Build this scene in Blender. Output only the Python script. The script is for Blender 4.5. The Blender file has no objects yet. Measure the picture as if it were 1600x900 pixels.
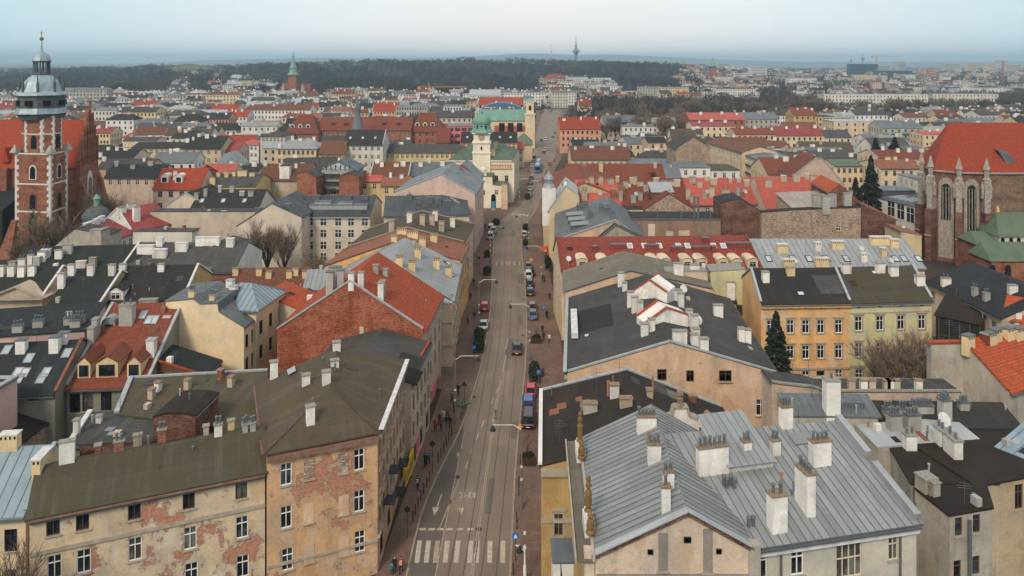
import bpy, math, random
from mathutils import Vector as V
random.seed(7)
SC = bpy.context.scene
COL = SC.collection
# ------------------------------------------------------------------ camera (a level lens with vertical shift, 50 m above the street)
F, CX, HY, CH = 1150.0, 800.0, 95.0, 50.0
cd = bpy.data.cameras.new('camera'); cam = bpy.data.objects.new('camera', cd); COL.objects.link(cam)
cd.sensor_width = 36; cd.lens = 36*F/1600; cd.shift_y = -(450-HY)/1600; cd.clip_start = 1; cd.clip_end = 60000
cam.location = (0, 0, CH); cam.rotation_euler = (math.radians(90), 0, 0)
SC.camera = cam
# ------------------------------------------------------------------ world, sun, exposure
HAZE_D = 0.00018
SUN_EL, SUN_AZ = math.radians(40), math.radians(203)      # azimuth measured from +Y towards +X
w = bpy.data.worlds.new('World'); SC.world = w; w.use_nodes = True
nt = w.node_tree; nt.nodes.clear()
def N(nt, t, **k):
    n = nt.nodes.new(t)
    for a, b in k.items(): setattr(n, a, b)
    return n
def mixc(nt, f, a, b, mode='MIX'):
    m = N(nt, 'ShaderNodeMix', data_type='RGBA', blend_type=mode)
    for s, v in ((0, f), (6, a), (7, b)):
        if hasattr(v, 'links') or hasattr(v, 'is_output'): nt.links.new(v, m.inputs[s])
        else: m.inputs[s].default_value = v if s == 0 else (*v[:3], 1)
    return m.outputs[2]
def ramp(nt, src, stops, interp='LINEAR'):
    r = N(nt, 'ShaderNodeValToRGB'); e = r.color_ramp.elements; r.color_ramp.interpolation = interp
    while len(e) < len(stops): e.new(0.5)
    for q, (p, c) in zip(e, stops):
        q.position = p; q.color = (*c, 1) if isinstance(c, tuple) else (c, c, c, 1)
    nt.links.new(src, r.inputs[0]); return r.outputs[0]
def math_(nt, op, a, b=0.0, c=None):
    m = N(nt, 'ShaderNodeMath', operation=op)
    for i, v in enumerate((a, b) if c is None else (a, b, c)):
        if hasattr(v, 'is_output'): nt.links.new(v, m.inputs[i])
        else: m.inputs[i].default_value = v
    return m.outputs[0]
sky = N(nt, 'ShaderNodeTexSky', sky_type='NISHITA', sun_disc=False, sun_elevation=SUN_EL, sun_rotation=SUN_AZ, air_density=1.5, dust_density=4)
tc = N(nt, 'ShaderNodeTexCoord'); sep = N(nt, 'ShaderNodeSeparateXYZ'); nt.links.new(tc.outputs['Generated'], sep.inputs[0])
elev = math_(nt, 'MAXIMUM', sep.outputs[2], 0.0)
dt = N(nt, 'ShaderNodeVectorMath', operation='DOT_PRODUCT'); nt.links.new(tc.outputs['Generated'], dt.inputs[0]); dt.inputs[1].default_value = (math.sin(.03), math.cos(.03), .0)
glow = ramp(nt, dt.outputs['Value'], [(0.0, 0.0), (0.80, 0.0), (0.94, 0.6), (1.0, 1.0)])
cool = ramp(nt, elev, [(0.0, (.58, .74, .80)), (0.08, (.52, .71, .77)), (0.4, (.60, .66, .70)), (1, (.67, .68, .70))])
warm = ramp(nt, elev, [(0.0, (.90, .84, .82)), (0.08, (.84, .83, .83)), (0.4, (.72, .73, .75)), (1, (.67, .68, .70))])
cloud = mixc(nt, glow, cool, warm)
mp = N(nt, 'ShaderNodeMapping'); mp.inputs['Scale'].default_value = (1.6, 1.6, 9); nt.links.new(tc.outputs['Generated'], mp.inputs[0])
nz = N(nt, 'ShaderNodeTexNoise'); nz.inputs['Scale'].default_value = 1.5; nz.inputs['Detail'].default_value = 6; nt.links.new(mp.outputs[0], nz.inputs[0])
cloud = mixc(nt, 1.0, cloud, ramp(nt, nz.outputs[0], [(.3, .95), (.7, 1.04)]), 'MULTIPLY')
sk2 = mixc(nt, 1.0, sky.outputs[0], (.1, .1, .1), 'MULTIPLY')
bg = N(nt, 'ShaderNodeBackground'); nt.links.new(mixc(nt, .9, sk2, cloud), bg.inputs[0]); bg.inputs[1].default_value = .82
wo = N(nt, 'ShaderNodeOutputWorld'); nt.links.new(bg.outputs[0], wo.inputs[0])
ld = bpy.data.lights.new('sun', 'SUN'); ld.energy = 1.5; ld.angle = math.radians(14); ld.color = (1, .87, .70)
sun = bpy.data.objects.new('sun', ld); COL.objects.link(sun)
sd = V((math.sin(SUN_AZ)*math.cos(SUN_EL), math.cos(SUN_AZ)*math.cos(SUN_EL), math.sin(SUN_EL)))
sun.rotation_euler = sd.to_track_quat('Z', 'Y').to_euler(); sun.location = (0, 0, 200)
vs = SC.view_settings; vs.view_transform = 'Standard'; vs.look = 'None'; vs.gamma = 1; vs.exposure = 0.66
SC.render.engine = 'CYCLES'; SC.cycles.use_denoising = True; SC.cycles.max_bounces = 5; SC.cycles.diffuse_bounces = 2; SC.cycles.glossy_bounces = 2
SC.cycles.transmission_bounces = 2; SC.cycles.volume_bounces = 2; SC.cycles.caustics_reflective = False; SC.cycles.caustics_refractive = False
# ------------------------------------------------------------------ pixels to places
def ray(x, y): return V(((x-CX)/F, 1.0, -(y-HY)/F))
def P(x, y, z=0.0):                       # the point at height z that is seen at pixel x, y
    Y = F*(CH-z)/(y-HY); return V(((x-CX)/F*Y, Y, z))
def G(x, Y, z=0.0): return V(((x-CX)/F*Y, Y, z))          # the point at distance Y and height z in pixel column x
def PD(x, y, Y): r = ray(x, y)*Y; return V((r.x, r.y, CH+r.z))
# ------------------------------------------------------------------ materials
M = {}
def mat(name, rough=.85, metallic=0.0, spec=.3):
    m = bpy.data.materials.new(name); m.use_nodes = True; nt = m.node_tree
    b = nt.nodes['Principled BSDF']; b.inputs['Roughness'].default_value = rough; b.inputs['Metallic'].default_value = metallic
    b.inputs['Specular IOR Level'].default_value = spec
    M[name] = m; return m, nt, b
def tex(nt, kind, scale, coord='UV', detail=4, sc=None, loc=None, out=0, **k):
    t = N(nt, 'ShaderNodeTexCoord'); mpn = N(nt, 'ShaderNodeMapping')
    src = t.outputs['UV']
    if coord == 'POS': src = N(nt, 'ShaderNodeNewGeometry').outputs['Position']
    nt.links.new(src, mpn.inputs[0])
    if sc: mpn.inputs['Scale'].default_value = sc
    if loc: mpn.inputs['Location'].default_value = loc
    n = N(nt, 'ShaderNodeTex'+kind)
    if 'Scale' in n.inputs: n.inputs['Scale'].default_value = scale
    if kind == 'Noise': n.inputs['Detail'].default_value = detail
    for a, b in k.items():
        if a in n.inputs: n.inputs[a].default_value = b
        else: setattr(n, a, b)
    nt.links.new(mpn.outputs[0], n.inputs[0]); return n.outputs[out]
def bump(nt, b, src, dist=.03, strength=.5):
    n = N(nt, 'ShaderNodeBump'); n.inputs['Distance'].default_value = dist; n.inputs['Strength'].default_value = strength
    nt.links.new(src, n.inputs['Height']); nt.links.new(n.outputs[0], b.inputs['Normal'])
def vary(nt, col, amt=.1):
    oi = N(nt, 'ShaderNodeObjectInfo'); return mixc(nt, 1.0, col, ramp(nt, oi.outputs['Random'], [(0.0, 1-amt), (1.0, 1+amt)]), 'MULTIPLY')
def sc_(c, k): return tuple(min(1, max(0, q*k)) for q in c)
def plain(name, c, rough=.8, metallic=0.0, var=.12, scale=1.5, spec=.3):
    if name in M: return M[name]
    m, nt, b = mat(name, rough, metallic, spec)
    n = tex(nt, 'Noise', scale, 'POS')
    nt.links.new(ramp(nt, n, [(.3, sc_(c, 1-var)), (.7, sc_(c, 1+var))]), b.inputs['Base Color']); return m
def plaster(name, c, dirt=.5, peel=0.0, brick=(.30, .085, .05), dcol=None):
    """painted render: blotches, dark vertical runs, repairs, and flakes fallen down to brick"""
    m, nt, b = mat(name, .92, 0, .15)
    dcol = dcol or sc_(c, .36)
    n1 = tex(nt, 'Noise', .22, 'UV', 8, Roughness=.65); n2 = tex(nt, 'Noise', 1.0, 'UV', 6, sc=(.5, .09, 1), Roughness=.62); n3 = tex(nt, 'Noise', 3.2, 'UV', 7, Roughness=.7); n5 = tex(nt, 'Noise', .6, 'UV', 9, loc=(9, 4, 0), Roughness=.72)
    l = sum(c)/3; g = tuple(l+(q-l)*.55 for q in c)
    col = ramp(nt, n1, [(.3, sc_(g, .84)), (.5, sc_(c, 1.04)), (.7, sc_(c, 1.2))])
    col = mixc(nt, ramp(nt, n5, [(.54, 0.0), (.60, .35*dirt+.08)]), col, sc_(g, .62))
    if dirt > .4:
        n7 = tex(nt, 'Noise', .3, 'UV', 9, sc=(1, .7, 1), loc=(2, 17, 0), Roughness=.6); col = mixc(nt, ramp(nt, n7, [(.575, 0.0), (.59, .6)]), col, sc_(g, 1.22)); col = mixc(nt, ramp(nt, n7, [(.40, .55), (.415, 0.0)]), col, sc_((c[0], c[1]*.86, c[2]*.72), .82))
    col = mixc(nt, ramp(nt, n2, [(.50, 0.0), (.74, min(1, dirt*.95))]), col, dcol)
    col = mixc(nt, ramp(nt, n3, [(.34, .35*dirt+.08), (.56, 0.0)]), col, sc_(c, .5))
    if peel > 0:
        bt = tex(nt, 'Brick', 1.0, 'UV', sc=(1, 1, 1), out=0); bn = bt.node; bn.inputs['Scale'].default_value = 1.0
        for k, v in (('Color1', (*brick, 1)), ('Color2', (*sc_(brick, 1.5), 1)), ('Mortar', (.36, .30, .25, 1)), ('Mortar Size', .012), ('Brick Width', .27), ('Row Height', .085), ('Mortar Smooth', .3)): bn.inputs[k].default_value = v
        n4 = tex(nt, 'Noise', .62, 'UV', 12, sc=(1, .8, 1), loc=(3.1, 7.7, 0), Roughness=.74); n6 = tex(nt, 'Noise', .13, 'UV', 3, loc=(5.5, 1.2, 0))
        f = math_(nt, 'ADD', n4, math_(nt, 'MULTIPLY', math_(nt, 'SUBTRACT', n6, .5), .75))
        t = .64-.16*peel
        edge = ramp(nt, f, [(t-.09, 0.0), (t-.01, .55)]); msk = ramp(nt, f, [(t-.012, 0.0), (t+.02, .92)])
        col = mixc(nt, edge, col, sc_(g, .8)); bk = mixc(nt, ramp(nt, n3, [(.4, .6), (.6, 0.0)]), bt, sc_(brick, .55)); col = mixc(nt, msk, col, bk)
        bump(nt, b, math_(nt, 'SUBTRACT', n3, msk), .06, .7)
    else: bump(nt, b, n3, .02, .5)
    nt.links.new(vary(nt, col, .07), b.inputs['Base Color']); return m
def brickm(name, c, c2, mortar=(.33, .27, .23), patch=None, amt=.5):
    m, nt, b = mat(name, .92, 0, .15)
    bt = tex(nt, 'Brick', 1.0, 'UV'); bn = bt.node
    for k, v in (('Color1', (*c, 1)), ('Color2', (*c2, 1)), ('Mortar', (*mortar, 1)), ('Mortar Size', .011), ('Brick Width', .28), ('Row Height', .09), ('Mortar Smooth', .2), ('Bias', -.1)): bn.inputs[k].default_value = v
    n1 = tex(nt, 'Noise', .4, 'UV', 8, sc=(.7, 1.3, 1), Roughness=.68); n2 = tex(nt, 'Noise', 1.5, 'UV', 8, sc=(.8, 4.2, 1), Roughness=.7); n3 = tex(nt, 'Noise', 2.2, 'UV', 6, sc=(1.2, 3.8, 1), loc=(7, 2, 0), Roughness=.75); n4 = tex(nt, 'Noise', .8, 'UV', 5, sc=(1.2, .12, 1))
    col = mixc(nt, ramp(nt, n1, [(.42, 0.0), (.62, .75)]), bt, sc_(c, .42))
    col = mixc(nt, ramp(nt, n2, [(.50, 0.0), (.57, min(1, amt*1.25))]), col, patch or sc_(c2, 1.35))
    col = mixc(nt, ramp(nt, n3, [(.42, .85), (.49, 0.0)]), col, sc_(c, .33))
    col = mixc(nt, ramp(nt, n4, [(.55, 0.0), (.75, .5)]), col, sc_(c, .3))
    bump(nt, b, math_(nt, 'ADD', n3, bt), .03, .6); nt.links.new(vary(nt, col, .08), b.inputs['Base Color']); return m
def felt(name, c, stain=(.12, .09, .05), amt=.5):
    """bitumen sheet: overlapping strips, patches, rusty brown stains"""
    m, nt, b = mat(name, .85, 0, .2)
    bt = tex(nt, 'Brick', 1.0, 'UV', sc=(1, 1, 1)); bn = bt.node
    for k, v in (('Color1', (*sc_(c, .92), 1)), ('Color2', (*sc_(c, 1.1), 1)), ('Mortar', (*sc_(c, .72), 1)), ('Mortar Size', .025), ('Brick Width', 7.0), ('Row Height', 1.0), ('Mortar Smooth', .4)): bn.inputs[k].default_value = v
    n1 = tex(nt, 'Noise', .24, 'UV', 9, Roughness=.65); n2 = tex(nt, 'Noise', .7, 'UV', 7, sc=(1.6, .16, 1), Roughness=.6); n3 = tex(nt, 'Noise', 9, 'UV', 5, Roughness=.7); n4 = tex(nt, 'Noise', .9, 'UV', 8, loc=(4, 8, 0), Roughness=.7)
    col = mixc(nt, ramp(nt, n1, [(.44, 0.0), (.66, amt)]), bt, stain)
    col = mixc(nt, ramp(nt, n2, [(.52, 0.0), (.7, .5)]), col, sc_(c, 1.9))
    col = mixc(nt, ramp(nt, n4, [(.58, 0.0), (.64, .4)]), col, sc_(c, .5))
    col = mixc(nt, .75, col, ramp(nt, n3, [(.3, .62), (.7, 1.35)]), 'MULTIPLY')
    nt.links.new(ramp(nt, n1, [(.3, .7), (.7, 1.0)]), b.inputs['Roughness'])
    bump(nt, b, bt, .04, .5); nt.links.new(vary(nt, col, .14), b.inputs['Base Color']); return m
def tilem(name, c, moss=(.10, .07, .05), amt=.4, row=.34):
    m, nt, b = mat(name, .82, 0, .25)
    bt = tex(nt, 'Brick', 1.0, 'UV'); bn = bt.node
    for k, v in (('Color1', (*sc_(c, .8), 1)), ('Color2', (*sc_(c, 1.2), 1)), ('Mortar', (*sc_(c, .45), 1)), ('Mortar Size', .03), ('Brick Width', .25), ('Row Height', row), ('Mortar Smooth', .5)): bn.inputs[k].default_value = v
    n1 = tex(nt, 'Noise', .22, 'UV', 7); n2 = tex(nt, 'Noise', .8, 'UV', 6, sc=(2, .3, 1))
    wv = tex(nt, 'Wave', 1.0, 'UV', sc=(1, 1/row/6.283*2, 1), bands_direction='Y', wave_profile='SAW', out=1)
    col = mixc(nt, ramp(nt, n1, [(.45, 0.0), (.75, amt)]), bt, moss)
    col = mixc(nt, ramp(nt, n2, [(.5, 0.0), (.8, amt*.8)]), col, sc_(c, .5))
    n3 = tex(nt, 'Noise', 1.6, 'UV', 7, Roughness=.72); col = mixc(nt, ramp(nt, n3, [(.40, .55), (.52, 0.0)]), col, sc_(c, .5)); cs = tex(nt, 'Wave', 1.0, 'UV', sc=(0, 1/.7, 0), bands_direction='Y', out=0); cs.node.inputs['Scale'].default_value = .5; col = mixc(nt, .5, col, ramp(nt, cs, [(.0, .62), (.4, 1.05)]), 'MULTIPLY')
    bump(nt, b, bt, .06, .6); nt.links.new(vary(nt, col, .1), b.inputs['Base Color']); return m
def metalm(name, c, rust=None, amt=.35, rough=.42, metallic=.35):
    m, nt, b = mat(name, rough, metallic, .4)
    n1 = tex(nt, 'Noise', .25, 'UV', 6); n2 = tex(nt, 'Noise', .9, 'UV', 6, sc=(2.2, .18, 1)); bt = tex(nt, 'Brick', 1.0, 'UV', sc=(1, 1, 1)); bn = bt.node
    for k, v in (('Color1', (*sc_(c, .92), 1)), ('Color2', (*sc_(c, 1.1), 1)), ('Mortar', (*sc_(c, .8), 1)), ('Mortar Size', .01), ('Brick Width', .62), ('Row Height', 2.0)): bn.inputs[k].default_value = v
    col = mixc(nt, ramp(nt, n1, [(.35, 0.0), (.7, .5)]), bt, sc_(c, .72))
    col = mixc(nt, ramp(nt, n2, [(.52, 0.0), (.78, amt)]), col, rust or sc_(c, .55))
    nt.links.new(ramp(nt, n1, [(.3, rough-.05), (.7, rough+.25)]), b.inputs['Roughness'])
    nt.links.new(vary(nt, col, .13), b.inputs['Base Color']); return m
def glass(name, c=(.010, .011, .013), rough=.12, var=.5):
    m, nt, b = mat(name, rough, 0, .22)
    n = tex(nt, 'Noise', .9, 'POS', 2)
    nt.links.new(ramp(nt, n, [(.45, c), (.62, sc_(c, 1+4*var))]), b.inputs['Base Color']); return m
# ------------------------------------------------------------------ meshes and objects
ORG = {}
LAB = {}
class MB:
    def __init__(s): s.v = []; s.f = []
    def poly(s, pts):
        i = len(s.v); s.v += [V(p) for p in pts]; s.f.append(tuple(range(i, i+len(pts)))); return s
    def hexa(s, b, t):                       # two rings of equal length: a closed prism
        n = len(b); i = len(s.v); s.v += [V(p) for p in b]+[V(p) for p in t]
        s.f.append(tuple(range(i+n-1, i-1, -1))); s.f.append(tuple(range(i+n, i+2*n)))
        for k in range(n): q = (k+1) % n; s.f.append((i+k, i+q, i+n+q, i+n+k))
        return s
    def box(s, c, sx, sy, sz, ang=0.0, up=None):          # c: centre of the bottom face
        c = V(c); ca, sa = math.cos(ang), math.sin(ang); ax = V((ca, sa, 0))*sx/2; ay = V((-sa, ca, 0))*sy/2
        b = [c-ax-ay, c+ax-ay, c+ax+ay, c-ax+ay]; return s.hexa(b, [p+V((0, 0, sz)) for p in b])
    def bar(s, a, b, w, h=None, up=(0, 0, 1)):             # a rectangular bar from a to b
        a, b = V(a), V(b); h = h or w; d = (b-a).normalized(); u = V(up)
        x = d.cross(u)
        if x.length < 1e-3: x = d.cross(V((1, 0, 0)))
        x.normalize(); y = x.cross(d).normalized(); x *= w/2; y *= h/2
        return s.hexa([a-x-y, a+x-y, a+x+y, a-x+y], [b-x-y, b+x-y, b+x+y, b-x+y])
    def tube(s, a, b, r1, r2=None, n=6):
        a, b = V(a), V(b); r2 = r1 if r2 is None else r2; d = (b-a).normalized(); x = d.orthogonal().normalized(); y = d.cross(x)
        ring = [(math.cos(6.2832*k/n), math.sin(6.2832*k/n)) for k in range(n)]
        return s.hexa([a+x*c*r1+y*q*r1 for c, q in ring], [b+x*c*r2+y*q*r2 for c, q in ring])
    def lathe(s, c, prof, n=12, a0=0.0):                   # prof: (radius, z) from bottom to top
        c = V(c); i = len(s.v); m = len(prof)
        for r, z in prof:
            for k in range(n): a = a0+6.2832*k/n; s.v.append(c+V((math.cos(a)*r, math.sin(a)*r, z)))
        for j in range(m-1):
            for k in range(n): q = (k+1) % n; s.f.append((i+j*n+k, i+j*n+q, i+(j+1)*n+q, i+(j+1)*n+k))
        s.f.append(tuple(range(i+n-1, i-1, -1))); s.f.append(tuple(range(i+(m-1)*n, i+m*n))); return s
    def ball(s, c, rx, ry=None, rz=None, n=10, m=6):
        ry = ry or rx; rz = rz or rx; c = V(c); i = len(s.v)
        for j in range(1, m):
            t = math.pi*j/m
            for k in range(n): a = 6.2832*k/n; s.v.append(c+V((math.cos(a)*math.sin(t)*rx, math.sin(a)*math.sin(t)*ry, -math.cos(t)*rz)))
        s.v += [c+V((0, 0, -rz)), c+V((0, 0, rz))]; b = i+(m-1)*n
        for k in range(n):
            q = (k+1) % n; s.f.append((b, i+q, i+k)); s.f.append((b+1, i+(m-2)*n+k, i+(m-2)*n+q))
            for j in range(m-2): s.f.append((i+j*n+k, i+j*n+q, i+(j+1)*n+q, i+(j+1)*n+k))
        return s
    def mesh(s, name, material, org=None, uv=True, smooth=False):
        me = bpy.data.meshes.new(name)
        vv = [tuple(p-org) for p in s.v] if org is not None else [tuple(p) for p in s.v]
        me.from_pydata(vv, [], s.f)
        if uv:
            L = me.uv_layers.new(name='UVMap'); data = [0.0]*(2*len(me.loops)); k = 0
            for f in s.f:
                p = [s.v[i] for i in f]; n = V((0, 0, 0))
                for j in range(len(p)): n += p[j].cross(p[(j+1) % len(p)]) if False else (p[j]-p[0]).cross(p[(j+1) % len(p)]-p[0])
                if n.length > 1e-9: n.normalize()
                u = V((0, 0, 1)).cross(n)
                u = u.normalized() if u.length > .05 else V((1, 0, 0))
                w_ = n.cross(u)
                for q in p: data[k] = q.dot(u); data[k+1] = q.dot(w_); k += 2
            L.data.foreach_set('uv', data)
        if smooth: me.polygons.foreach_set('use_smooth', [True]*len(me.polygons))
        ms = material if isinstance(material, (list, tuple)) else [material]
        for m_ in ms: me.materials.append(M[m_] if isinstance(m_, str) else m_)
        return me
    def build(s, name, material, parent=None, uv=True, smooth=False, org=None):
        if org is None: org = ORG[parent.name] if parent is not None else V((0, 0, 0))
        me = s.mesh(name, material, org, uv, smooth); o = bpy.data.objects.new(name, me); COL.objects.link(o)
        if parent is not None: o.parent = parent; ORG[o.name] = org
        else: o.location = org; ORG[o.name] = org
        return o
def tag(o, label=None, cat=None, group=None, kind=None):
    if label: o['label'] = label
    if cat: o['category'] = cat
    if group: o['group'] = group
    if kind: o['kind'] = kind
    return o
def thing(name, label, cat, loc, group=None):
    o = bpy.data.objects.new(name, None); COL.objects.link(o); o.location = loc; o.empty_display_size = .3; ORG[o.name] = V(loc)
    return tag(o, label, cat, group)
def inst(me, name, parent, loc, ang=0.0, scale=None):                  # one more object on shared mesh data; loc in world
    o = bpy.data.objects.new(name, me); COL.objects.link(o); o.parent = parent; o.location = V(loc)-ORG[parent.name]; o.rotation_euler = (0, 0, ang)
    if scale: o.scale = scale
    return o
def sub(me, name, parent):                                            # a sub-part that sits in its part's own frame
    o = bpy.data.objects.new(name, me); COL.objects.link(o); o.parent = parent; return o
def copy_tree(o, parent=None):
    c = o.copy(); COL.objects.link(c)
    if parent is not None: c.parent = parent
    for ch in o.children: copy_tree(ch, c)
    return c
# ------------------------------------------------------------------ the parts that buildings share
for n_, c_ in (('fr_white', (.78, .77, .74)), ('fr_brown', (.10, .065, .045)), ('fr_grey', (.30, .30, .29)), ('fr_dark', (.03, .03, .035)), ('fr_cream', (.62, .55, .40)), ('fr_ochre', (.34, .20, .07))): plain(n_, c_, .6, 0, .08, 3)
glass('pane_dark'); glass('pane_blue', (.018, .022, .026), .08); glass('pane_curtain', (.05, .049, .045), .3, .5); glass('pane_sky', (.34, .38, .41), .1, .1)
plain('void_black', (.006, .006, .007), 1, 0, .1)
PANES = ['pane_dark']*5+['pane_blue']*2+['pane_curtain']*1
WC = {}
def win_meshes(w, h, style):
    k = (round(w, 2), round(h, 2), style)
    if k in WC: return WC[k]
    st = style.split('+'); fm = 'fr_'+st[0]; mb = MB(); t = min(.07, w*.075); y0, y1 = .08, .16
    def bx(x0, x1, z0, z1, a=y0, b=y1, m=mb): m.box(((x0+x1)/2, (a+b)/2, z0), x1-x0, b-a, z1-z0)
    bx(-w/2, -w/2+t, 0, h); bx(w/2-t, w/2, 0, h); bx(-w/2+t, w/2-t, 0, t); bx(-w/2+t, w/2-t, h-t, h)
    if 'one' not in st:
        nz = .66*h if 'mid' not in st else .5*h
        if w > .75: bx(-t*.45, t*.45, t, h-t, y0-.01, y1-.01)
        if 'wide' in st:
            for q in (-w/4, w/4): bx(q-t*.4, q+t*.4, t, h-t, y0-.01, y1-.01)
        if h > .9: bx(-w/2+t, -t*.45, nz, nz+t*.9, y0-.005, y1); bx(t*.45, w/2-t, nz, nz+t*.9, y0-.005, y1)
    fr = mb.mesh('window_frame', fm)
    gl = {p: MB().poly([(-w/2, .17, 0), (w/2, .17, 0), (w/2, .17, h), (-w/2, .17, h)]).mesh('pane', p) for p in set(PANES)}
    s = MB(); s.box((0, -.02, -.09), w+.24, .26, .085); sl = s.mesh('sill', 'trim')
    tr = None
    if 'trim' in st:
        m = MB(); q = .16
        bx(-w/2-q, -w/2, 0, h, -.05, .0, m); bx(w/2, w/2+q, 0, h, -.05, .0, m); bx(-w/2-q, w/2+q, h, h+q, -.05, .0, m); bx(-w/2-.3, w/2+.3, h+q+.14, h+q+.3, -.17, .0, m); bx(-w/2-.1, w/2+.1, h+q, h+q+.14, -.035, 0, m)
        tr = m.mesh('surround', 'trim')
    WC[k] = (fr, gl, sl, tr); return WC[k]
plain('trim', (.36, .31, .25), .9, 0, .15)
plain('coping', (.36, .38, .39), .6, .2, .15)
plain('coping_white', (.56, .55, .53), .8, 0, .18)
plain('gutter', (.14, .15, .16), .5, .4, .1)
plain('gutter_rust', (.22, .12, .09), .7, .1, .25)
def cast(polys, x, y):
    """where the line of sight of pixel x, y meets the first of some polygons"""
    o = V((0, 0, CH)); r = ray(x, y); best = None
    for k, p in enumerate(polys):
        n = (p[1]-p[0]).cross(p[2]-p[0])
        if n.length < 1e-6 and len(p) > 3: n = (p[2]-p[0]).cross(p[3]-p[0])
        n.normalize(); dn = n.dot(r)
        if abs(dn) < 1e-7: continue
        t = n.dot(p[0]-o)/dn
        if t <= 0: continue
        h = o+r*t; ok = True; sg = 0
        for i in range(len(p)):
            c = (p[(i+1) % len(p)]-p[i]).cross(h-p[i]).dot(n)
            if c < -1e-4*50: ok = False; break
        if ok and (best is None or t < best[0]): best = (t, h, n, k)
    return best
def wall_face(mb, p0, p1, z0, z1, holes, depth=.2, top=None):
    """one flat wall with window openings and their reveals; top: optional (z at p0, z at p1)"""
    d = (p1-p0); L = d.length; d = d/L; nin = V((-d.y, d.x, 0))
    def pt(u, z, q=0.0): return V((p0.x+d.x*u+nin.x*q, p0.y+d.y*u+nin.y*q, z))
    hs = [h for h in holes if h[1] > 0.05 and h[0] < L-.05 and h[3] <= z1+1e-6 and h[2] >= z0-1e-6]
    us = sorted({0.0, L, *[max(0, min(L, u)) for h in hs for u in h[:2]]})
    zs = sorted({z0, z1, *[z for h in hs for z in h[2:4]]})
    for i in range(len(us)-1):
        run = None
        for j in range(len(zs)-1):
            cu, cz = (us[i]+us[i+1])/2, (zs[j]+zs[j+1])/2
            inside = any(h[0] < cu < h[1] and h[2] < cz < h[3] for h in hs)
            if not inside:
                if run is None: run = zs[j]
            if (inside or j == len(zs)-2) and run is not None:
                e = zs[j] if inside else zs[j+1]
                mb.poly([pt(us[i], run), pt(us[i+1], run), pt(us[i+1], e), pt(us[i], e)]); run = None
    for a, b, c, e in hs:
        mb.poly([pt(a, c), pt(a, e), pt(a, e, depth), pt(a, c, depth)][::-1]); mb.poly([pt(b, c), pt(b, e), pt(b, e, depth), pt(b, c, depth)])
        mb.poly([pt(a, c), pt(b, c), pt(b, c, depth), pt(a, c, depth)]); mb.poly([pt(a, e), pt(b, e), pt(b, e, depth), pt(a, e, depth)][::-1])
def slab(mb, poly, th):
    n = V((0, 0, 1)); b = [p-V((0, 0, th)) for p in poly]; mb.hexa(b, poly)
def clip(poly, a, lo, hi):
    """part of a convex polygon with lo <= a.p <= hi"""
    for sgn, lim in ((1, lo), (-1, -hi)):
        out = []
        for i in range(len(poly)):
            p, q = poly[i], poly[(i+1) % len(poly)]; dp, dq = sgn*a.dot(p)-lim, sgn*a.dot(q)-lim
            if dp >= 0: out.append(p)
            if dp*dq < 0: out.append(p+(q-p)*(dp/(dp-dq)))
        poly = out
        if len(poly) < 3: return []
    return poly
def plane_axes(poly):
    n = (poly[1]-poly[0]).cross(poly[2]-poly[0]).normalized()
    if n.z < 0: n = -n
    u = V((0, 0, 1)).cross(n)
    u = u.normalized() if u.length > 1e-3 else V((1, 0, 0))
    return n, u, n.cross(u)
OCC = []
class Bd: pass
FAR_WIN = 165.0
plain('seam_shade', (.17, .175, .175), .6, .3, .2)  # roof ribs coloured darker than the sheet, standing in for their shadows
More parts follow.
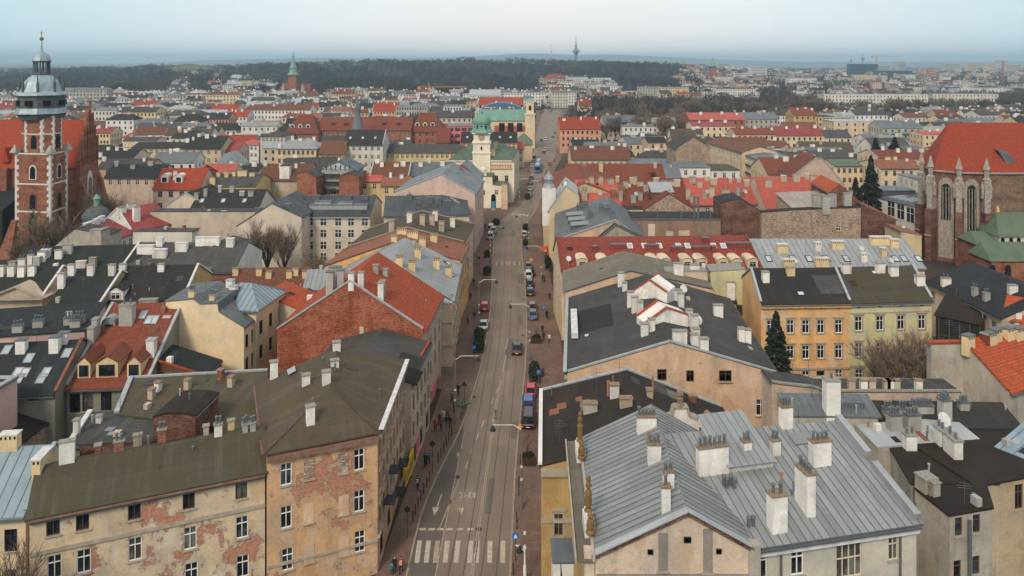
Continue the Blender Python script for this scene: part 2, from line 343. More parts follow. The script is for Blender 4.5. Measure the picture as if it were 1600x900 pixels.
def finish(b, label, walls, tris, planes, wmat, rmat, wins, oh_polys, seams=None, panels=False, th=.16, bands=(), roof_name='roof', gut=True, far=False):
    """walls: {side: (p0, p1, z0, z1)}; tris: extra wall polygons; planes: true roof planes; oh_polys: the same with overhang"""
    fp_ = [walls[k][0] for k in ('F', 'R', 'K', 'L')]; zt_ = max(p.z for q_ in planes for p in q_); y0_ = min(p.y for p in fp_)
    if not getattr(b, 'fill', False): OCC.append((min(p.x for p in fp_), max(p.x for p in fp_), y0_, max(p.y for p in fp_), min(CX+p.x/p.y*F for p in fp_), max(CX+p.x/p.y*F for p in fp_), HY+(CH-zt_)*F/max(p.y for p in fp_), HY+(CH-min(walls['F'][3], zt_))*F/y0_))
    b.planes = planes; b.walls = walls; root = b.root; b.d = (walls['F'][1]-walls['F'][0]).normalized(); b.ang = math.atan2(b.d.y, b.d.x)
    holes = {k: [] for k in walls}; todo = []
    for wn in wins:
        side = wn[0]; p0, p1, z0, z1 = walls[side]; d = (p1-p0).xy.to_3d(); L = d.length; d /= L
        if wn[1] == 'px':
            _, _, pts, w, h, st = wn[:6]
            for (x, y) in pts:                             # pixel of the middle of the window
                n = V((d.y, -d.x, 0)); r = ray(x, y); t = n.dot(V((p0.x, p0.y, CH))-V((0, 0, CH)))/n.dot(r); hp = V((0, 0, CH))+r*t
                todo.append((side, (hp-V((p0.x, p0.y, 0))).dot(d), hp.z-h/2, w, h, st))
        else:
            _, n, zs, w, h, st = wn[:6]; mg = wn[6] if len(wn) > 6 else 0.0
            for z in zs:
                for k in range(n): todo.append((side, mg+(L-2*mg)*(k+.5)/n, z, w, h, st))
    gridmb = MB(); gridfr = MB()
    for side, u, z, w, h, st in todo:
        p0, p1, z0, z1 = walls[side]; d = (p1-p0).xy.to_3d().normalized()
        if z+h > z1-.05 and 'gable' not in st: continue
        if u-w/2 < .1 or u+w/2 > (p1-p0).length-.1: continue
        c = V((p0.x+d.x*u, p0.y+d.y*u, z)); a = math.atan2(d.y, d.x)
        if z+h <= z1: holes[side].append((u-w/2, u+w/2, z, z+h))
        off = V((0, 0, 0)) if z+h <= z1 else V((d.y, -d.x, 0))*.17
        if far or c.y > FAR_WIN:
            ni = V((-d.y, d.x, 0)); q = c+ni*.16+off
            gridmb.poly([q-d*w/2, q+d*w/2, q+d*w/2+V((0, 0, h)), q-d*w/2+V((0, 0, h))])
            if not far:
                q = c+ni*.06+off; t = .1
                gridfr.bar(q+V((0, 0, 0)), q+V((0, 0, h)), t, .05, up=ni); gridfr.bar(q-d*w/2+V((0, 0, h*.62)), q+d*w/2+V((0, 0, h*.62)), t, .05, up=ni); gridfr.bar(q-d*(w/2+.1)-V((0, 0, .05)), q+d*(w/2+.1)-V((0, 0, .05)), .3, .1)
        else:
            fr, gl, sl, tr = win_meshes(w, h, st.replace('+gable', '').replace('+nosill', ''))
            o = inst(fr, 'window', root, c+off, a); sub(gl[random.choice(PANES)], 'pane', o)
            if 'nosill' not in st: sub(sl, 'sill', o)
            if tr: sub(tr, 'surround', o)
    if gridmb.f: tag(gridmb.build('window_grid', random.choice(['pane_dark', 'pane_dark', 'pane_blue']), root), kind='stuff')
    if gridfr.f: tag(gridfr.build('window_bars', 'fr_white' if random.random() < .6 else 'fr_grey', root), kind='stuff')
    mb = MB()
    sm_ = getattr(b, 'sidem', None) or {}
    for k, (p0, p1, z0, z1) in walls.items():
        if k in sm_: sd_ = MB(); wall_face(sd_, p0, p1, z0, z1, holes[k]); sd_.build('street_front', sm_[k], root)
        else: wall_face(mb, p0, p1, z0, z1, holes[k])
    for t in tris: mb.poly(t)
    b.wall = mb.build('wall', wmat, root)
    rb = MB()
    if not panels:
        for p in oh_polys: slab(rb, p, th)
        b.roof = rb.build(roof_name, rmat, root)
    else:
        rbm = MB()
        for p in oh_polys: slab(rb, [q-V((0, 0, .05)) for q in p], th)
        b.roof = rb.build(roof_name, 'gutter', root)
        for p in oh_polys:
            n, u, s = plane_axes(p); lo = min(u.dot(q) for q in p); hi = max(u.dot(q) for q in p); k = lo
            while k < hi-.05:
                c = clip(p, u, k, min(hi, k+panels))
                if len(c) >= 3:
                    pm = MB(); pm.hexa([q-n*.06 for q in c], [q+n*.004 for q in c])
                    po = pm.build('roof_panel', rmat, b.roof)
                    r = clip(p, u, k-.003, k+.022)
                    if len(r) >= 3: rbm.hexa([q+n*.001 for q in r], [q+n*.06 for q in r])
                k += panels
        tag(rbm.build('standing_seam', 'seam_shade', b.roof), kind='stuff')
    if seams:
        sm = MB()
        for p in oh_polys:
            n, u, s = plane_axes(p); lo = min(u.dot(q) for q in p); hi = max(u.dot(q) for q in p); k = lo+seams*.5
            while k < hi:
                c = clip(p, u, k-.022, k+.022)
                if len(c) >= 3: sm.hexa([q-n*.01 for q in c], [q+n*.05 for q in c])
                k += seams
        if sm.f: tag(sm.build('standing_seam', 'seam_shade' if rmat in ('metal_silver', 'metal_pale', 'metal_blue', 'metal_slate') else rmat, b.roof), kind='stuff')
    if gut and not far:
        for k, (p0, p1, z0, z1) in walls.items():
            if b.eaves.get(k):
                gm = MB()
                d = (p1-p0).xy.to_3d().normalized(); o = V((d.y, -d.x, 0))*(b.oh+.06); z = V((0, 0, z1-b.oh*b.eaves[k]-.12)); q0 = V((p0.x, p0.y, 0))+o+z; q1 = V((p1.x, p1.y, 0))+o+z
                gm.bar(q0, q1, .16, .14); gm.build('gutter', b.gutm, root)
    if not far and not getattr(b, 'fill', False) and b.planes and min(p.y for p in planes[0]) < 240: clutter(b, random.choice([2, 3, 4, 5]))
    for bn in bands:
        side, z, pr, hh, m_ = bn; p0, p1, z0, z1 = walls[side]; d = (p1-p0).xy.to_3d().normalized(); o = V((d.y, -d.x, 0))*(pr/2-.02)
        q = MB(); q.bar(V((p0.x, p0.y, z))+o-d*.02, V((p1.x, p1.y, z))+o+d*.02, pr+.04, hh); q.build('cornice', m_, root)
    return b
def nrm_in(A, B): d = (B-A).xy.to_3d().normalized(); return V((-d.y, d.x, 0))
def w2(p, h): return P(p[0], p[1], h) if len(p) == 2 else V((p[0], p[1], h))      # pixel pair, or (X, Y, 'w')
def house(name, label, A, B, h, dep=None, C=None, D=None, rt='gx', rh=3.0, t=.5, wm='cream', rm='felt_dark', z0=0.0, oh=.35, hf=0, hb=0, wins=(), bands=(), cop='', seams=None, panels=False, group=None, cat='house', dirn=None, gut=True, gutm='gutter', far=False, copm='coping', sidem=None):
    A, B = w2(A, h), w2(B, h); n = V(dirn).normalized() if dirn is not None else nrm_in(A, B)
    C = w2(C, h) if C is not None else B+n*dep; D = w2(D, h) if D is not None else A+n*dep
    b = Bd(); b.sidem = sidem; b.h = h; b.oh = oh; b.gutm = gutm; c4 = [A, B, C, D]
    b.root = thing(name, label, cat, ((A.x+B.x)/2, (A.y+B.y)/2, z0), group)
    g = lambda p, z: V((p.x, p.y, z))
    walls = {'F': (g(A, 0), g(B, 0), z0, h), 'R': (g(B, 0), g(C, 0), z0, h), 'K': (g(C, 0), g(D, 0), z0, h), 'L': (g(D, 0), g(A, 0), z0, h)}
    tris = []; planes = []; ohp = []; b.eaves = {}
    if rt == 'flat':
        ctr = (A+B+C+D)/4; planes = [[g(p, h) for p in c4]]
        e = [p+((p-ctr).normalized()*oh if oh else V((0, 0, 0))) for p in c4]; ohp = [[g(p, h+.12) for p in e]]
    elif rt in ('shed', 'shedr', 'shedl'):
        hi = {'shed': (0, 0, 1, 1), 'shedl': (0, 1, 1, 0), 'shedr': (1, 0, 0, 1)}[rt]
        top = [g(p, h+rh*q) for p, q in zip(c4, hi)]; planes = [top]; ctr = sum(top, V((0, 0, 0)))/4
        ohp = [[p+(p-ctr).normalized()*oh+V((0, 0, .12)) for p in top]]
        for i in range(4):
            j = (i+1) % 4
            if hi[i] or hi[j]:
                tri = [g(c4[i], h), g(c4[j], h)]+([top[j]] if hi[j] else [])+([top[i]] if hi[i] else []); tris.append(tri)
    else:
        if rt == 'gx': R1, R2 = D.lerp(A, 1-t), C.lerp(B, 1-t)      # t: share of the depth at which the ridge lies
        else: R1, R2 = A.lerp(B, t), D.lerp(C, t)
        if rt == 'gx': a0, a1, e0, e1 = A, B, C, D                   # low edges A-B and C-D
        else: a0, a1, e0, e1 = B, C, D, A
        Lr = (R2-R1).length; r1 = R1.lerp(R2, hf/Lr) if hf else R1; r2 = R2.lerp(R1, hb/Lr) if hb else R2
        z = h+rh; p1 = [g(a0, h), g(a1, h), g(r2, z), g(r1, z)]; p2 = [g(e0, h), g(e1, h), g(r1, z), g(r2, z)]
        planes = [p1, p2]
        t1 = [g(e1, h), g(a0, h), g(r1, z)]; t2 = [g(a1, h), g(e0, h), g(r2, z)]
        for hip, tr in ((hf, t1), (hb, t2)):
            if hip: planes.append(tr)
            else: tris.append(tr)
        dr = (g(R2, 0)-g(R1, 0)).normalized()
        def grow(p, low, e1_, e2_):
            q = [v.copy() for v in p]; sl = (p[3]-p[0]) if len(p) == 4 else (p[2]-(p[0]+p[1])/2)
            hz = sl.xy.length; k = oh/max(hz, .3)
            q[0] = q[0]-sl*k; q[1] = q[1]-((p[2]-p[1]) if len(p) == 4 else sl)*k
            return q
        go = oh*.5 if not cop else .02
        for p in planes:
            q = grow(p, 0, 0, 0)
            if len(q) == 4:
                s1, s2 = (-1, 1) if p is p1 else (1, -1)
                if not (hf if p is p1 else hb): q[0] += dr*s1*go; q[3] += dr*s1*go
                else: q[0] += dr*s1*oh
                if not (hb if p is p1 else hf): q[1] += dr*s2*go; q[2] += dr*s2*go
                else: q[1] += dr*s2*oh
            ohp.append([v+V((0, 0, .1)) for v in q])
        s1 = rh/max(.5, abs(nrm_in(a0, a1).dot(r1-a0))); s2 = rh/max(.5, abs(nrm_in(e0, e1).dot(r1-e0)))
        if rt == 'gx': b.eaves = {'F': s1, 'K': s2}; b.gab = {'L': t1, 'R': t2}
        else: b.eaves = {'R': s1, 'L': s2}; b.gab = {'F': t1, 'K': t2}
    finish(b, label, walls, tris, planes, wm, rm, wins, ohp, seams, panels, bands=bands, gut=gut, far=far)
    for ch in cop:
        tr = b.gab[ch]; q = MB()
        for i, j in ((0, 2), (2, 1)): q.bar(tr[i]+V((0, 0, .2)), tr[j]+V((0, 0, .2)), .36, .24)
        q.build('coping', copm, b.root)
    return b
def prof(name, label, pts, Y, dep, dirn=(0.06, 1, 0), wm='cream', rm='felt_dark', z0=0.0, oh=.3, wins=(), bands=(), cop='', seams=None, panels=False, group=None, cat='house', sx=0.0, gut=True, gutm='gutter', copm='coping', sidem=None):
    """a building whose end wall faces us: pts are pixels along the top of that wall, left to right, on a wall that starts at
    distance Y (left end) and recedes by sx metres per metre; the roof runs back by dep along dirn"""
    top = []
    p0 = PD(pts[0][0], pts[0][1], Y)
    for (x, y) in pts:
        r = ray(x, y); t = (Y-sx*p0.x)/(1-sx*r.x); top.append(V((0, 0, CH))+r*t)
    return prof_w(name, label, top, dep, dirn, wm, rm, z0, oh, wins, bands, cop, seams, panels, group, cat, gut, gutm, copm, sidem)
def prof_w(name, label, top, dep, dirn=(0.06, 1, 0), wm='cream', rm='felt_dark', z0=0.0, oh=.3, wins=(), bands=(), cop='', seams=None, panels=False, group=None, cat='house', gut=True, gutm='gutter', copm='coping', sidem=None):
    n = V(dirn).normalized()*dep; bk = [p+n for p in top]; b = Bd(); b.sidem = sidem; b.oh = oh; b.gutm = gutm
    b.root = thing(name, label, cat, ((top[0].x+top[-1].x)/2, (top[0].y+top[-1].y)/2, z0), group)
    g = lambda p, z=0: V((p.x, p.y, z)); A, B, C, D = top[0], top[-1], bk[-1], bk[0]; hl, hr = A.z, B.z; lo = min(p.z for p in top)
    walls = {'F': (g(A), g(B), z0, lo), 'R': (g(B), g(C), z0, hr), 'K': (g(C), g(D), z0, lo), 'L': (g(D), g(A), z0, hl)}
    b.h = lo
    tris = []
    for s_, e_ in ((top, 1), (bk, -1)):
        p = [g(s_[0], lo), g(s_[-1], lo)]+[q for q in reversed(s_) if q.z > lo+.01]
        if len(p) >= 3: tris.append(p if e_ == 1 else p[::-1])
    planes = []; ohp = []; m = len(top); fwd = n.normalized(); go = .02 if cop else oh*.5
    for i in range(m-1):
        a, c, e, f = top[i], top[i+1], bk[i+1], bk[i]
        planes.append([a, c, e, f]); q = [a.copy(), c.copy(), e.copy(), f.copy()]; sl = (c-a); k = oh/max(.3, sl.xy.length)
        if i == 0: q[0] -= sl*k; q[3] -= sl*k
        if i == m-2: q[1] += sl*k; q[2] += sl*k
        q[0] -= fwd*go; q[1] -= fwd*go; q[2] += fwd*go; q[3] += fwd*go
        ohp.append([v+V((0, 0, .1)) for v in q])
    b.eaves = {'L': max(0, (top[1].z-top[0].z)/max(.3, (top[1]-top[0]).xy.length)) or .01, 'R': max(0, (top[-2].z-top[-1].z)/max(.3, (top[-2]-top[-1]).xy.length)) or .01}
    b.top = top; b.bk = bk
    finish(b, label, walls, tris, planes, wm, rm, wins, ohp, seams, panels, bands=bands, gut=gut)
    for ch in cop:
        q = MB(); src = {'F': top, 'K': bk}[ch]
        for i in range(m-1): q.bar(src[i]+V((0, 0, .18)), src[i+1]+V((0, 0, .18)), .32, .2)
        q.build('coping', copm, b.root)
    return b
# ------------------------------------------------------------------ things on roofs (parts of their building)
plain('pot_metal', (.16, .18, .19), .5, .5, .15); plain('pot_clay', (.36, .14, .07), .8, 0, .2); plain('cap_conc', (.26, .24, .21), .9, 0, .25, 4); plain('cap_rust', (.24, .17, .11), .9, 0, .35, 4)
plaster('ch_white', (.72, .68, .63), .6); plaster('ch_grey', (.36, .34, .31), .5); plaster('ch_cream', (.66, .50, .28), .35); plaster('ch_beige', (.46, .37, .28), .5)
brickm('ch_brick', (.27, .09, .055), (.36, .14, .08))
def chim(b, x, y, w=.7, d=.6, h=1.6, m='ch_white', pots=0, cap='cap_conc', pm='pot_metal', ph=.55, slot=False, rot=0):
    c = None
    for dy in (0, 4, 8, 12, 16, 20, 25, 30):
        c = cast(b.planes, x, y+dy)
        if c: break
    if c is None: return None
    h += dy*.03
    p = c[1]; r = b.root; a = b.ang+rot; q = MB(); q.box(p+V((0, 0, -1.2)), w, d, h+1.2, a); o = q.build('chimney', m, r)
    q = MB(); q.box(p+V((0, 0, h)), w+.16, d+.16, .12, a); q.build('chimney_cap', cap, o)
    if slot:
        n = max(1, int(w/.35)); q = MB()
        for k in range(n):
            u = (k+.5)/n*w-w/2; q.box(p+V((math.cos(a)*u+math.sin(a)*(d/2), math.sin(a)*u-math.cos(a)*(d/2), h-.36)), .16, .03, .24, a)
        q.build('flue_opening', 'void_black', o)
    n = pots
    for k in range(n):
        u = ((k+.5)/n-.5)*(w-.05) if w >= d else 0; v = ((k+.5)/n-.5)*(d-.05) if w < d else 0
        e = p+V((math.cos(a)*u-math.sin(a)*v, math.sin(a)*u+math.cos(a)*v, h+.12)); hh = ph*random.uniform(.8, 1.2)
        q = MB(); q.tube(e, e+V((0, 0, hh)), .12, .11, 8); q.tube(e+V((0, 0, hh)), e+V((0, 0, hh+.07)), .17, .15, 8); q.build('chimney_pot', pm, o)
    return o
def pipe(b, x, y, h=1.0, r=.1, m='pot_metal'):
    c = cast(b.planes, x, y)
    if c is None: return
    p = c[1]; q = MB(); q.tube(p-V((0, 0, .3)), p+V((0, 0, h)), r, r, 8); q.tube(p+V((0, 0, h)), p+V((0, 0, h+.08)), r*1.5, r*1.3, 8); q.build('vent_pipe', m, b.root)
def skyl(b, x, y, w=.8, l=1.2, m='fr_grey', pm='pane_sky'):
    c = cast(b.planes, x, y)
    if c is None: return
    n, u, s = plane_axes(b.planes[c[3]]); p = c[1]+n*.12; q = MB(); e = .09
    for a1, a2, c1, c2 in ((-w/2, -w/2+e, -l/2, l/2), (w/2-e, w/2, -l/2, l/2), (-w/2+e, w/2-e, -l/2, -l/2+e), (-w/2+e, w/2-e, l/2-e, l/2)):
        r = [p+u*a1+s*c1, p+u*a2+s*c1, p+u*a2+s*c2, p+u*a1+s*c2]; q.hexa(r, [k+n*.12 for k in r])
    o = q.build('skylight', m, b.root); q = MB(); q.poly([p+n*.06+u*a+s*k for a, k in ((-w/2, -l/2), (w/2, -l/2), (w/2, l/2), (-w/2, l/2))]); q.build('pane', pm, o)
def patch(b, x, y, w, l, m, name='roof_patch', ang=0):
    c = cast(b.planes, x, y)
    if c is None: return
    n, u, s = plane_axes(b.planes[c[3]]); p = c[1]+n*.105; ca, sa = math.cos(ang), math.sin(ang); u, s = u*ca+s*sa, s*ca-u*sa
    r = [p+u*a*w/2+s*k*l/2 for a, k in ((-1, -1), (1, -1), (1, 1), (-1, 1))]; q = MB(); q.hexa(r, [k+n*.03 for k in r]); q.build(name, m, b.root)
def dormer(b, x, y, w=1.6, h=1.5, st='gable', wm='cream', rm='felt_dark', fr='white', rise=.6, ww=None):
    """a dormer window whose front stands on the roof at pixel x, y"""
    c = cast(b.planes, x, y)
    if c is None: return
    pl = b.planes[c[3]]; n, u, s = plane_axes(pl); out = V((n.x, n.y, 0)); sl = out.length/max(.05, n.z); out.normalize(); p = c[1]; up = V((0, 0, 1))
    L = min(6, (h+.3)/max(.15, sl)); q = MB(); ux = V((-out.y, out.x, 0)); a = p-ux*w/2-up*.1; e = p+ux*w/2-up*.1
    if st == 'gable': f = [a, e, e+up*h, p+up*(h+rise), a+up*h]
    elif st == 'arch':
        f = [a, e]+[p+ux*(w/2*math.cos(k*math.pi/6))+up*(h+rise*math.sin(k*math.pi/6)) for k in range(7)]
    else: f = [a, e, e+up*h, a+up*h]
    q.hexa([k-out*L for k in f], f); o = q.build('dormer', wm, b.root)
    q = MB(); t = up*.1; ov = .18; fo = out*.2
    if st == 'gable':
        for sg in (1, -1):
            r0 = p+up*(h+rise)+t; r1 = p+ux*sg*(w/2+ov)+up*(h-rise*ov/(w/2))+t; q.hexa([r0+fo, r1+fo, r1-out*L, r0-out*L][::sg], [k+up*.09 for k in [r0+fo, r1+fo, r1-out*L, r0-out*L][::sg]])
    elif st == 'arch':
        ar = [p+ux*((w/2+.08)*math.cos(k*math.pi/6))+up*(h+(rise+.08)*math.sin(k*math.pi/6)) for k in range(7)]
        for k in range(6): r = [ar[k]+fo, ar[k+1]+fo, ar[k+1]-out*L, ar[k]-out*L]; q.hexa(r, [v+up*.07 for v in r])
    else:
        r = [p-ux*(w/2+ov)+up*h+fo, p+ux*(w/2+ov)+up*h+fo, p+ux*(w/2+ov)+up*(h+.35)-out*L, p-ux*(w/2+ov)+up*(h+.35)-out*L]; q.hexa(r, [v+up*.1 for v in r])
    q.build('dormer_roof', rm, o)
    ww = ww or w*.62; hh = h*.72; ang = math.atan2(ux.y, ux.x)
    frm, gl, sl_, tr = win_meshes(ww, hh, fr); wo_ = inst(frm, 'dormer_window', o, p+up*(h*.16)+out*.19, ang); 
    g_ = bpy.data.objects.new('dormer_pane', gl['pane_dark']); COL.objects.link(g_); g_.parent = o; g_.location = wo_.location; g_.rotation_euler = wo_.rotation_euler
    return o
def dish(b, x, y, r=.4, h=1.0):
    c = cast(b.planes, x, y)
    if c is None: return
    p = c[1]; q = MB(); q.tube(p-V((0, 0, .2)), p+V((0, 0, h)), .03, .03, 5)
    d = V((.25, -.8, .55)).normalized(); x_ = d.orthogonal().normalized(); y_ = d.cross(x_); k0 = p+V((0, 0, h))
    ring = [[k0+d*(.08*j*j*r*1.5)+(x_*math.cos(6.2832*k/12)+y_*math.sin(6.2832*k/12))*r*j/2 for k in range(12)] for j in (1, 2)]
    q.hexa(ring[0], ring[1]); q.build('satellite_dish', 'coping_white', b.root)
def aerial(b, x, y, h=2.5):
    c = cast(b.planes, x, y)
    if c is None: return
    p = c[1]; q = MB(); q.tube(p-V((0, 0, .2)), p+V((0, 0, h)), .025, .02, 4)
    for k, l in ((.95, .5), (.82, .7), (.7, .6)): q.bar(p+V((-l, .1, h*k)), p+V((l, -.1, h*k)), .02)
    q.build('aerial', 'gutter', b.root)

def clutter(b, n=3):
    """small vents, pipes and aerials scattered over a roof"""
    r = random.Random(int(abs(ORG[b.root.name].x*37+ORG[b.root.name].y*11)))
    for k in range(n):
        p = r.choice(b.planes)
        if len(p) < 3: continue
        a, e = r.random(), r.random()
        q = (p[0].lerp(p[1], a)).lerp((p[3].lerp(p[2], a)) if len(p) > 3 else p[2], .1+.8*e); m = MB(); t = r.random()
        if t < .4: h = r.uniform(.4, 1.0); m.tube(q-V((0, 0, .2)), q+V((0, 0, h)), .08, .08, 6); m.tube(q+V((0, 0, h)), q+V((0, 0, h+.08)), .14, .12, 6); m.build('vent_pipe', r.choice(['pot_metal', 'pot_metal', 'cap_rust', 'coping']), b.root)
        elif t < .6: h = r.uniform(1.6, 3.2); m.tube(q-V((0, 0, .2)), q+V((0, 0, h)), .03, .025, 4); [m.bar(q+V((-l, .1, h*z)), q+V((l, -.1, h*z)), .025) for z, l in ((.95, .4), (.85, .6), (.75, .5))]; m.build('aerial', 'gutter', b.root)
        elif t < .85: nn, u, s = plane_axes(p); w_, l_ = r.uniform(.5, 1.6), r.uniform(.5, 1.2); c = q+nn*.105; rr = [c+u*i*w_/2+s*j*l_/2 for i, j in ((-1, -1), (1, -1), (1, 1), (-1, 1))]; m.hexa(rr, [v+nn*.04 for v in rr]); m.build('roof_patch', r.choice(['felt_dark', 'felt_grey', 'coping', 'felt_umber']), b.root)
        else: m.box(q-V((0, 0, .3)), r.uniform(.5, .8), r.uniform(.5, .7), r.uniform(.8, 1.2), b.ang); m.build('chimney', r.choice(['ch_white', 'ch_beige', 'ch_brick', 'ch_grey']), b.root)
# ------------------------------------------------------------------ ground, road, pavements
def interp(tab, y):
    if y <= tab[0][0]: return tab[0][1]
    for (a, b), (c, d) in zip(tab, tab[1:]):
        if y <= c: return b+(d-b)*(y-a)/(c-a)
    return tab[-1][1]
LK = [(40, -11.6), (71.4, -10.1), (80.7, -10.1), (88.2, -9.1), (95.8, -7.5), (103.8, -6.27), (110.9, -5.8), (120.5, -4.95), (139, -4.3), (166.7, -4.35), (208, -5.1), (221, -4.9), (235.7, -2.25), (252, 3.0), (277.8, 6.8), (328, 8.6), (396, 11.7), (500, 16.5), (620, 24), (760, 33)]
RK = [(40, -2.2), (71.4, -.2), (83.4, .07), (93.2, .46), (98.7, .77), (111.4, 1.6), (119.3, 2.07), (137.6, 2.7), (166.7, 2.9), (184.5, 2.5), (198, 2.4), (215, 2.6), (227, 4.5), (252, 8.8), (289, 11.6), (332, 14.5), (381, 22), (500, 33), (620, 41), (760, 50)]
LB = [(40, -14.5), (72, -13.2), (83, -12.4), (92, -11.8), (111, -10.7), (120, -9.8), (137.6, -10.1), (167, -10.6), (204, -10.0), (224, -14), (235, -12), (252, -4), (277, 0), (330, 2.5), (400, 4), (500, 8), (620, 14), (760, 22)]
RB = [(40, 5), (67, 5), (82, 5), (84, 6.6), (88.6, 6.7), (117, 8.6), (160, 8.9), (203, 8.6), (239, 9.2), (252, 13), (290, 16), (332, 19), (381, 26), (500, 38), (620, 47), (760, 58)]
TA = [(40, -7.2), (60, -6.1), (71, -5.5), (88, -4.7), (105, -3.95), (130, -3.0), (167, -2.45), (200, -2.6), (218, -2.1), (230, -.2), (240, 2.0), (252, 4.6), (265, 6.6), (278, 8.0), (300, 9.2), (328, 10.8), (396, 15.2), (500, 22), (620, 30), (760, 39)]
TB = [(y, x+3.2) for y, x in TA]
YS = sorted({*[y for t in (LK, RK, LB, RB, TA) for y, _ in t], *[float(q) for q in range(40, 330, 6)]})
def smooth(t, y): return (interp(t, y-5)+interp(t, y)*2+interp(t, y+5))/4
def ribbon(mb, l, r, z, ys=YS, y0=40, y1=760):
    ys = [y for y in ys if y0 <= y <= y1]
    for a, b in zip(ys, ys[1:]): mb.poly([V((l(a), a, z)), V((r(a), a, z)), V((r(b), b, z)), V((l(b), b, z))])
lk = lambda y: smooth(LK, y); rk = lambda y: smooth(RK, y); lb = lambda y: interp(LB, y); rb = lambda y: interp(RB, y); ta = lambda y: smooth(TA, y); tb = lambda y: smooth(TB, y)
def groundm(name, c1, c2, s=.05, fine=3.0, rough=.95):
    m, nt, b = mat(name, rough, 0, .2)
    n1 = tex(nt, 'Noise', s, 'POS', 8); n2 = tex(nt, 'Noise', fine, 'POS', 4)
    col = ramp(nt, n1, [(.35, c1), (.65, c2)]); col = mixc(nt, .7, col, ramp(nt, n2, [(.3, .75), (.7, 1.2)]), 'MULTIPLY')
    nt.links.new(col, b.inputs['Base Color']); return m, nt, b
groundm('city_ground', (.05, .042, .034), (.09, .075, .06), .03, .8)
def roadm(name, c1, c2):
    m, nt, b = mat(name, .85, 0, .3)
    n1 = tex(nt, 'Noise', .09, 'POS', 8, sc=(3.0, .35, 1)); n2 = tex(nt, 'Noise', 9, 'POS', 3); n3 = tex(nt, 'Noise', .16, 'POS', 6)
    col = ramp(nt, n1, [(.3, c1), (.7, c2)]); col = mixc(nt, ramp(nt, n3, [(.45, 0.0), (.7, .5)]), col, sc_(c2, 1.2)); col = mixc(nt, .6, col, ramp(nt, n2, [(.3, .8), (.7, 1.2)]), 'MULTIPLY')
    nt.links.new(col, b.inputs['Base Color']); bump(nt, b, n2, .01, .4); return m
roadm('road_asphalt', (.165, .128, .098), (.225, .178, .138)); roadm('dark_asphalt', (.098, .083, .072), (.128, .108, .092))
m, nt, b = mat('setts', .9, 0, .2)
bt = tex(nt, 'Brick', 1.0, 'POS'); bn = bt.node
for k, v in (('Color1', (.15, .098, .074, 1)), ('Color2', (.20, .128, .098, 1)), ('Mortar', (.11, .08, .065, 1)), ('Mortar Size', .02), ('Brick Width', .5), ('Row Height', .5)): bn.inputs[k].default_value = v
n1 = tex(nt, 'Noise', .12, 'POS', 8); col = mixc(nt, 1, bt, ramp(nt, n1, [(.3, .72), (.7, 1.25)]), 'MULTIPLY'); nt.links.new(col, b.inputs['Base Color'])
plain('kerb_stone', (.30, .25, .20), .9, 0, .2); plain('road_paint', (.46, .40, .33), .9, 0, .22, 2.5); plain('road_paint_worn', (.34, .28, .21), .9, 0, .25, 2.5); plain('rail_steel', (.085, .08, .078), .6, .15, .2)
q = MB(); q.poly([(-14000, -60, -.06), (14000, -60, -.06), (14000, 16000, -.06), (-14000, 16000, -.06)]); tag(q.build('ground', 'city_ground', uv=False), kind='structure')
q = MB(); ribbon(q, lk, rk, .0); ROAD = tag(q.build('road', 'road_asphalt', uv=False), kind='structure')
roadm('patch_asphalt', (.12, .098, .08), (.15, .122, .098)); roadm('pale_asphalt', (.21, .17, .135), (.25, .205, .165)); plain('iron_cover', (.06, .055, .05), .7, .3)
rp_ = random.Random(4)
for k in range(11):
    y_ = 67+k*14+rp_.uniform(0, 3); w_ = rp_.uniform(.7, 1.3); l_ = rp_.uniform(3, 10); x_ = rp_.choice([ta(y_)+.95, ta(y_)+2.0, ta(y_)+4.1]); t_ = (ta(y_+l_)-ta(y_)); q = MB(); q.poly([V((x_, y_, .004)), V((x_+w_, y_, .004)), V((x_+w_+t_, y_+l_, .004)), V((x_+t_, y_+l_, .004))]); q.build('road_patch', 'patch_asphalt' if k % 3 else 'pale_asphalt', ROAD, uv=False)
for k in range(12): y_ = 68+k*11+rp_.uniform(-3, 3); q = MB(); q.lathe(V((ta(y_)+rp_.choice([1.6, -1.9, 4.9]), y_, -.02)), [(.36, 0), (.36, .028)], 14); q.build('manhole_cover', 'iron_cover', ROAD, uv=False)
for nm, l, r in (('pavement_left', lb, lk), ('pavement_right', rk, rb)):
    q = MB(); ribbon(q, l, r, .13); e = lk if nm.endswith('left') else rk; tag(q.build(nm, 'setts', uv=False), kind='structure')
for nm, e, s in (('kerb_left', lk, -1), ('kerb_right', rk, 1)):
    q = MB(); ys = [y for y in YS if y < 400]
    for a, b in zip(ys, ys[1:]):
        q.bar(V((e(a)+s*.06, a, .06)), V((e(b)+s*.06, b, .06)), .2, .16)
    tag(q.build(nm, 'kerb_stone', uv=False), kind='structure')
q = MB()
for t in (ta, tb):
    for s in (-.72, .72):
        ys = [y for y in YS if y < 500]
        for a, b in zip(ys, ys[1:]): q.bar(V((t(a)+s, a, .006)), V((t(b)+s, b, .006)), .085, .032)
tag(q.build('tram_rail', 'rail_steel', uv=False), kind='structure')
# market square and side streets: paved sheets
def sheet(name, pts, m_, z=.0):
    q = MB(); q.poly([V((p.x, p.y, z)) for p in pts]); tag(q.build(name, m_, uv=False), kind='structure')
sheet('market_square', [P(560, 345), P(760, 352), P(812, 322), P(832, 260), P(790, 255), P(560, 300)], 'setts', .05)
sheet('side_street', [V((-60, 111.8, 0)), V((-6.0, 111.8, 0)), V((-6.0, 120, 0)), V((-60, 119, 0))], 'setts', .135)
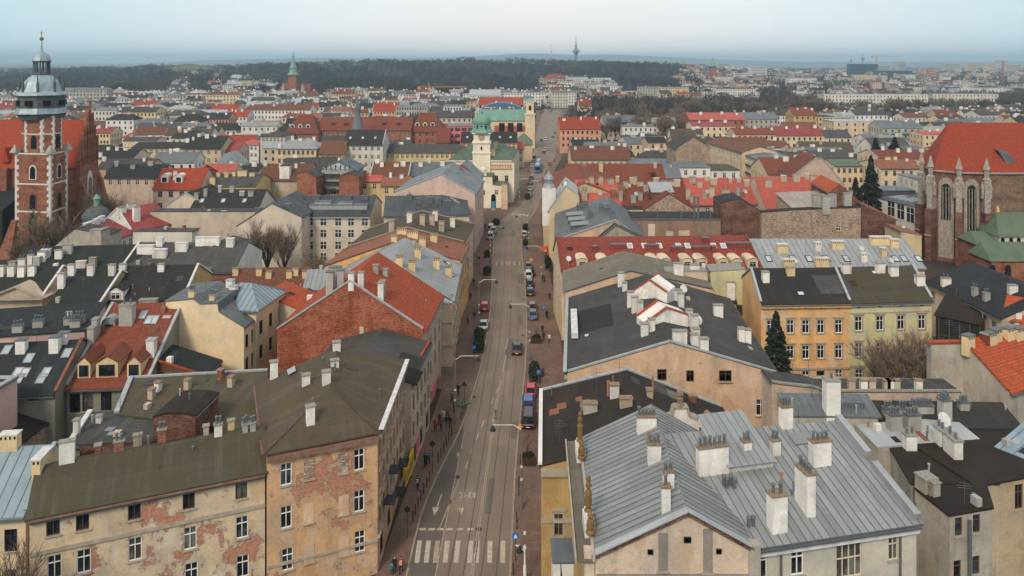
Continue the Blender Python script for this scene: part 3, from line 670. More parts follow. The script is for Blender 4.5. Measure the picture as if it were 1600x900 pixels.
# bus lane and paint, laid out on the road
def lay(mb, pts, z=.012): mb.poly([P(x, y, z) for x, y in pts])
q = MB(); lay(q, [(640, 900), (679, 900), (694, 820), (712, 742), (725, 675), (724, 662), (713, 690), (684, 746), (661, 800), (652, 830)], .008); tag(q.build('asphalt_lane', 'dark_asphalt', uv=False), kind='structure')
Z1 = lambda x, y: (560+x/3.46, 640+y/3.46)
mk = thing('road_marking', 'pale zebra crossing, arrows and lane lines painted on the near roadway', 'road marking', P(720, 800, .01))
def paint(pts, m_='road_paint', nm='paint_stripe'): q = MB(); lay(q, pts, .016); q.build(nm, m_, mk, uv=False)
for t_, b_ in ((332, 315), (380, 366), (428, 415), (482, 468), (540, 527), (608, 602), (644, 638), (712, 709), (782, 780)):
    paint([Z1(b_-13, 828), Z1(b_+13, 828), Z1(t_+13, 708), Z1(t_-13, 708)], 'road_paint' if t_ not in (428,) else 'road_paint_worn')
for x in (347, 396, 443, 491, 547, 607): paint([Z1(x-19, 653), Z1(x+17, 652), Z1(x+19, 640), Z1(x-17, 641)])
for pts, m_ in (([(436, 640), (442, 640), (548, 380), (541, 380)], 'road_paint_worn'), ([(412, 900), (418, 900), (575, 120), (571, 120)], 'road_paint_worn'), ([(606, 900), (611, 900), (738, 0), (734, 0)], 'road_paint_worn'), ([(617, 900), (622, 900), (746, 0), (742, 0)], 'road_paint_worn')): paint([Z1(*p) for p in pts], m_, 'lane_line')
for x, y in ((672, 76), (644, 144), (613, 219), (584, 300)): paint([Z1(x-9, y+18), Z1(x-3, y+18), Z1(x+9, y-18), Z1(x+4, y-18)])
for (x, y, dx, k) in ((425, 550, 26, 1.0), (558, 550, 5, .85), (548, 245, 22, .6)):
    paint([Z1(x-18*k-dx*.3, y-22*k), Z1(x-dx*.6, y+25*k), Z1(x+16*k-dx*.1, y-22*k)], 'road_paint' if k > .7 else 'road_paint_worn', 'arrow_head')
    paint([Z1(x-4*k, y-24*k), Z1(x+4*k, y-24*k), Z1(x+dx+3*k, y-24*k-70*k), Z1(x+dx-3*k, y-24*k-70*k)], 'road_paint' if k > .7 else 'road_paint_worn', 'arrow_stem')
# the letters KMK, written to be read from the far side
def strokes(x0, x1, y0, y1, segs):
    for a, b, c, d in segs:
        p, q_ = (x1+(x0-x1)*a, y0+(y1-y0)*b), (x1+(x0-x1)*c, y0+(y1-y0)*d); w_ = 3.0
        paint([Z1(p[0]-w_, p[1]), Z1(p[0]+w_, p[1]), Z1(q_[0]+w_, q_[1]), Z1(q_[0]-w_, q_[1])], 'road_paint', 'letter_stroke')
KS = [(0, 0, 0, 1), (.1, .5, 1, 1), (.1, .5, 1, 0)]; MS = [(0, 0, 0, 1), (0, 1, .5, .45), (.5, .45, 1, 1), (1, 0, 1, 1)]
strokes(606, 630, 446, 478, KS); strokes(574, 602, 446, 478, MS); strokes(545, 570, 446, 478, KS)
mk2 = thing('road_marking', 'dashed white centre line and worn zebra crossing on the road near the hotel', 'road marking', P(790, 410, .01))
def paint2(pts, m_='road_paint_worn', nm='paint_stripe'): q = MB(); lay(q, pts, .016); q.build(nm, m_, mk2, uv=False)
Z2 = lambda x, y: (660+x/4.09, 440+y/4.09); Z3 = lambda x, y: (700+x/5.625, 300+y/5.625)
for pts in ([(508, 578), (517, 578), (538, 470), (529, 470)], [(530, 430), (537, 430), (551, 362), (544, 362)], [(440, 900), (446, 900), (500, 632), (495, 632)], [(452, 900), (458, 900), (508, 632), (503, 632)], [(438, 778), (446, 778), (456, 742), (449, 742)], [(466, 712), (474, 712), (486, 678), (479, 678)]): paint2([Z2(*p) for p in pts], nm='lane_line')
for x in (425, 475, 516, 541, 582, 630): paint2([Z3(x-8, 641), Z3(x+8, 641), Z3(x+9, 607), Z3(x-7, 607)])
for x, y in ((566, 200), (598, 204), (632, 205), (668, 206), (700, 206)): paint2([Z3(x-14, y+10), Z3(x+2, y+10), Z3(x+16, y-12), Z3(x, y-12)])
# ------------------------------------------------------------------ palette
plaster('grime', (.27, .235, .195), .6); plaster('pl_peel', (.62, .475, .32), .55, .55, (.46, .17, .10)); plaster('pl_ochre_peel', (.60, .365, .20), .65, .50, (.46, .18, .10))
for n_, c_, d_ in (('cream', (0.66, 0.51, 0.34), 0.4), ('cream_clean', (0.7, 0.54, 0.34), 0.22), ('beige', (0.56, 0.46, 0.36), 0.4), ('peach', (0.6, 0.41, 0.275), 0.5), ('orange_pl', (0.7, 0.41, 0.18), 0.5), ('green_pl', (0.59, 0.55, 0.32), 0.4), ('grey_pl', (0.39, 0.36, 0.31), 0.45), ('white_pl', (0.66, 0.63, 0.59), 0.4), ('yellow_pl', (0.62, 0.46, 0.22), 0.4), ('pink_pl', (0.55, 0.37, 0.33), 0.35), ('hot_pink', (0.66, 0.16, 0.19), 0.25), ('ochre_pl', (0.45, 0.31, 0.13), 0.45), ('concrete', (0.4, 0.355, 0.29), 0.6), ('stained', (0.55, 0.42, 0.32), 0.8), ('olive_grey', (0.25, 0.24, 0.19), 0.4), ('tan_pl', (0.46, 0.35, 0.23), 0.6), ('salmon', (0.6, 0.3, 0.2), 0.4), ('hotel_pl', (0.56, 0.48, 0.39), 0.18), ('facade_tan', (0.5, 0.38, 0.28), 0.5), ('red_pl', (0.42, 0.1, 0.07), 0.4), ('townhall_pl', (0.74, 0.66, 0.52), 0.2)): plaster(n_, c_, d_)
brickm('brick_red', (.34, .07, .036), (.46, .125, .06), patch=(.50, .17, .065), amt=.5); brickm('brick_dark', (.13, .045, .032), (.20, .08, .052), amt=.4); brickm('brick_pale', (.36, .22, .15), (.46, .32, .23), patch=(.56, .46, .37), amt=.8); brickm('brick_church', (.29, .088, .045), (.37, .125, .062), amt=.3); brickm('brick_brown', (.17, .095, .062), (.25, .15, .10), amt=.4); brickm('brick_orange', (.34, .105, .055), (.42, .14, .075), amt=.25)
felt('felt_dark', (0.0284, 0.0278, 0.0271), (.045, .038, .03)); felt('felt_grey', (0.0633, 0.0609, 0.0585), (.045, .04, .033)); felt('felt_brown', (0.0697, 0.0558, 0.0394), (.10, .07, .035), .6); felt('felt_olive', (0.0665, 0.0597, 0.0409), (.085, .062, .03), .6); felt('felt_green', (0.021, 0.0247, 0.0228), (.03, .035, .026)); felt('felt_blue', (0.0222, 0.0266, 0.0297), (.03, .033, .036)); felt('felt_beige', (0.1422, 0.1255, 0.0963), (.12, .10, .07)); felt('felt_umber', (0.0215, 0.0166, 0.0143), (.055, .04, .028))
tilem('tile_orange', (.44, .085, .03), amt=.22); tilem('tile_church', (.36, .055, .022), amt=.25); tilem('tile_rust', (.22, .058, .032), amt=.4); tilem('tile_brown', (.19, .075, .042), amt=.45); tilem('tile_old', (.30, .12, .07), amt=.5); tilem('tile_crimson', (.27, .058, .04), amt=.3)
metalm('metal_silver', (.29, .305, .305)); metalm('metal_cap', (.30, .375, .405), (.16, .18, .18), .5); metalm('metal_pale', (.40, .415, .415)); metalm('metal_blue', (.26, .335, .37)); metalm('metal_dark', (.075, .083, .09)); metalm('metal_slate', (.15, .165, .175)); metalm('metal_red', (.40, .082, .055), (.26, .10, .07), .6, .55, .05); metalm('metal_crimson', (.24, .04, .036), None, .4, .5, .1); metalm('metal_rust', (.36, .33, .30), (.24, .085, .04), .8, .6, .2); metalm('copper', (.17, .32, .25), (.11, .19, .15), .5, .6, .1); metalm('copper_old', (.11, .15, .10), (.085, .09, .06), .5, .65, .1)
SD = (.065, 1, 0)          # direction of the street
# ------------------------------------------------------------------ left of the street, nearest first
b = house('tenement', 'tall corner tenement with peeling ochre walls and brown felt roof beside the road', (417, 705), (590, 672), 14, C=(632, 563), D=(403, 600), rt='gy', rh=2.6, t=.52, hf=5, wm='pl_ochre_peel', rm='felt_brown', gutm='gutter_rust',
  wins=[('F', 'px', [(447, 741), (447, 808), (449, 874), (561, 718), (561, 783), (562, 846)], 1.0, 2.05, 'white'),
        ('R', 4, [.6], 1.6, 2.6, 'dark'), ('R', 8, [4.3, 7.6, 10.8], .95, 1.9, 'brown+trim')],
  bands=[('F', 13.35, .5, .5, 'gutter_rust'), ('R', 13.4, .4, .4, 'trim'), ('R', 3.6, .25, .3, 'trim'), ('F', 3.3, .12, .25, 'trim')])
for p in ((485, 726), (487, 856), (537, 852), (537, 788)): pass
BL = b
def panel(b, side, x, y, w, h, m, name='bricked_window', depth=.05):
    p0, p1, z0, z1 = b.walls[side]; d = (p1-p0).xy.to_3d().normalized(); n = V((d.y, -d.x, 0)); r = ray(x, y); t = n.dot(p0-V((0, 0, p0.z)))/n.dot(r) if False else n.dot(V((p0.x, p0.y, 0)))/n.dot(r); c = V((0, 0, CH))+r*t
    q = MB(); q.box(c+n*(depth/2)-V((0, 0, h/2)), w, depth, h, math.atan2(d.y, d.x)); o = q.build(name, m, b.root)
    q = MB(); q.box(c+n*.09-V((0, 0, h/2+.1)), w+.2, .18, .09, math.atan2(d.y, d.x)); q.build('sill', 'trim', o)
for x, y in ((482, 802), (483, 864), (537, 789), (538, 853)): panel(b, 'F', x, y, .95, 1.8, 'peach')
for x, y in ((483, 733), (536, 724)): panel(b, 'F', x, y, .95, 1.9, 'brick_pale')
for x, y, h_ in ((412, 668, 1.5), (402, 640, 1.6), (485, 662, 1.7), (510, 600, 1.3), (523, 577, 1.0), (478, 602, 1.1), (428, 574, 1.3), (526, 548, 1.0)): chim(b, x, y, .8, .6, h_, 'ch_white', 0)
pipe(b, 471, 604, 1.4, .12); pipe(b, 524, 586, 1.2, .1); patch(b, 456, 580, 1.4, .9, 'coping', 'hatch')
q = MB(); p0, p1, _, _ = b.walls['R']; q.bar(V((p0.x+.35, p0.y, 14.1)), V((p1.x+.35, p1.y, 14.1)), .5, .12); q.build('eave_flashing', 'coping_white', b.root)
b = house('tenement', 'long grey tenement with fallen plaster showing brick and olive felt roof', (46, 803), (414, 731), 12.3, dep=8.5, rt='gx', rh=2.1, t=.42, wm='pl_peel', rm='felt_olive', oh=.5, gutm='gutter_rust',
  wins=[('F', 'px', [(83, 819), (129, 811), (210, 795)], 1.0, 1.9, 'brown'), ('F', 'px', [(295, 778), (377, 762)], 1.0, 2.0, 'brown'), ('F', 'px', [(85, 886), (131, 877), (211, 858), (297, 841), (378, 824), (299, 897), (379, 885)], 1.05, 2.0, 'white')],
  bands=[('F', 11.75, .35, .5, 'gutter'), ('F', 8.9, .16, .3, 'trim')])
for x, y, m_, w_, h_, p_ in ((105, 697, 'ch_white', 1.2, 1.1, 0), (153, 700, 'ch_brick', .5, .6, 0), (186, 703, 'ch_brick', .8, .9, 2), (215, 699, 'ch_grey', .7, 1.2, 0), (253, 694, 'ch_brick', .7, 1.4, 2), (322, 678, 'ch_beige', .5, .9, 0), (341, 676, 'ch_white', .7, .9, 2), (361, 674, 'ch_cream', .6, 1.1, 0), (383, 674, 'ch_grey', .5, .7, 2), (395, 672, 'ch_grey', .5, .7, 2)): chim(b, x, y, w_, .5, h_, m_, p_)
aerial(b, 122, 700, 3)
b = house('house', 'cream house with pale blue metal roof at the left edge', (-150, 815), (40, 801), 12, dep=10, rt='gx', rh=3.1, wm='cream', rm='metal_blue', seams=.9, cop='R', copm='metal_blue', wins=[('F', 4, [2, 5.4, 8.8], 1, 1.9, 'dark')])
chim(b, 16, 700, 1.5, .8, 1.3, 'ch_cream', 0, 'coping_white', slot=True); chim(b, 66, 734, .7, 2.2, 1.4, 'ch_cream', 0, 'coping_white', slot=True)
# back wings between the long tenement and the cream blank wall
b = house('outbuilding', 'low rear wing with dark felt roof and white edge behind the long tenement', (108, 696), (252, 690), 12.0, C=(252, 642), D=(141, 645), rt='flat', wm='brick_dark', rm='felt_grey', oh=.1)
q = MB(); q.bar(b.planes[0][0]+V((0, 0, .25)), b.planes[0][3]+V((0, 0, .25)), .5, .25); q.build('coping', 'coping_white', b.root)
for x, y in ((120, 655), (155, 662)): chim(b, x, y, .5, .5, .8, 'ch_white')
patch(b, 172, 672, .8, .8, 'metal_silver'); patch(b, 176, 679, .9, .7, 'metal_blue')
b = house('outbuilding', 'brown felt roofed rear wing stepping down beside the corner tenement', (182, 648), (408, 676), 12.2, C=(418, 592), D=(205, 604), rt='shed', rh=.9, wm='brick_dark', rm='felt_olive', oh=.1)
q = MB(); q.bar(b.planes[0][0]+V((0, 0, .25)), b.planes[0][3]+V((0, 0, .25)), .5, .25); q.bar(b.planes[0][3]+V((0, 0, .2)), b.planes[0][2]+V((0, 0, .2)), .3, .2); q.build('coping', 'coping', b.root)
for x, y, m_ in ((237, 625, 'ch_beige'), (247, 614, 'ch_white'), (293, 610, 'ch_beige'), (361, 605, 'ch_beige'), (345, 594, 'ch_brick')): chim(b, x, y, .6, .6, 1.2, m_, 0, 'cap_rust')
b = prof('outbuilding', 'small brick parapet block with curved felt roof on the rear wing', [(240, 651), (258, 646), (290, 646), (305, 650)], 73.0, 5, wm='brick_dark', rm='felt_umber', z0=8, oh=.1)
b = house('outbuilding', 'narrow brick yard range with black opening behind the olive roof', (190, 690), (405, 668), 11.0, dep=3.0, rt='flat', wm='brick_dark', rm='felt_umber', oh=.1)
# red tiled house with dormers
b = house('house', 'red tiled house with three gabled dormers and grey rear wall', (104, 604), (228, 600), 10.6, dep=24, rt='gx', rh=6.0, wm='olive_grey', rm='tile_rust', cop='LR', copm='coping', oh=.5,
  wins=[('F', 'px', [(117, 630), (137, 628), (166, 627)], 1.25, 2.3, 'dark+one')])
for x, y, w_ in ((131, 592, 1.5), (167, 591, 2.6), (209, 591, 1.6)): dormer(b, x, y, w_, 1.9, 'gable', 'ch_cream', 'tile_rust', 'dark+one', .75, w_*.7)
chim(b, 199, 505, 1.7, 1.2, 2.5, 'ch_grey', 2, 'cap_conc'); chim(b, 150, 500, .7, 1.0, 1.5, 'ch_grey'); chim(b, 144, 530, .8, 1.0, 1.7, 'ch_grey'); chim(b, 237, 555, 1.0, 1.0, 2.0, 'ch_white', 0, 'coping')
skyl(b, 224, 493, .9, 1.5); skyl(b, 233, 501, .9, 1.5); skyl(b, 242, 501, .9, 1.5); dormer(b, 170, 511, 1.6, .4, 'arch', 'metal_silver', 'metal_silver', 'dark+one', .8)
# cream blank wall building
b = prof('house', 'cream house with big blank end wall and blue-grey metal roof', [(259, 471), (303, 467), (313, 475), (340, 474), (342, 487), (381, 511)], 100.5, 8, SD, 'cream_clean', 'metal_slate', seams=.8, oh=.15,
  wins=[('R', 4, [3.5, 7.2, 10.4], 1.0, 1.9, 'dark')])
chim(b, 300, 465, .8, .6, 1.0, 'ch_cream', 3); chim(b, 332, 470, .7, .6, .8, 'ch_cream', 4)
b = house('house', 'blue-grey hipped metal roof pavilion behind the cream blank wall', (318, 480), (400, 484), 15.0, dep=9, rt='gx', rh=2.2, hf=3, hb=3, wm='cream_clean', rm='metal_blue', seams=.8, wins=[('R', 3, [4, 7.5, 11], 1, 2, 'dark')])
for x, y in ((330, 455), (360, 448), (365, 460)): chim(b, x, y, 1.0, .8, 1.2, 'ch_white', 0, 'coping')
skyl(b, 340, 462, .9, 1.6); skyl(b, 326, 460, 1.0, 2.2, 'fr_white')
b = prof('outbuilding', 'low grey felt roof with red ridge flashing below the cream blank wall', [(205, 600), (238, 563), (318, 588)], 93.0, 5, SD, 'brick_dark', 'felt_blue', oh=.1, cop='F', copm='tile_orange')
patch(b, 225, 592, 2.5, 1.0, 'metal_blue'); chim(b, 240, 595, .7, .6, .9, 'ch_beige')
# dark roofs at the left edge
b = house('house', 'house with slate-grey felt roof and many skylights at the left edge', (-60, 622), (86, 614), 11.0, dep=14, rt='gx', rh=3.6, wm='olive_grey', rm='felt_blue', cop='R', copm='tile_old', wins=[('F', 'px', [(52, 622)], 1.3, .6, 'dark')])
for x, y in ((11, 548), (46, 561), (105, 553), (28, 583), (39, 584), (30, 593), (72, 583), (65, 593)): skyl(b, x, y, .95, 1.4)
for x, y, h_ in ((34, 550, 1.5), (86, 549, 1.8), (100, 535, 1.2)): chim(b, x, y, 1.1, .9, h_, 'ch_white', 0, 'gutter')
b = house('house', 'slate-grey flat roofed house with vents behind the skylit roof', (-50, 530), (132, 516), 14.0, dep=9, rt='shed', rh=.8, wm='pink_pl', rm='felt_blue')
for x, y in ((28, 520), (60, 512), (108, 508), (125, 506), (118, 512)): chim(b, x, y, 1.2, .7, 1.0, 'ch_grey', 3, 'gutter')
b = prof('house', 'narrow pink end wall at the left edge', [(-160, 640), (-62, 640)], 76, 8, SD, 'pink_pl', 'metal_pale', oh=.1)
b = house('outbuilding', 'ruined brick lean-to with rusty felt roof under the skylit house', (20, 700), (104, 640), 7.5, dep=6, rt='shed', rh=2.5, wm='brick_pale', rm='felt_umber')
# row with white chimneys
b = house('house', 'beige house with triangular pediment and green felt roof', (-70, 466), (66, 464), 12.0, dep=12, rt='gx', rh=3.2, wm='facade_tan', rm='felt_green', cop='R', copm='coping_white', wins=[('F', 'px', [(8, 472), (35, 472), (57, 472), (9, 500), (35, 500), (58, 500)], 1.3, 2.2, 'white+trim')], bands=[('F', 9.0, .25, .3, 'trim')])
q = MB(); p0, p1, _, z1 = b.walls['F']; d_ = (p1-p0).normalized(); n_ = V((d_.y, -d_.x, 0)); c_ = P(27, 466, 12)+n_*.15; tp = [c_-d_*5, c_+d_*4.4, c_+V((0, 0, 2.0))]; q.hexa([k+n_*.1 for k in tp], [k-n_*3.5 for k in tp]); q.build('pediment', 'facade_tan', b.root)
q = MB(); [q.bar(a_+n_*.3, e_+n_*.3, .5, .25) for a_, e_ in ((tp[0], tp[2]), (tp[2], tp[1]), (tp[0], tp[1]))]; q.build('pediment_moulding', 'trim', b.root)
for x in range(-30, 66, 16): chim(b, x, 432+random.uniform(-2, 3), 1.1, .7, 1.6, 'ch_white')
b = house('house', 'ochre house with wide dark felt roof between white edges', (70, 481), (152, 481), 12.0, dep=14, rt='gx', rh=3.6, t=.5, wm='ochre_pl', rm='felt_green', cop='R', copm='coping_white', wins=[('F', 'px', [(86, 499), (115, 498), (135, 498)], 1.2, 1.6, 'white'), ('F', 'px', [(84, 487.5), (118, 487.5), (143, 487.5)], .8, .6, 'dark')], bands=[('F', 10.2, .2, .3, 'trim')])
for x in (96, 112, 175, 142): chim(b, x, 430, 1.0, .6, 1.7, 'ch_white')
b = house('house', 'dark felt roofed house with white dormers at its eave', (164, 471), (286, 468), 12.0, dep=14, rt='gx', rh=3.6, wm='ochre_pl', rm='felt_dark', cop='LR', copm='coping_white')
for x in (181, 224, 261): dormer(b, x, 470, 2.2, 1.5, 'gable', 'white_pl', 'felt_dark', 'white', .6)
for x in (192, 252): chim(b, x, 424, 1.0, .6, 1.2, 'ch_white')
b = house('house', 'small yard house with flat roof between the dark roofs', (205, 492), (258, 490), 11.0, dep=6, rt='flat', wm='ochre_pl', rm='metal_slate')
for x, y in ((190, 488), (232, 484)): chim(b, x, y, 2.6, 1.0, 1.6, 'ch_grey', 0, 'cap_conc')
b = house('house', 'wide dark green felt roof lined with white chimneys below the brick church', (8, 428), (222, 423), 11.5, dep=13, rt='gx', rh=3.2, wm='olive_grey', rm='felt_green', oh=.2)
for x, y in ((10, 420), (20, 418), (35, 417), (48, 415), (58, 414), (66, 408), (72, 402), (92, 404), (127, 418), (145, 420), (106, 396)): chim(b, x, y, random.uniform(.8, 1.7), random.uniform(.6, .9), random.uniform(.9, 2.0), random.choice(['ch_white', 'ch_white', 'ch_grey']), random.choice([0, 0, 2]), random.choice(['coping_white', 'cap_conc']))
b = house('house', 'dark felt roof with white end house and small window facing the yard', (186, 424), (366, 424), 11.5, dep=15, rt='gx', rh=3.4, wm='white_pl', rm='felt_grey', cop='L', copm='coping_white', wins=[('F', 'px', [(347, 407)], 1.2, 1.8, 'white')])
for x, y, w_ in ((228, 396, 3.0), (250, 402, 2.5), (284, 392, 2.2), (325, 383, 4.5), (360, 385, 1.4), (250, 384, 1.2)): chim(b, x, y, w_, .9, 1.5, 'ch_white', 0, 'coping_white')
for x in (234, 252): chim(b, x, 418, .5, .5, .8, 'ch_brick', 2)
b = prof('house', 'white end wall of a small house beside the bare trees', [(310, 394), (335, 384), (368, 392)], 141, 8, SD, 'white_pl', 'felt_grey', wins=[('F', 'px', [(347, 406)], 1.3, 1.9, 'white'), ('F', 'px', [(326, 408)], 1.0, 2.5, 'brown')])
# long brown range and yard roofs
b = house('outbuilding', 'low range with rusty brown roof and orange chimneys', (300, 448), (480, 445), 9.5, dep=7, rt='gx', rh=2.2, wm='ochre_pl', rm='tile_brown')
for x in (308, 325, 368, 405, 420, 452, 462, 477): chim(b, x, 432+random.uniform(-3, 3), 1.0, .6, 1.2, 'ch_cream', 0, 'cap_rust')
b = house('house', 'yellow yard house with blue-grey metal roof and two skylights', (404, 487), (472, 484), 11.5, dep=10, rt='gx', rh=1.8, wm='cream', rm='metal_silver', seams=.8, wins=[('F', 3, [2.0, 5.5, 8.6], 1, 1.7, 'dark')])
skyl(b, 427, 463, .9, 1.6); skyl(b, 449, 462, .9, 1.6); chim(b, 454, 456, 1.0, 1.0, 1.2, 'ch_grey', 0, 'gutter'); chim(b, 438, 468, .8, .8, 1.0, 'ch_grey')
b = house('house', 'silver metal roofed yard house behind the brick gable', (474, 452), (556, 450), 11.5, dep=9, rt='gx', rh=2.0, wm='ochre_pl', rm='metal_silver', seams=.8)
b = house('house', 'narrow house with orange tile lean-to roof beside the brick gable', (466, 482), (500, 462), 13.0, dep=6, rt='shed', rh=1.6, wm='beige', rm='tile_orange')
chim(b, 500, 460, 1.6, .9, 2.0, 'ch_grey', 0, 'gutter')
# brick gable with the red roof
b = prof('tenement', 'house with bare red brick end wall and bright orange tile roof', [(433, 515), (547, 440), (661, 515)], 101.4, 15.5, SD, 'brick_red', 'tile_orange', cop='F', copm='coping', oh=.5, sidem={'R': 'facade_tan'}, wins=[('F', 'px', [(531, 522)], 1.3, 1.4, 'brown'), ('R', 4, [4.3, 7.7], 1.0, 1.9, 'brown+trim')])
for x, y, h_, m_ in ((549, 440, 1.2, 'ch_white'), (564, 447, 1.9, 'ch_white'), (578, 461, 2.6, 'ch_white'), (595, 468, 2.3, 'ch_white'), (598, 461, 2.0, 'ch_grey'), (587, 427, 1.2, 'ch_grey'), (602, 431, 1.0, 'ch_grey')): chim(b, x, y, .75, .65, h_, m_, 0, 'cap_conc')
for x, y, w_, h_ in ((497, 479, 1.8, 2.8), (516, 458, 1.0, 3.0), (524, 450, 1.6, 3.0), (533, 446, .9, 2.2)): chim(b, x, y, w_, .9, h_, 'ch_grey', 0, 'gutter')
q = MB(); p0 = b.top[-1]; d_ = V(SD).normalized()
for k in range(16): q.bar(p0+d_*k*.95+V((.5, 0, -.1)), p0+d_*k*.95+V((2.2, 0, .35)), .05)
for k in range(3): q.bar(p0+V((.8+k*.6, 0, .1*k)), p0+d_*15+V((.8+k*.6, 0, .1*k)), .05)
q.build('snow_fence', 'gutter', b.root)
panel(b, 'F', 565, 524, .55, 2.4, 'beige', 'plaster_strip', .03); panel(b, 'R', 676, 628, 3.2, 4.4, 'hot_pink', 'shop_front', .12); panel(b, 'R', 684, 600, 2.0, 2.2, 'red_pl', 'shop_front', .12)
b = prof_w('tenement', 'low grey roofed tenement between the corner tenement and the brick gable', [V((-25, 88.6, 11.5)), V((-18.5, 88.6, 13.1)), V((-12.1, 88.6, 11.2))], 12.6, SD, 'facade_tan', 'felt_grey', wins=[('R', 3, [.5], 1.7, 2.4, 'dark'), ('R', 5, [4.0, 7.3], 1.0, 1.9, 'brown+trim')], bands=[('R', 10.6, .35, .5, 'trim'), ('R', 3.4, .2, .3, 'trim')])
q = MB(); q.bar(V((-11.9, 96, 11.5)), V((-11.3, 101, 11.5)), .3, .25); q.build('flashing', 'tile_orange', b.root); patch(b, 640, 566, 4, 3, 'felt_dark'); patch(b, 632, 585, 4, 4, 'felt_umber')
panel(b, 'R', 652, 690, 2.2, 2.6, 'hot_pink', 'shop_front')
# ------------------------------------------------------------------ right of the street, nearest first
Yg = 50.8
b = prof('palace', 'grey metal roofed corner palace with bare beige end wall', [(930, 866), (1074, 799), (1172, 853)], Yg, 15.5, (.03, 1, 0), 'stained', 'metal_silver', panels=.62, oh=.25, cop='', gut=False,
  wins=[('F', 'px', [(1016, 862), (1123, 861)], .38, .34, 'dark+one+gable+nosill'), ('F', 'px', [(1074, 843)], .5, .4, 'dark+one+gable+nosill')])
R1 = b
q = MB(); t_ = b.top; [q.bar(t_[i]+V((0, -.16, -.12)), t_[i+1]+V((0, -.16, -.12)), .1, .2) for i in (0, 1)]; q.build('brick_verge', 'brick_dark', b.root)
q = MB(); [q.bar(t_[i]+V((0, -.05, .16)), t_[i+1]+V((0, -.05, .16)), .6, .08) for i in (0, 1)]; q.build('verge_flashing', 'metal_pale', b.root)
for x, y, w_, d_, h_, p_ in ((1010, 672, 1.6, .7, 1.2, 5), (1022, 723, 1.0, .6, 1.5, 3), (1044, 766, .8, .5, 1.4, 2), (1040, 800, .6, .5, 1.8, 1)): chim(b, x, y, w_, d_, h_, 'ch_white', p_, 'cap_rust')
for x, y in ((1012, 698), ): pipe(b, x, y, 1.2, .06, 'pot_clay')
for x, y, w_, h_ in ((1036, 862, .65, 2.6), (1106, 860, .65, 3.0)): panel(b, 'F', x, y, w_, h_, 'grime', 'flue_strip', .04)
q = MB(); q.box(V(((t_[0].x+t_[2].x)/2, t_[0].y-.04, 0)), (t_[2].x-t_[0].x)*.98, .12, 14.6); q.build('plinth_render', 'grime', b.root)
# street-side cornice walk, white bay and ochre finials
q = MB(); e0, e1 = t_[0], b.bk[0]; q.bar(e0+V((-.75, -.3, -.35)), e1+V((-.75, .2, -.35)), 1.2, .12); q.build('cornice_walk', 'felt_beige', b.root)
q = MB(); q.bar(e0+V((-1.35, -.3, -.25)), e1+V((-1.35, .2, -.25)), .12, .3); q.bar(e0+V((-.12, -.3, -.1)), e1+V((-.12, .2, -.1)), .2, .5); q.build('cornice_edge', 'trim', b.root)
q = MB(); q.box(e0+V((-.4, .3, -16)), .7, .7, 16.2); q.build('corner_pier', 'stained', b.root)
q = MB(); q.box(V((t_[2].x+.3, t_[2].y+.25, 0)), .8, .7, 16.6); q.build('corner_pier', 'concrete', b.root)
metalm('gilt_stone', (.20, .115, .035), (.10, .075, .05), .6, .8, 0)
for k, (yy, zz) in enumerate(((53.9, 0), (63.8, 0))):
    c = V((e0.x-.25+.03*(yy-50), yy, e0.z-.3)); q = MB(); q.box(c+V((0, 0, 0)), .75, 1.9, 1.0); q.box(c+V((0, 0, 1.0)), .55, 1.3, .35); o = q.build('parapet_gable', 'white_pl', b.root)
    q = MB(); q.lathe(c+V((0, .1, 1.3)), [(.30, 0), (.31, .15), (.17, .3), (.24, .45), (.24, 1.3), (.3, 1.35), (.2, 1.5), (.11, 1.7), (.23, 1.85), (.2, 2.05), (.07, 2.2), (.15, 2.3), (.18, 2.45), (.1, 2.6)], 8); q.build('finial', 'gilt_stone', b.root)
    q = MB(); q.lathe(c+V((0, -1.3, .6)), [(.34, 0), (.36, .15), (.22, .3), (.30, .45), (.28, .9), (.16, 1.1), (.26, 1.25), (.1, 1.5)], 8); q.build('finial', 'gilt_stone', b.root)
q = MB(); q.box(V((3.85, 56.4, 0)), 1.5, 2.6, 12.4); o = q.build('bay', 'white_pl', b.root); q = MB(); q.box(V((3.85, 56.4, 12.4)), 1.7, 2.8, .15); q.build('bay_roof', 'metal_slate', o)
q = MB(); q.box(V((4.2, 51.2, 0)), 1.6, 2.0, 13.2); o = q.build('balcony', 'white_pl', b.root)
q = MB()
for k in range(7): q.tube(V((3.45, 50.4+k*.28, 13.3)), V((3.45, 50.4+k*.28, 14.4)), .03, .03, 4)
q.bar(V((3.45, 50.3, 14.4)), V((3.45, 52.2, 14.4)), .06); q.build('balcony_railing', 'fr_dark', o)
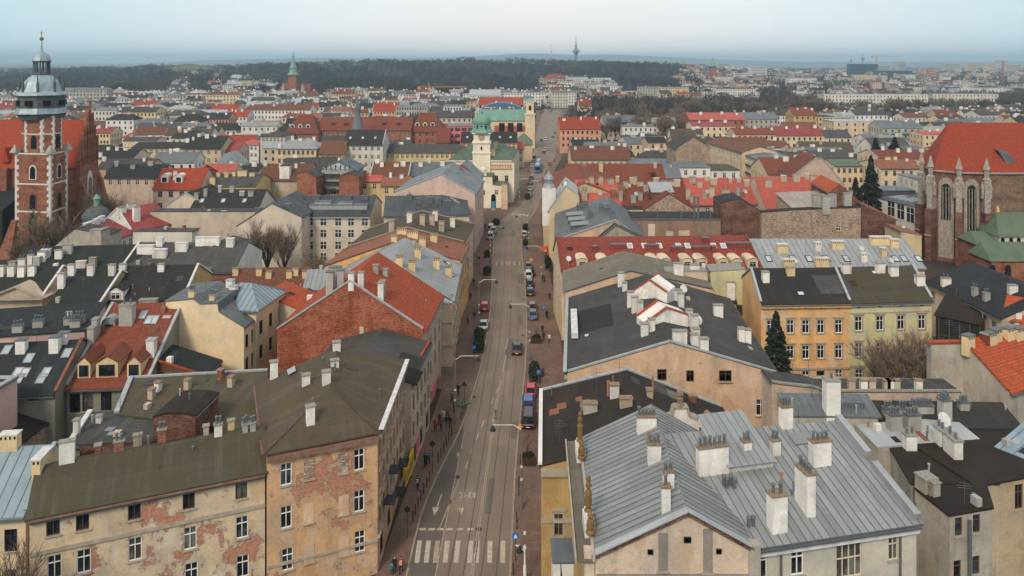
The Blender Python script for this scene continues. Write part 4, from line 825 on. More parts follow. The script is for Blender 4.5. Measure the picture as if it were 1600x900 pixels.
# the wing to the right of it
plaster('wing_pl', (.52, .47, .39), .35)
b = house('palace_wing', 'long grey metal roofed wing with tall white chimneys and pale facade', (1176, 851), (1432, 813), 16.0, C=(27.4, 67.2, 'w'), D=(10.4, 65.0, 'w'), rt='gx', rh=2.8, t=.72, wm='wing_pl', rm='metal_silver', panels=.62, oh=.45,
  wins=[('F', 'px', [(1246, 878), (1189, 884)], 1.0, 1.9, 'white'), ('F', 'px', [(1396, 857)], .8, 1.7, 'cream'), ('F', 'px', [(1327, 873)], 2.1, 2.7, 'cream+wide+mid')], bands=[('F', 15.4, .35, .3, 'coping_white')])
for x, y, w_, d_, h_, p_ in ((1113, 737, 2.5, .6, 2.0, 6), (1043, 800, .8, .5, 1.9, 0), (1281, 725, 1.6, .7, 1.9, 4), (1258, 795, .7, 1.6, 2.9, 4), (1214, 828, 1.2, .8, 2.6, 2), (1166, 712, .7, .6, 1.2, 2), (1211, 708, .7, .6, 1.1, 2), (1228, 655, 1.0, .6, 1.4, 4)): chim(b, x, y, w_, d_, h_, 'ch_white', p_, 'cap_rust')
for x, y in ((1131, 758), (1136, 762), (1142, 758), (1148, 762), (1170, 824), (1177, 823), (1063, 668), (1069, 668), (1118, 664)): pipe(b, x, y, .7, .13)
pipe(b, 1221, 790, 2.4, .09, 'pot_clay'); patch(b, 1250, 686, 1.6, 1.2, 'metal_silver', 'hatch')
c = cast(b.planes, 1165, 735)[1]; n, u, s = plane_axes(b.planes[0])          # raised roof field
q = MB(); r = [c-u*1.5, c+u*2.4, c+u*2.4+s*5.4, c-u*1.5+s*5.4]; q.hexa([k-n*.1 for k in r], [k+n*.55 for k in r]); o = q.build('raised_roof', 'coping_white', b.root)
q = MB(); r = [c-u*1.62-s*.12, c+u*2.52-s*.12, c+u*2.52+s*5.5, c-u*1.62+s*5.5]; q.hexa([k+n*.55 for k in r], [k+n*.63 for k in r]); q.build('raised_roof_sheet', 'metal_silver', o)
q = MB()
for k in range(1, 7): e = c-u*1.62+u*k*.6+n*.65; q.bar(e-s*.1, e+s*5.5, .05, .06, up=n)
q.build('standing_seam', 'metal_silver', o); 
p0, p1, _, _ = b.walls['R']
for f0, f1, dz in ((0.0, .36, .75), (.42, .72, .9)):
    q = MB(); a_ = p0.lerp(p1, f0); e_ = p0.lerp(p1, f1); za, ze = 16+2.8*f0/.72, 16+2.8*f1/.72; q.bar(V((a_.x, a_.y, za+dz*.5-.3)), V((e_.x, e_.y, ze+dz*.5-.3)), .55, dz+.3); q.build('parapet', 'metal_pale', b.root)
for x, zz in ((1219, 0), (1405, 0)): 
    r = ray(x, 880); p0, p1, _, _ = b.walls['F']; d_ = (p1-p0).normalized(); n_ = V((d_.y, -d_.x, 0)); t2 = n_.dot(V((p0.x, p0.y, 0)))/n_.dot(r); c = V((r.x*t2, t2, 0))+n_*.12; q = MB(); q.tube(c, c+V((0, 0, 15.7)), .09, .09, 8); q.build('downpipe', 'pot_metal', b.root)
# brown roof with patches, ochre end wall
b = prof_w('tenement', 'ochre tenement with dark brown patched felt roof and scrolled gable', [V((2.65, 66.8, 13.2)), V((12.1, 66.8, 15.5)), V((22.6, 66.8, 11.4))], 15.2, (.045, 1, 0), 'ochre_pl', 'felt_umber', oh=.2, cop='K', copm='coping', wins=[('F', 'px', [(873, 755), (873, 820)], .8, 2.0, 'ochre+trim')], bands=[('F', 12.7, .35, .6, 'trim'), ('F', 8.3, .2, .3, 'trim')])
q = MB(); t_ = b.top; q.bar(t_[0]+V((-.1, 0, .25)), b.bk[0]+V((-.1, 0, .2)), .38, .25); q.build('parapet', 'white_pl', b.root)
for x, y, w_, l_, m_ in ((878, 636, 1.3, 1.0, 'tile_old'), (866, 645, 1.2, 1.0, 'tile_old'), (905, 625, 1.0, .7, 'tile_old'), (915, 634, 2.2, 1.1, 'felt_beige'), (992, 596, 1.5, 1.0, 'felt_grey'), (1030, 607, 3.0, 1.6, 'felt_grey'), (1050, 618, 2.0, 1.2, 'felt_beige'), (870, 676, 2.0, .5, 'felt_dark')): patch(b, x, y, w_, l_, m_)
for x, y, w_, h_, m_ in ((960, 622, .9, 1.4, 'ch_white'), (922, 645, 1.4, 1.0, 'ch_grey'), (978, 636, 1.2, .9, 'ch_beige'), (1015, 621, .6, .8, 'ch_beige'), (1082, 628, .8, .7, 'ch_brick')): chim(b, x, y, w_, .7, h_, m_, 0, 'cap_rust')
pipe(b, 950, 620, 1.6, .12, 'pot_clay'); pipe(b, 958, 612, 1.6, .07, 'pot_clay'); pipe(b, 1020, 617, 1.9, .1, 'pot_clay'); aerial(b, 968, 612, 3.6); aerial(b, 932, 618, 3)
# scrolled baroque gable on its rear edge
g0 = V((12.4, 67.6, 15.2)); q = MB(); pr = [(0, 0), (.4, .9), (1.1, 1.2), (1.6, 1.9), (2.3, 2.1), (2.5, 2.9), (3.7, 2.9), (3.9, 2.1), (4.6, 1.9), (5.1, 1.2), (5.8, .9), (6.2, 0)]
q.hexa([g0+V((a_, 0, z_)) for a_, z_ in pr], [g0+V((a_, .6, z_)) for a_, z_ in pr]); o = q.build('scroll_gable', 'white_pl', b.root)
q = MB(); [q.bar(g0+V((pr[i][0], .3, pr[i][1]+.06)), g0+V((pr[i+1][0], .3, pr[i+1][1]+.06)), .8, .22) for i in range(len(pr)-1)]; q.build('gable_moulding', 'trim', o)
for a_, z_ in ((3.1, 2.9), (.6, 1.0), (5.6, 1.0)): q = MB(); q.lathe(g0+V((a_, .3, z_)), [(.42, 0), (.45, .2), (.25, .35), (.3, .8), (.2, .9), (.34, 1.15), (.3, 1.4), (.08, 1.6)], 8); q.build('urn', 'cap_rust', o)
# long dark roof with peach end wall
b = prof('tenement', 'long peach tenement with wide dark felt roof and light shafts', [(887, 582), (1047, 535), (1212, 583)], 90, 28.5, (.085, 1, 0), 'peach', 'felt_grey', oh=.35, cop='F', copm='coping',
  wins=[('F', 'px', [(1034, 585)], 1.1, 1.3, 'brown+gable+nosill'), ('F', 'px', [(1078, 587)], .9, 1.3, 'brown+gable+nosill'), ('F', 'px', [(1133, 587)], 1.5, 1.3, 'brown+gable'), ('F', 'px', [(1189, 637)], 1.2, 2.0, 'white'), ('L', 9, [4.2, 7.8], 1.0, 1.9, 'brown+trim'), ('L', 6, [.5], 2.0, 2.7, 'dark')], bands=[('L', 11.3, .4, .5, 'trim'), ('L', 3.6, .2, .3, 'trim')])
BR3 = b
q = MB(); q.bar(b.top[0]+V((-.35, 0, .1)), b.bk[0]+V((-.35, 0, .1)), .45, .14); q.build('eave_flashing', 'coping', b.root)
q = MB(); a_ = P(890, 527, 12.6); q.bar(a_+V((.7, 0, .2)), P(889, 488, 12.6)+V((.7, 0, .2)), .9, .7); q.build('snow_guard', 'coping_white', b.root)
def shaft(b, x0, y0, x1, y1, w_, hh):
    c0, c1 = cast(b.planes, x0, y0)[1], cast(b.planes, x1, y1)[1]; d = (c1-c0).xy.to_3d().normalized(); n_ = V((d.y, -d.x, 0)); q = MB(); L = (c1-c0).xy.length; zt = max(c0.z, c1.z)
    f = [c0-n_*0+V((0, 0, -.6)), c1+V((0, 0, -1.4)), V((c1.x, c1.y, zt+hh*.55)), V((c0.x+d.x*L*.5, c0.y+d.y*L*.5, zt+hh)), V((c0.x, c0.y, zt+hh*.3))]
    q.hexa(f, [k-n_*w_ for k in f]); o = q.build('light_shaft', 'ch_white', b.root)
    q = MB(); q.bar(f[4]+V((0, 0, .1)), f[3]+V((0, 0, .1)), .4, .16); q.bar(f[3]+V((0, 0, .1)), f[2]+V((0, 0, .1)), .4, .16); q.bar(f[4]-n_*w_+V((0, 0, .1)), f[3]-n_*w_+V((0, 0, .1)), .4, .16); q.build('tile_coping', 'tile_orange', o)
shaft(b, 988, 470, 1042, 475, 3.4, 3.0); shaft(b, 1008, 515, 1075, 512, 2.8, 2.6)
for x, y, w_, h_ in ((970, 448, .9, 2.2), (976, 455, .7, 1.3), (985, 480, .9, 2.2), (992, 489, .9, 2.2), (1000, 492, .8, 1.8), (1007, 525, .9, 1.6), (1018, 518, .8, 1.6), (1062, 536, 1.7, 1.5), (1056, 470, 1.6, 1.6), (1064, 480, .8, 2.0), (1077, 510, .8, 2.2), (1085, 520, .9, 2.3), (1085, 540, .9, 1.4), (1100, 548, 1.0, 1.5), (1122, 495, 1.3, 1.7), (1158, 534, .8, 1.8), (1168, 536, .8, 1.8), (1088, 528, .8, 1.2)): chim(b, x, y, w_, .7, h_, 'ch_white', 0, 'cap_conc')
dish(b, 1088, 515, .7, 1.2); dish(b, 1067, 462, .6, 1.0); patch(b, 917, 525, .7, .5, 'coping_white', 'hatch'); patch(b, 930, 498, 9, 5, 'felt_dark')
panel(b, 'F', 1094, 565, .1, .1, 'concrete', 'vent')
# stained low yard walls in front of the orange and green fronts
b = prof('outbuilding', 'stained yard wall range carrying a row of small chimneys', [(1206, 598), (1222, 601), (1270, 606), (1290, 613), (1500, 613)], 79, 3.2, (0, 1, 0), 'stained', 'felt_grey', oh=.05, cop='F', copm='cap_conc')
for x in (1228, 1240, 1262, 1330, 1349, 1362, 1385, 1390, 1400, 1435, 1238): chim(b, x, 607 if x < 1280 else 610, .7, .5, 1.1, random.choice(['ch_white', 'ch_beige']), 0, 'cap_rust')
# orange and green fronts
DR = (.10, 1, 0)
b = house('tenement', 'orange fronted tenement with arched ground floor openings beside the fir', (1189, 473), (1328, 471), 14.0, dep=13, dirn=DR, rt='gx', rh=3.2, t=.5, wm='orange_pl', rm='felt_dark', cop='L', oh=.5,
  wins=[('F', 'px', [(1204, 511), (1235, 510.5), (1259, 510.5), (1282.5, 510.5), (1310.5, 510), (1204, 551), (1235, 550.5), (1259, 550.5), (1282.5, 550), (1310.5, 549.5), (1259, 590), (1311, 588)], 1.05, 1.95, 'white+trim'), ('F', 'px', [(1282, 593)], 1.2, 2.6, 'brown+one+nosill'), ('F', 'px', [(1234.5, 480.5), (1259, 480.5), (1283, 480.5), (1311, 480)], .4, .4, 'dark+one+nosill')], bands=[('F', 13.5, .5, .45, 'orange_pl'), ('F', 4.1, .2, .3, 'trim')])
chim(b, 1196, 440, 1.0, .8, 1.5, 'ch_white'); patch(b, 1251, 459, .8, .6, 'coping_white', 'hatch'); patch(b, 1300, 445, 5, 4, 'felt_grey'); chim(b, 1235, 430, 1.2, .7, 1.2, 'ch_cream')
b = house('tenement', 'pale green fronted tenement with white framed windows and mossy felt roof', (1328, 471), (1456, 467), 14.0, dep=13, dirn=DR, rt='gx', rh=3.2, t=.5, wm='green_pl', rm='felt_olive', cop='LR', oh=.5,
  wins=[('F', 'px', [(1341.7, 506), (1375, 505), (1407.8, 504), (1440.5, 503), (1342, 547), (1375, 546.5), (1408, 545.5), (1441, 544.5), (1342.5, 588), (1375, 587), (1408, 586)], 1.1, 2.1, 'white+trim'), ('F', 'px', [(1442, 588)], 1.2, 3.0, 'brown+one+nosill'), ('F', 'px', [(1342.5, 478.5), (1375, 477.5), (1408, 476.5), (1441, 475.5)], .65, .5, 'dark+one+nosill')], bands=[('F', 13.5, .45, .4, 'coping'), ('F', 12.2, .08, .15, 'trim'), ('F', 4.3, .15, .25, 'trim')])
for x, y in ((1322, 426), (1375, 425), (1396, 430), (1437, 445)): chim(b, x, y, 1.3, .8, 1.4, 'ch_white')
patch(b, 1366, 426, .6, .5, 'coping_white', 'hatch')
# courtyard gallery and dark roof at the right edge
b = house('house', 'long house with blue-black felt roof and white chimneys at the right edge', (1566, 497), (1720, 500), 9.2, D=(1447, 440), C=(1590, 437), rt='gy', rh=3.4, wm='stained', rm='felt_blue', oh=.4, wins=[('L', 5, [6.6], 1.1, 1.4, 'grey')])
for x, y, w_, p_ in ((1478, 446, 1.5, 2), (1582, 458, 1.3, 0), (1523, 462, .8, 2), (1541, 470, .9, 2)): chim(b, x, y, w_, .8, 1.3, 'ch_white' if x in (1478, 1582) else 'ch_grey', p_, 'cap_conc')
b = house('gallery', 'timber courtyard gallery with sloping dark roof beside the green front', (1462, 492), (1532, 507), 7.5, dep=9, rt='shed', rh=2.2, wm='fr_dark', rm='felt_umber', oh=.4)
q = MB()
for k in range(5): p = P(1464+k*16, 494+k*3.4, 7.4); q.tube(V((p.x, p.y-.5, 0)), V((p.x, p.y-.5, 7.3)), .1, .1, 6)
p = P(1462, 492, 7.4); p2 = P(1532, 507, 7.4)
for z_ in (3.4, 4.4): q.bar(V((p.x, p.y-.5, z_)), V((p2.x, p2.y-.5, z_)), .12)
q.build('gallery_frame', 'fr_brown', b.root)
b = house('house', 'orange tiled house with concrete end wall at the right edge', (60.1, 89, 'w'), (84, 101, 'w'), 10.0, dep=11, rt='gx', rh=4.2, wm='concrete', rm='tile_orange', cop='L', copm='tile_orange')
for x, y in ((1513, 540), (1548, 535), (1556, 530), (1575, 528), (1590, 528)): chim(b, x, y, 1.4, .9, 1.3, 'ch_cream', 0, 'gutter', slot=True)
chim(b, 1540, 535, .9, .9, 1.1, 'tile_rust')
b = prof('house', 'blank concrete firewall left of the orange tiled house', [(1455, 538), (1506, 537)], 94, 1.2, SD, 'concrete', 'tile_orange', oh=.1, cop='F', copm='tile_orange')
b = house('house', 'cream corner house with orange tiles above the courtyard at the right edge', (1567, 496), (1660, 515), 9.0, dep=8, rt='gx', rh=2.6, wm='cream', rm='tile_orange')
# lower right flat roofs
b = house('tenement', 'narrow grey rear tower with flat black roof and downpipe', (1484, 806), (1550, 794), 13.0, C=(1540, 757), D=(1431, 764), rt='flat', wm='concrete', rm='felt_umber', oh=.15, wins=[('F', 'px', [(1498, 823), (1526, 818), (1496, 890), (1525, 883)], .75, 1.5, 'brown')])
chim(b, 1447, 768, 1.2, 1.2, 1.3, 'concrete'); pipe(b, 1448, 752, 2.2, .12); chim(b, 1459, 775, .7, .7, 1.2, 'ch_grey'); r = P(1513, 803, 13); q = MB(); q.tube(V((r.x, r.y-.2, 0)), V((r.x, r.y-.2, 12.6)), .15, .15, 8); q.build('downpipe', 'pot_metal', b.root)
b = house('tenement', 'tan rear wing with flat black roof and peeling wall at the right edge', (1526, 760), (1700, 728), 12.9, dep=13, rt='flat', wm='tan_pl', rm='felt_umber', oh=.2, wins=[('F', 'px', [(1592, 776)], .9, 2.2, 'brown')])
for x, y, w_, h_ in ((1478, 0, 0, 0),):
    pass
b = house('tenement', 'flat black felt roof crowded with vents and pale chimneys', (1424, 757), (1560, 757), 12.75, C=(1600, 688), D=(1392, 702), rt='flat', wm='concrete', rm='felt_umber', oh=.1)
for x, y, w_, d_, h_ in ((1421, 703, 1.0, .9, 1.5), (1470, 698, .8, 1.2, 1.8), (1489, 715, .8, 1.8, 1.9)): chim(b, x, y, w_, d_, h_, 'ch_white', 2, 'cap_conc')
patch(b, 1520, 737, .4, 2.6, 'tile_old', 'flashing')
b = house('tenement', 'pale tiled roof strip with grey chimney stacks beyond the flat black roof', (1372, 700), (1530, 688), 12.9, dep=3.6, rt='shed', rh=.4, wm='concrete', rm='metal_pale', oh=.1)
for x, y, w_ in ((1397, 672, 1.2), (1425, 672, 1.4), (1476, 640, 1.0), (1545, 650, 1.3)): chim(b, x, y, w_, .9, 1.6, 'ch_grey', 4, 'gutter')
dish(b, 1472, 672, .7, 1.0); patch(b, 1437, 680, .6, 2.2, 'tile_old', 'rust_sheet')
b = house('tenement', 'dark felt roof with metal vents behind the pale tiled strip', (1350, 668), (1600, 672), 13.0, dep=3.6, rt='shed', rh=1.0, wm='concrete', rm='felt_dark', oh=.1)
for x, y in ((1430, 645), (1440, 645), (1450, 645), (1475, 632), (1505, 640), (1387, 650), (1410, 650)): chim(b, x, y, .9, .7, .8, 'ch_grey', 3, 'gutter')
b = house('house', 'light blue metal roof at the right edge above the flat black roofs', (1560, 700), (1700, 756), 13.0, dep=6, rt='shed', rh=.7, wm='concrete', rm='metal_blue', seams=1.1)
chim(b, 1546, 697, 1.0, 2.2, 1.7, 'ch_grey', 4, 'gutter')
b = house('outbuilding', 'rusty lean-to canopy over the yard at the lower right edge', (1548, 858), (1700, 836), 6.5, dep=4.5, rt='shed', rh=1.2, wm='fr_dark', rm='metal_rust', seams=1.0)
# chimney block between palace wing and yard wall
b = house('house', 'flat metal roof with one tall white chimney behind the palace wing', (1235, 650), (1372, 652), 14.0, dep=3, rt='shed', rh=.8, wm='concrete', rm='metal_slate', seams=.8)
chim(b, 1299, 645, 1.4, 1.2, 3.4, 'ch_white', 1, 'cap_conc')
for x in range(1315, 1352, 5): pipe(b, x, 640, .7, .1)
# ------------------------------------------------------------------ middle distance: houses placed by their eave line
plaster('brownwall', (.30, .19, .135), .6); plaster('pale_pl', (.60, .55, .47), .3); plaster('rose_pl', (.55, .40, .33), .3); plaster('buff', (.56, .44, .27), .35)
def rows_(h, f=3.4, top=.9, win=1.7, n=9):
    z = h-top-win; r = []
    while z > .5 and len(r) < n: r.append(z); z -= f
    return r
def qh(label, x0, x1, ye, yr, h, dep, wm, rm, rt='gx', ye2=None, win=3.2, sides='FLR', name='house', cols=None, hf=0, hb=0, cop='', copm='coping', seams=None, ch=0, chm='ch_white', sky=0, t=.5, st='grey', far=False, nrow=9, dirn=None, group=None, bands=(), cat='house', C=None, wd=1.0, wh=1.6):
    A = P(x0, ye, h); Y = A.y; zr = CH-(yr-HY)*(Y+dep*t)/F; rh = max(.3, min(9, zr-h))
    wins = []
    B = P(x1, ye if ye2 is None else ye2, h); W = (B-A).length
    if win:
        zs = rows_(h, n=nrow, win=wh)
        for s in sides:
            L = W if s == 'F' else dep
            n = cols if (cols and s == 'F') else max(1, int(L/win))
            wins.append((s, n, zs, wd, wh, st, .5))
    b = house(name, label, (x0, ye), (x1, ye if ye2 is None else ye2), h, dep=dep, rt=rt, rh=rh, t=t, wm=wm, rm=rm, hf=hf, hb=hb, cop=cop, copm=copm, seams=seams, wins=wins, far=far, dirn=dirn, group=group, bands=bands, cat=cat)
    for k in range(ch):
        x = x0+(x1-x0)*(k+.5+random.uniform(-.3, .3))/ch; chim(b, x, yr+(ye-yr)*random.uniform(.04, .35), random.uniform(.8, 1.8), .7, random.uniform(1.0, 1.9), chm, 0, random.choice(['cap_conc', 'cap_rust', 'coping_white']))
    for k in range(sky): skyl(b, x0+(x1-x0)*(k+.6)/(sky+.2), yr+(ye-yr)*.55, 1.0, 1.5)
    return b
# left street row, going away
b = house('tenement', 'street house with large silver metal roof and ochre chimneys', (-30, 120, 'w'), (-9.7, 120, 'w'), 11, C=(-9.9, 141, 'w'), D=(-31, 141, 'w'), rt='gy', rh=5.0, hf=4, wm='cream', rm='metal_pale', seams=.8, wins=[('R', 6, [4.2, 7.6], 1, 1.9, 'brown+trim'), ('R', 5, [.5], 1.8, 2.6, 'dark')], bands=[('R', 10.4, .4, .5, 'trim'), ('F', 3.5, .15, .2, 'trim'), ('F', 7.2, .1, .2, 'trim')])
for x, y in ((624, 417), (682, 420), (597, 420), (644, 424), (653, 403), (701, 432)): chim(b, x, y, 1.1, .8, 1.9, 'ch_cream', 0, 'cap_rust', slot=True)
skyl(b, 700, 412, 1.6, 1.0, 'metal_slate'); skyl(b, 705, 430, 1.6, 1.0, 'metal_slate'); chim(b, 588, 440, .8, .8, 1.0, 'ch_grey', 0, 'gutter')
b = prof_w('tenement', 'street house with old red-brown tiles and many ochre chimneys', [V((-36, 141.2, 10.5)), V((-23, 141.2, 15.0)), V((-9.9, 141.2, 11.6))], 12, SD, 'orange_pl', 'tile_old', wins=[('R', 4, [4.2, 7.6], 1, 1.9, 'brown+trim')], bands=[('R', 10.8, .4, .5, 'trim')], cop='FK', copm='tile_old')
for x, y, h_ in ((595, 388, 2.6), (600, 398, 2.4), (628, 366, 1.2), (660, 385, 1.8), (572, 398, 1.6), (562, 402, 1.8), (585, 400, 1.9), (616, 380, 1.6), (645, 372, 1.4), (678, 378, 1.6), (552, 405, 1.2)): chim(b, x, y, random.uniform(1.0, 2.2), .9, h_, 'ch_cream', 0, 'cap_rust', slot=True)
b = prof_w('tenement', 'street house with worn brown felt roof beyond the ochre chimneys', [V((-34, 153.4, 11.2)), V((-22, 153.4, 15.2)), V((-10.1, 153.4, 12.2))], 17, SD, 'buff', 'felt_brown', wins=[('R', 5, [4.4, 8.0], 1, 1.9, 'brown+trim')], cop='FK', copm='cap_conc')
for x, y in ((675, 352), (680, 345), (660, 352), (612, 362), (640, 348), (707, 355), (690, 362)): chim(b, x, y, 1.1, .8, 2.2, random.choice(['ch_white', 'ch_beige']), 0, 'cap_rust')
b = house('house', 'small hipped pavilion with large dark arched opening above the roofs', (619, 331), (664, 331), 12.4, dep=7, rt='gx', rh=2.0, hf=3, hb=3, wm='peach', rm='metal_pale', oh=.5)
q = MB(); p = P(638, 331, 12.4); ar = [V((p.x+1.9*math.cos(k*math.pi/10), p.y-.05, p.z-3.0+1.9*math.sin(k*math.pi/10))) for k in range(11)]; q.hexa(ar, [k+V((0, .3, 0)) for k in ar]); q.build('arched_opening', 'void_black', b.root)
b = house('hotel', 'cream hotel wing with rows of dark square windows above the yard', (472, 336), (578, 336), 12.9, dep=16, rt='gx', rh=3.2, wm='hotel_pl', rm='metal_dark', seams=1.0, wins=[('F', 'px', [(x, y) for x in (484.5, 505.3, 528.3, 548.3, 570) for y in (346.8, 365, 383.5, 401.5)], 1.35, 1.75, 'dark')], bands=[('F', 12.3, .4, .3, 'coping')])
for x, y, w_, d_, h_ in ((530, 324, 14, 2.2, .7), (505, 322, 4, 1.5, 1.2), (540, 322, 3.5, 1.8, 1.0)): chim(b, x, y, w_, d_, h_, 'metal_pale', 0, 'metal_slate')
for x in (495, 545, 570): chim(b, x, 312, 1.6, 1.0, 1.0, 'gutter', 1, 'gutter')
b = prof('hotel', 'blank cream gable of the hotel behind the bare trees', [(372, 352), (425, 318), (471, 339)], 171, 16, SD, 'hotel_pl', 'metal_dark', seams=1.0)
for x in (440, 450, 404): chim(b, x, 325, 1.4, .9, .9, 'gutter', 0, 'gutter')
b = house('hotel', 'hotel street wing with wide slate metal roof', (600, 337), (733, 334), 14.2, dep=16, rt='gx', rh=3.0, hb=6, wm='hotel_pl', rm='metal_dark', seams=1.0, wins=[('R', 5, [4.4, 7.6, 10.8], 1.1, 1.8, 'dark'), ('F', 9, [4.4, 7.6, 10.6], 1.1, 1.8, 'dark')])
for x, y in ((672, 316), (685, 318), (640, 312), (700, 322), (655, 318)): chim(b, x, y, 1.2, 1.0, 1.2, 'gutter', 1, 'gutter')
for x, y in ((713, 316), (708, 312)): skyl(b, x, y, 1.2, 1.6)
b = prof('tenement', 'big beige gable house beside the square', [(617, 300), (690, 273), (742, 303)], 191, 22, SD, 'rose_pl', 'metal_slate', cop='F', copm='coping', wins=[('R', 6, [4.4, 7.8, 11], 1.0, 1.9, 'brown+trim'), ('F', 'px', [(650, 305), (707, 304)], 2.0, .7, 'grey')])
b = prof('house', 'red painted end wall under a slate roof beside the town hall', [(711, 271), (722, 257), (748, 281)], 214, 12, SD, 'red_pl', 'metal_slate', cop='F', copm='metal_slate')
# left middle field
qh('long slate-blue roofed house with stained rear wall under the brick church', 163, 252, 277, 257, 10.5, 12, 'stained', 'felt_blue', ch=3, chm='ch_grey', st='brown', nrow=1)
b = qh('rose house with red mansard roof and arched white dormers', 239, 312, 294.5, 263, 12, 13, 'rose_pl', 'tile_church', wd=1.3)
for x in (257, 279): dormer(b, x, 286, 2.2, 1.9, 'arch', 'white_pl', 'white_pl', 'dark', .7)
chim(b, 274, 281, 1.0, .7, 2.6, 'ch_white')
b = qh('red hipped roof with a row of small dormers beside the mansard house', 290, 328, 288, 258, 12, 14, 'rose_pl', 'tile_rust', hf=4, hb=4)
for x in (306, 312, 318, 324): dormer(b, x, 282, 1.1, 1.0, 'arch', 'white_pl', 'white_pl', 'dark', .4)
qh('house with bright crimson metal roof beyond the red dormers', 310, 362, 274, 256, 12, 12, 'buff', 'metal_red', seams=1.0)
prof('house', 'blank beige gable end in front of the skylit dark roofs', [(250, 328), (290, 302), (318, 318)], 190, 14, SD, 'beige', 'felt_dark', cop='F')
b = qh('dark skylit roofs of a yard house above the long blank wall', 296, 402, 329, 296, 12, 14, 'pale_pl', 'felt_dark', sky=3, ch=6, chm='ch_grey', win=5)
prof('outbuilding', 'long blank beige firewall above the bare yard trees', [(234, 331), (402, 331)], 183, 4, SD, 'beige', 'felt_grey', oh=.1)
b = house('house', 'white house with crimson metal roof and row of white chimneys', (169, 377), (209, 363), 9, dep=13, rt='gx', rh=3.0, wm='white_pl', rm='metal_crimson', wins=[('F', 4, [6.2], 1.1, 1.6, 'brown')], cop='L', copm='coping_white')
for x, y in ((135, 357), (143, 354), (151, 350), (159, 346)): chim(b, x, y, 1.3, .9, 1.2, 'ch_white', 0, 'coping_white')
b = house('house', 'house with deep crimson metal roof and tall white chimney', (205, 360), (268, 349), 9.5, dep=15, rt='gx', rh=4.2, wm='white_pl', rm='metal_crimson', cop='L', copm='coping_white', wins=[('F', 4, [6.5], 1.1, 1.4, 'brown')])
chim(b, 213, 345, 1.5, 1.0, 3.4, 'ch_white'); chim(b, 190, 332, 2.0, .8, 1.3, 'ch_white'); chim(b, 205, 326, 2.0, .8, 1.3, 'ch_white')
prof('outbuilding', 'weathered concrete end wall below the brick tower', [(74, 394), (100, 372), (117, 358), (140, 362), (168, 367)], 158, 5, SD, 'concrete', 'felt_grey', oh=.1)
prof('outbuilding', 'low concrete yard wall in front of the white chimneys', [(140, 360), (158, 360)], 154, 3, SD, 'concrete', 'cap_conc', oh=.1)
prof('outbuilding', 'pale yard wall beneath the crimson roofs', [(208, 362), (300, 362)], 152, 3, SD, 'pale_pl', 'felt_grey', oh=.1)
# brown, brick and yellow yard houses beyond the hotel
b = qh('brown roofed house with stained wall and white rooftop hut', 403, 482, 281, 256, 11.5, 14, 'stained', 'tile_brown', ch=3, win=0); chim(b, 446, 276, 3.2, 2.2, 3.6, 'ch_white', 2, 'felt_dark')
prof('house', 'bare orange brick end wall of a narrow yard house', [(464, 272), (478, 268), (494, 276)], 232, 10, (.2, 1, 0), 'brick_orange', 'felt_grey', wins=[('R', 3, [2, 5, 8], 1, 1.6, 'dark')])
b = prof('house', 'modern gabled house with wide glazed attic and balconies', [(500, 266), (528, 252), (556, 266)], 238, 12, (0, 1, 0), 'grey_pl', 'metal_dark', oh=.6, wins=[('F', 4, [.5, 3.6, 6.8], 1.3, 2.0, 'dark')])
c = [PD(x, y, 237.8) for x, y in ((504, 265), (552, 265), (540, 258.5), (528, 255), (516, 258.5))]; q = MB(); q.poly(c); o = q.build('attic_glazing', 'pane_sky', b.root); q = MB()
for x in (510, 517, 524, 532, 539, 546): q.bar(PD(x, 265, 237.7), PD(x, 258, 237.7), .3, .2)
q.build('glazing_bars', 'fr_dark', o)
for y in (273, 285, 297): q = MB(); q.bar(PD(506, y, 237), PD(530, y, 237), 1.4, .35); q.build('balcony', 'fr_dark', b.root)
prof('house', 'square orange brick end wall left of the yellow yard houses', [(530, 276), (545, 271), (561, 275)], 232, 10, (0, 1, 0), 'brick_orange', 'felt_grey')
b = qh('narrow yellow yard house with faded pink roof', 560, 595, 283, 270, 11, 10, 'yellow_pl', 'metal_red', cols=2, sides='F'); 
b = qh('lower yellow yard house next to the narrow one', 595, 640, 290, 276, 10, 10, 'yellow_pl', 'tile_old', cols=3, sides='F', ch=2)
b = qh('house with red-brown roof divided by firewalls behind the yellow yard houses', 578, 638, 276, 253, 12, 14, 'beige', 'tile_brown', ch=4, cop='LR')
b = qh('house with blue-grey metal roof left of the town hall', 640, 708, 274, 253, 12, 14, 'beige', 'metal_slate', seams=1.2, ch=3, cop='LR')
b = qh('pale pink house with black skylit roof above the market square', 536, 598, 226, 203, 14, 16, 'pale_pl', 'felt_dark', cols=6, sky=3, cop='R', st='dark')
b = qh('long yellow house with grey roof bordering the market square', 592, 720, 238, 226, 9.5, 14, 'yellow_pl', 'felt_grey', cols=16, st='white')
qh('ochre house with brown roof beside the pale pink house', 498, 537, 240, 220, 11, 14, 'ochre_pl', 'tile_brown', cols=4)
b = qh('curved beige corner house with silver roof', 431, 494, 232, 218, 13, 16, 'buff', 'metal_silver', cols=8, hf=4, hb=4, ch=4)
qh('pale house with low pediment and grey hipped roof', 407, 445, 213, 205, 13, 16, 'pale_pl', 'felt_grey', cols=6, hf=5, hb=5)
qh('beige house with long dark roof and small windows behind the brick church', 205, 285, 231, 222, 12, 14, 'buff', 'felt_dark', cols=9, st='white')
qh('peach flat roofed houses beside the brick church', 192, 245, 219, 214, 13, 10, 'cream', 'felt_grey', rt='gx', win=0)
b = qh('dark hipped roofs with white chimneys beside the brick gable', 152, 208, 247, 233, 11, 14, 'beige', 'felt_dark', ch=4)
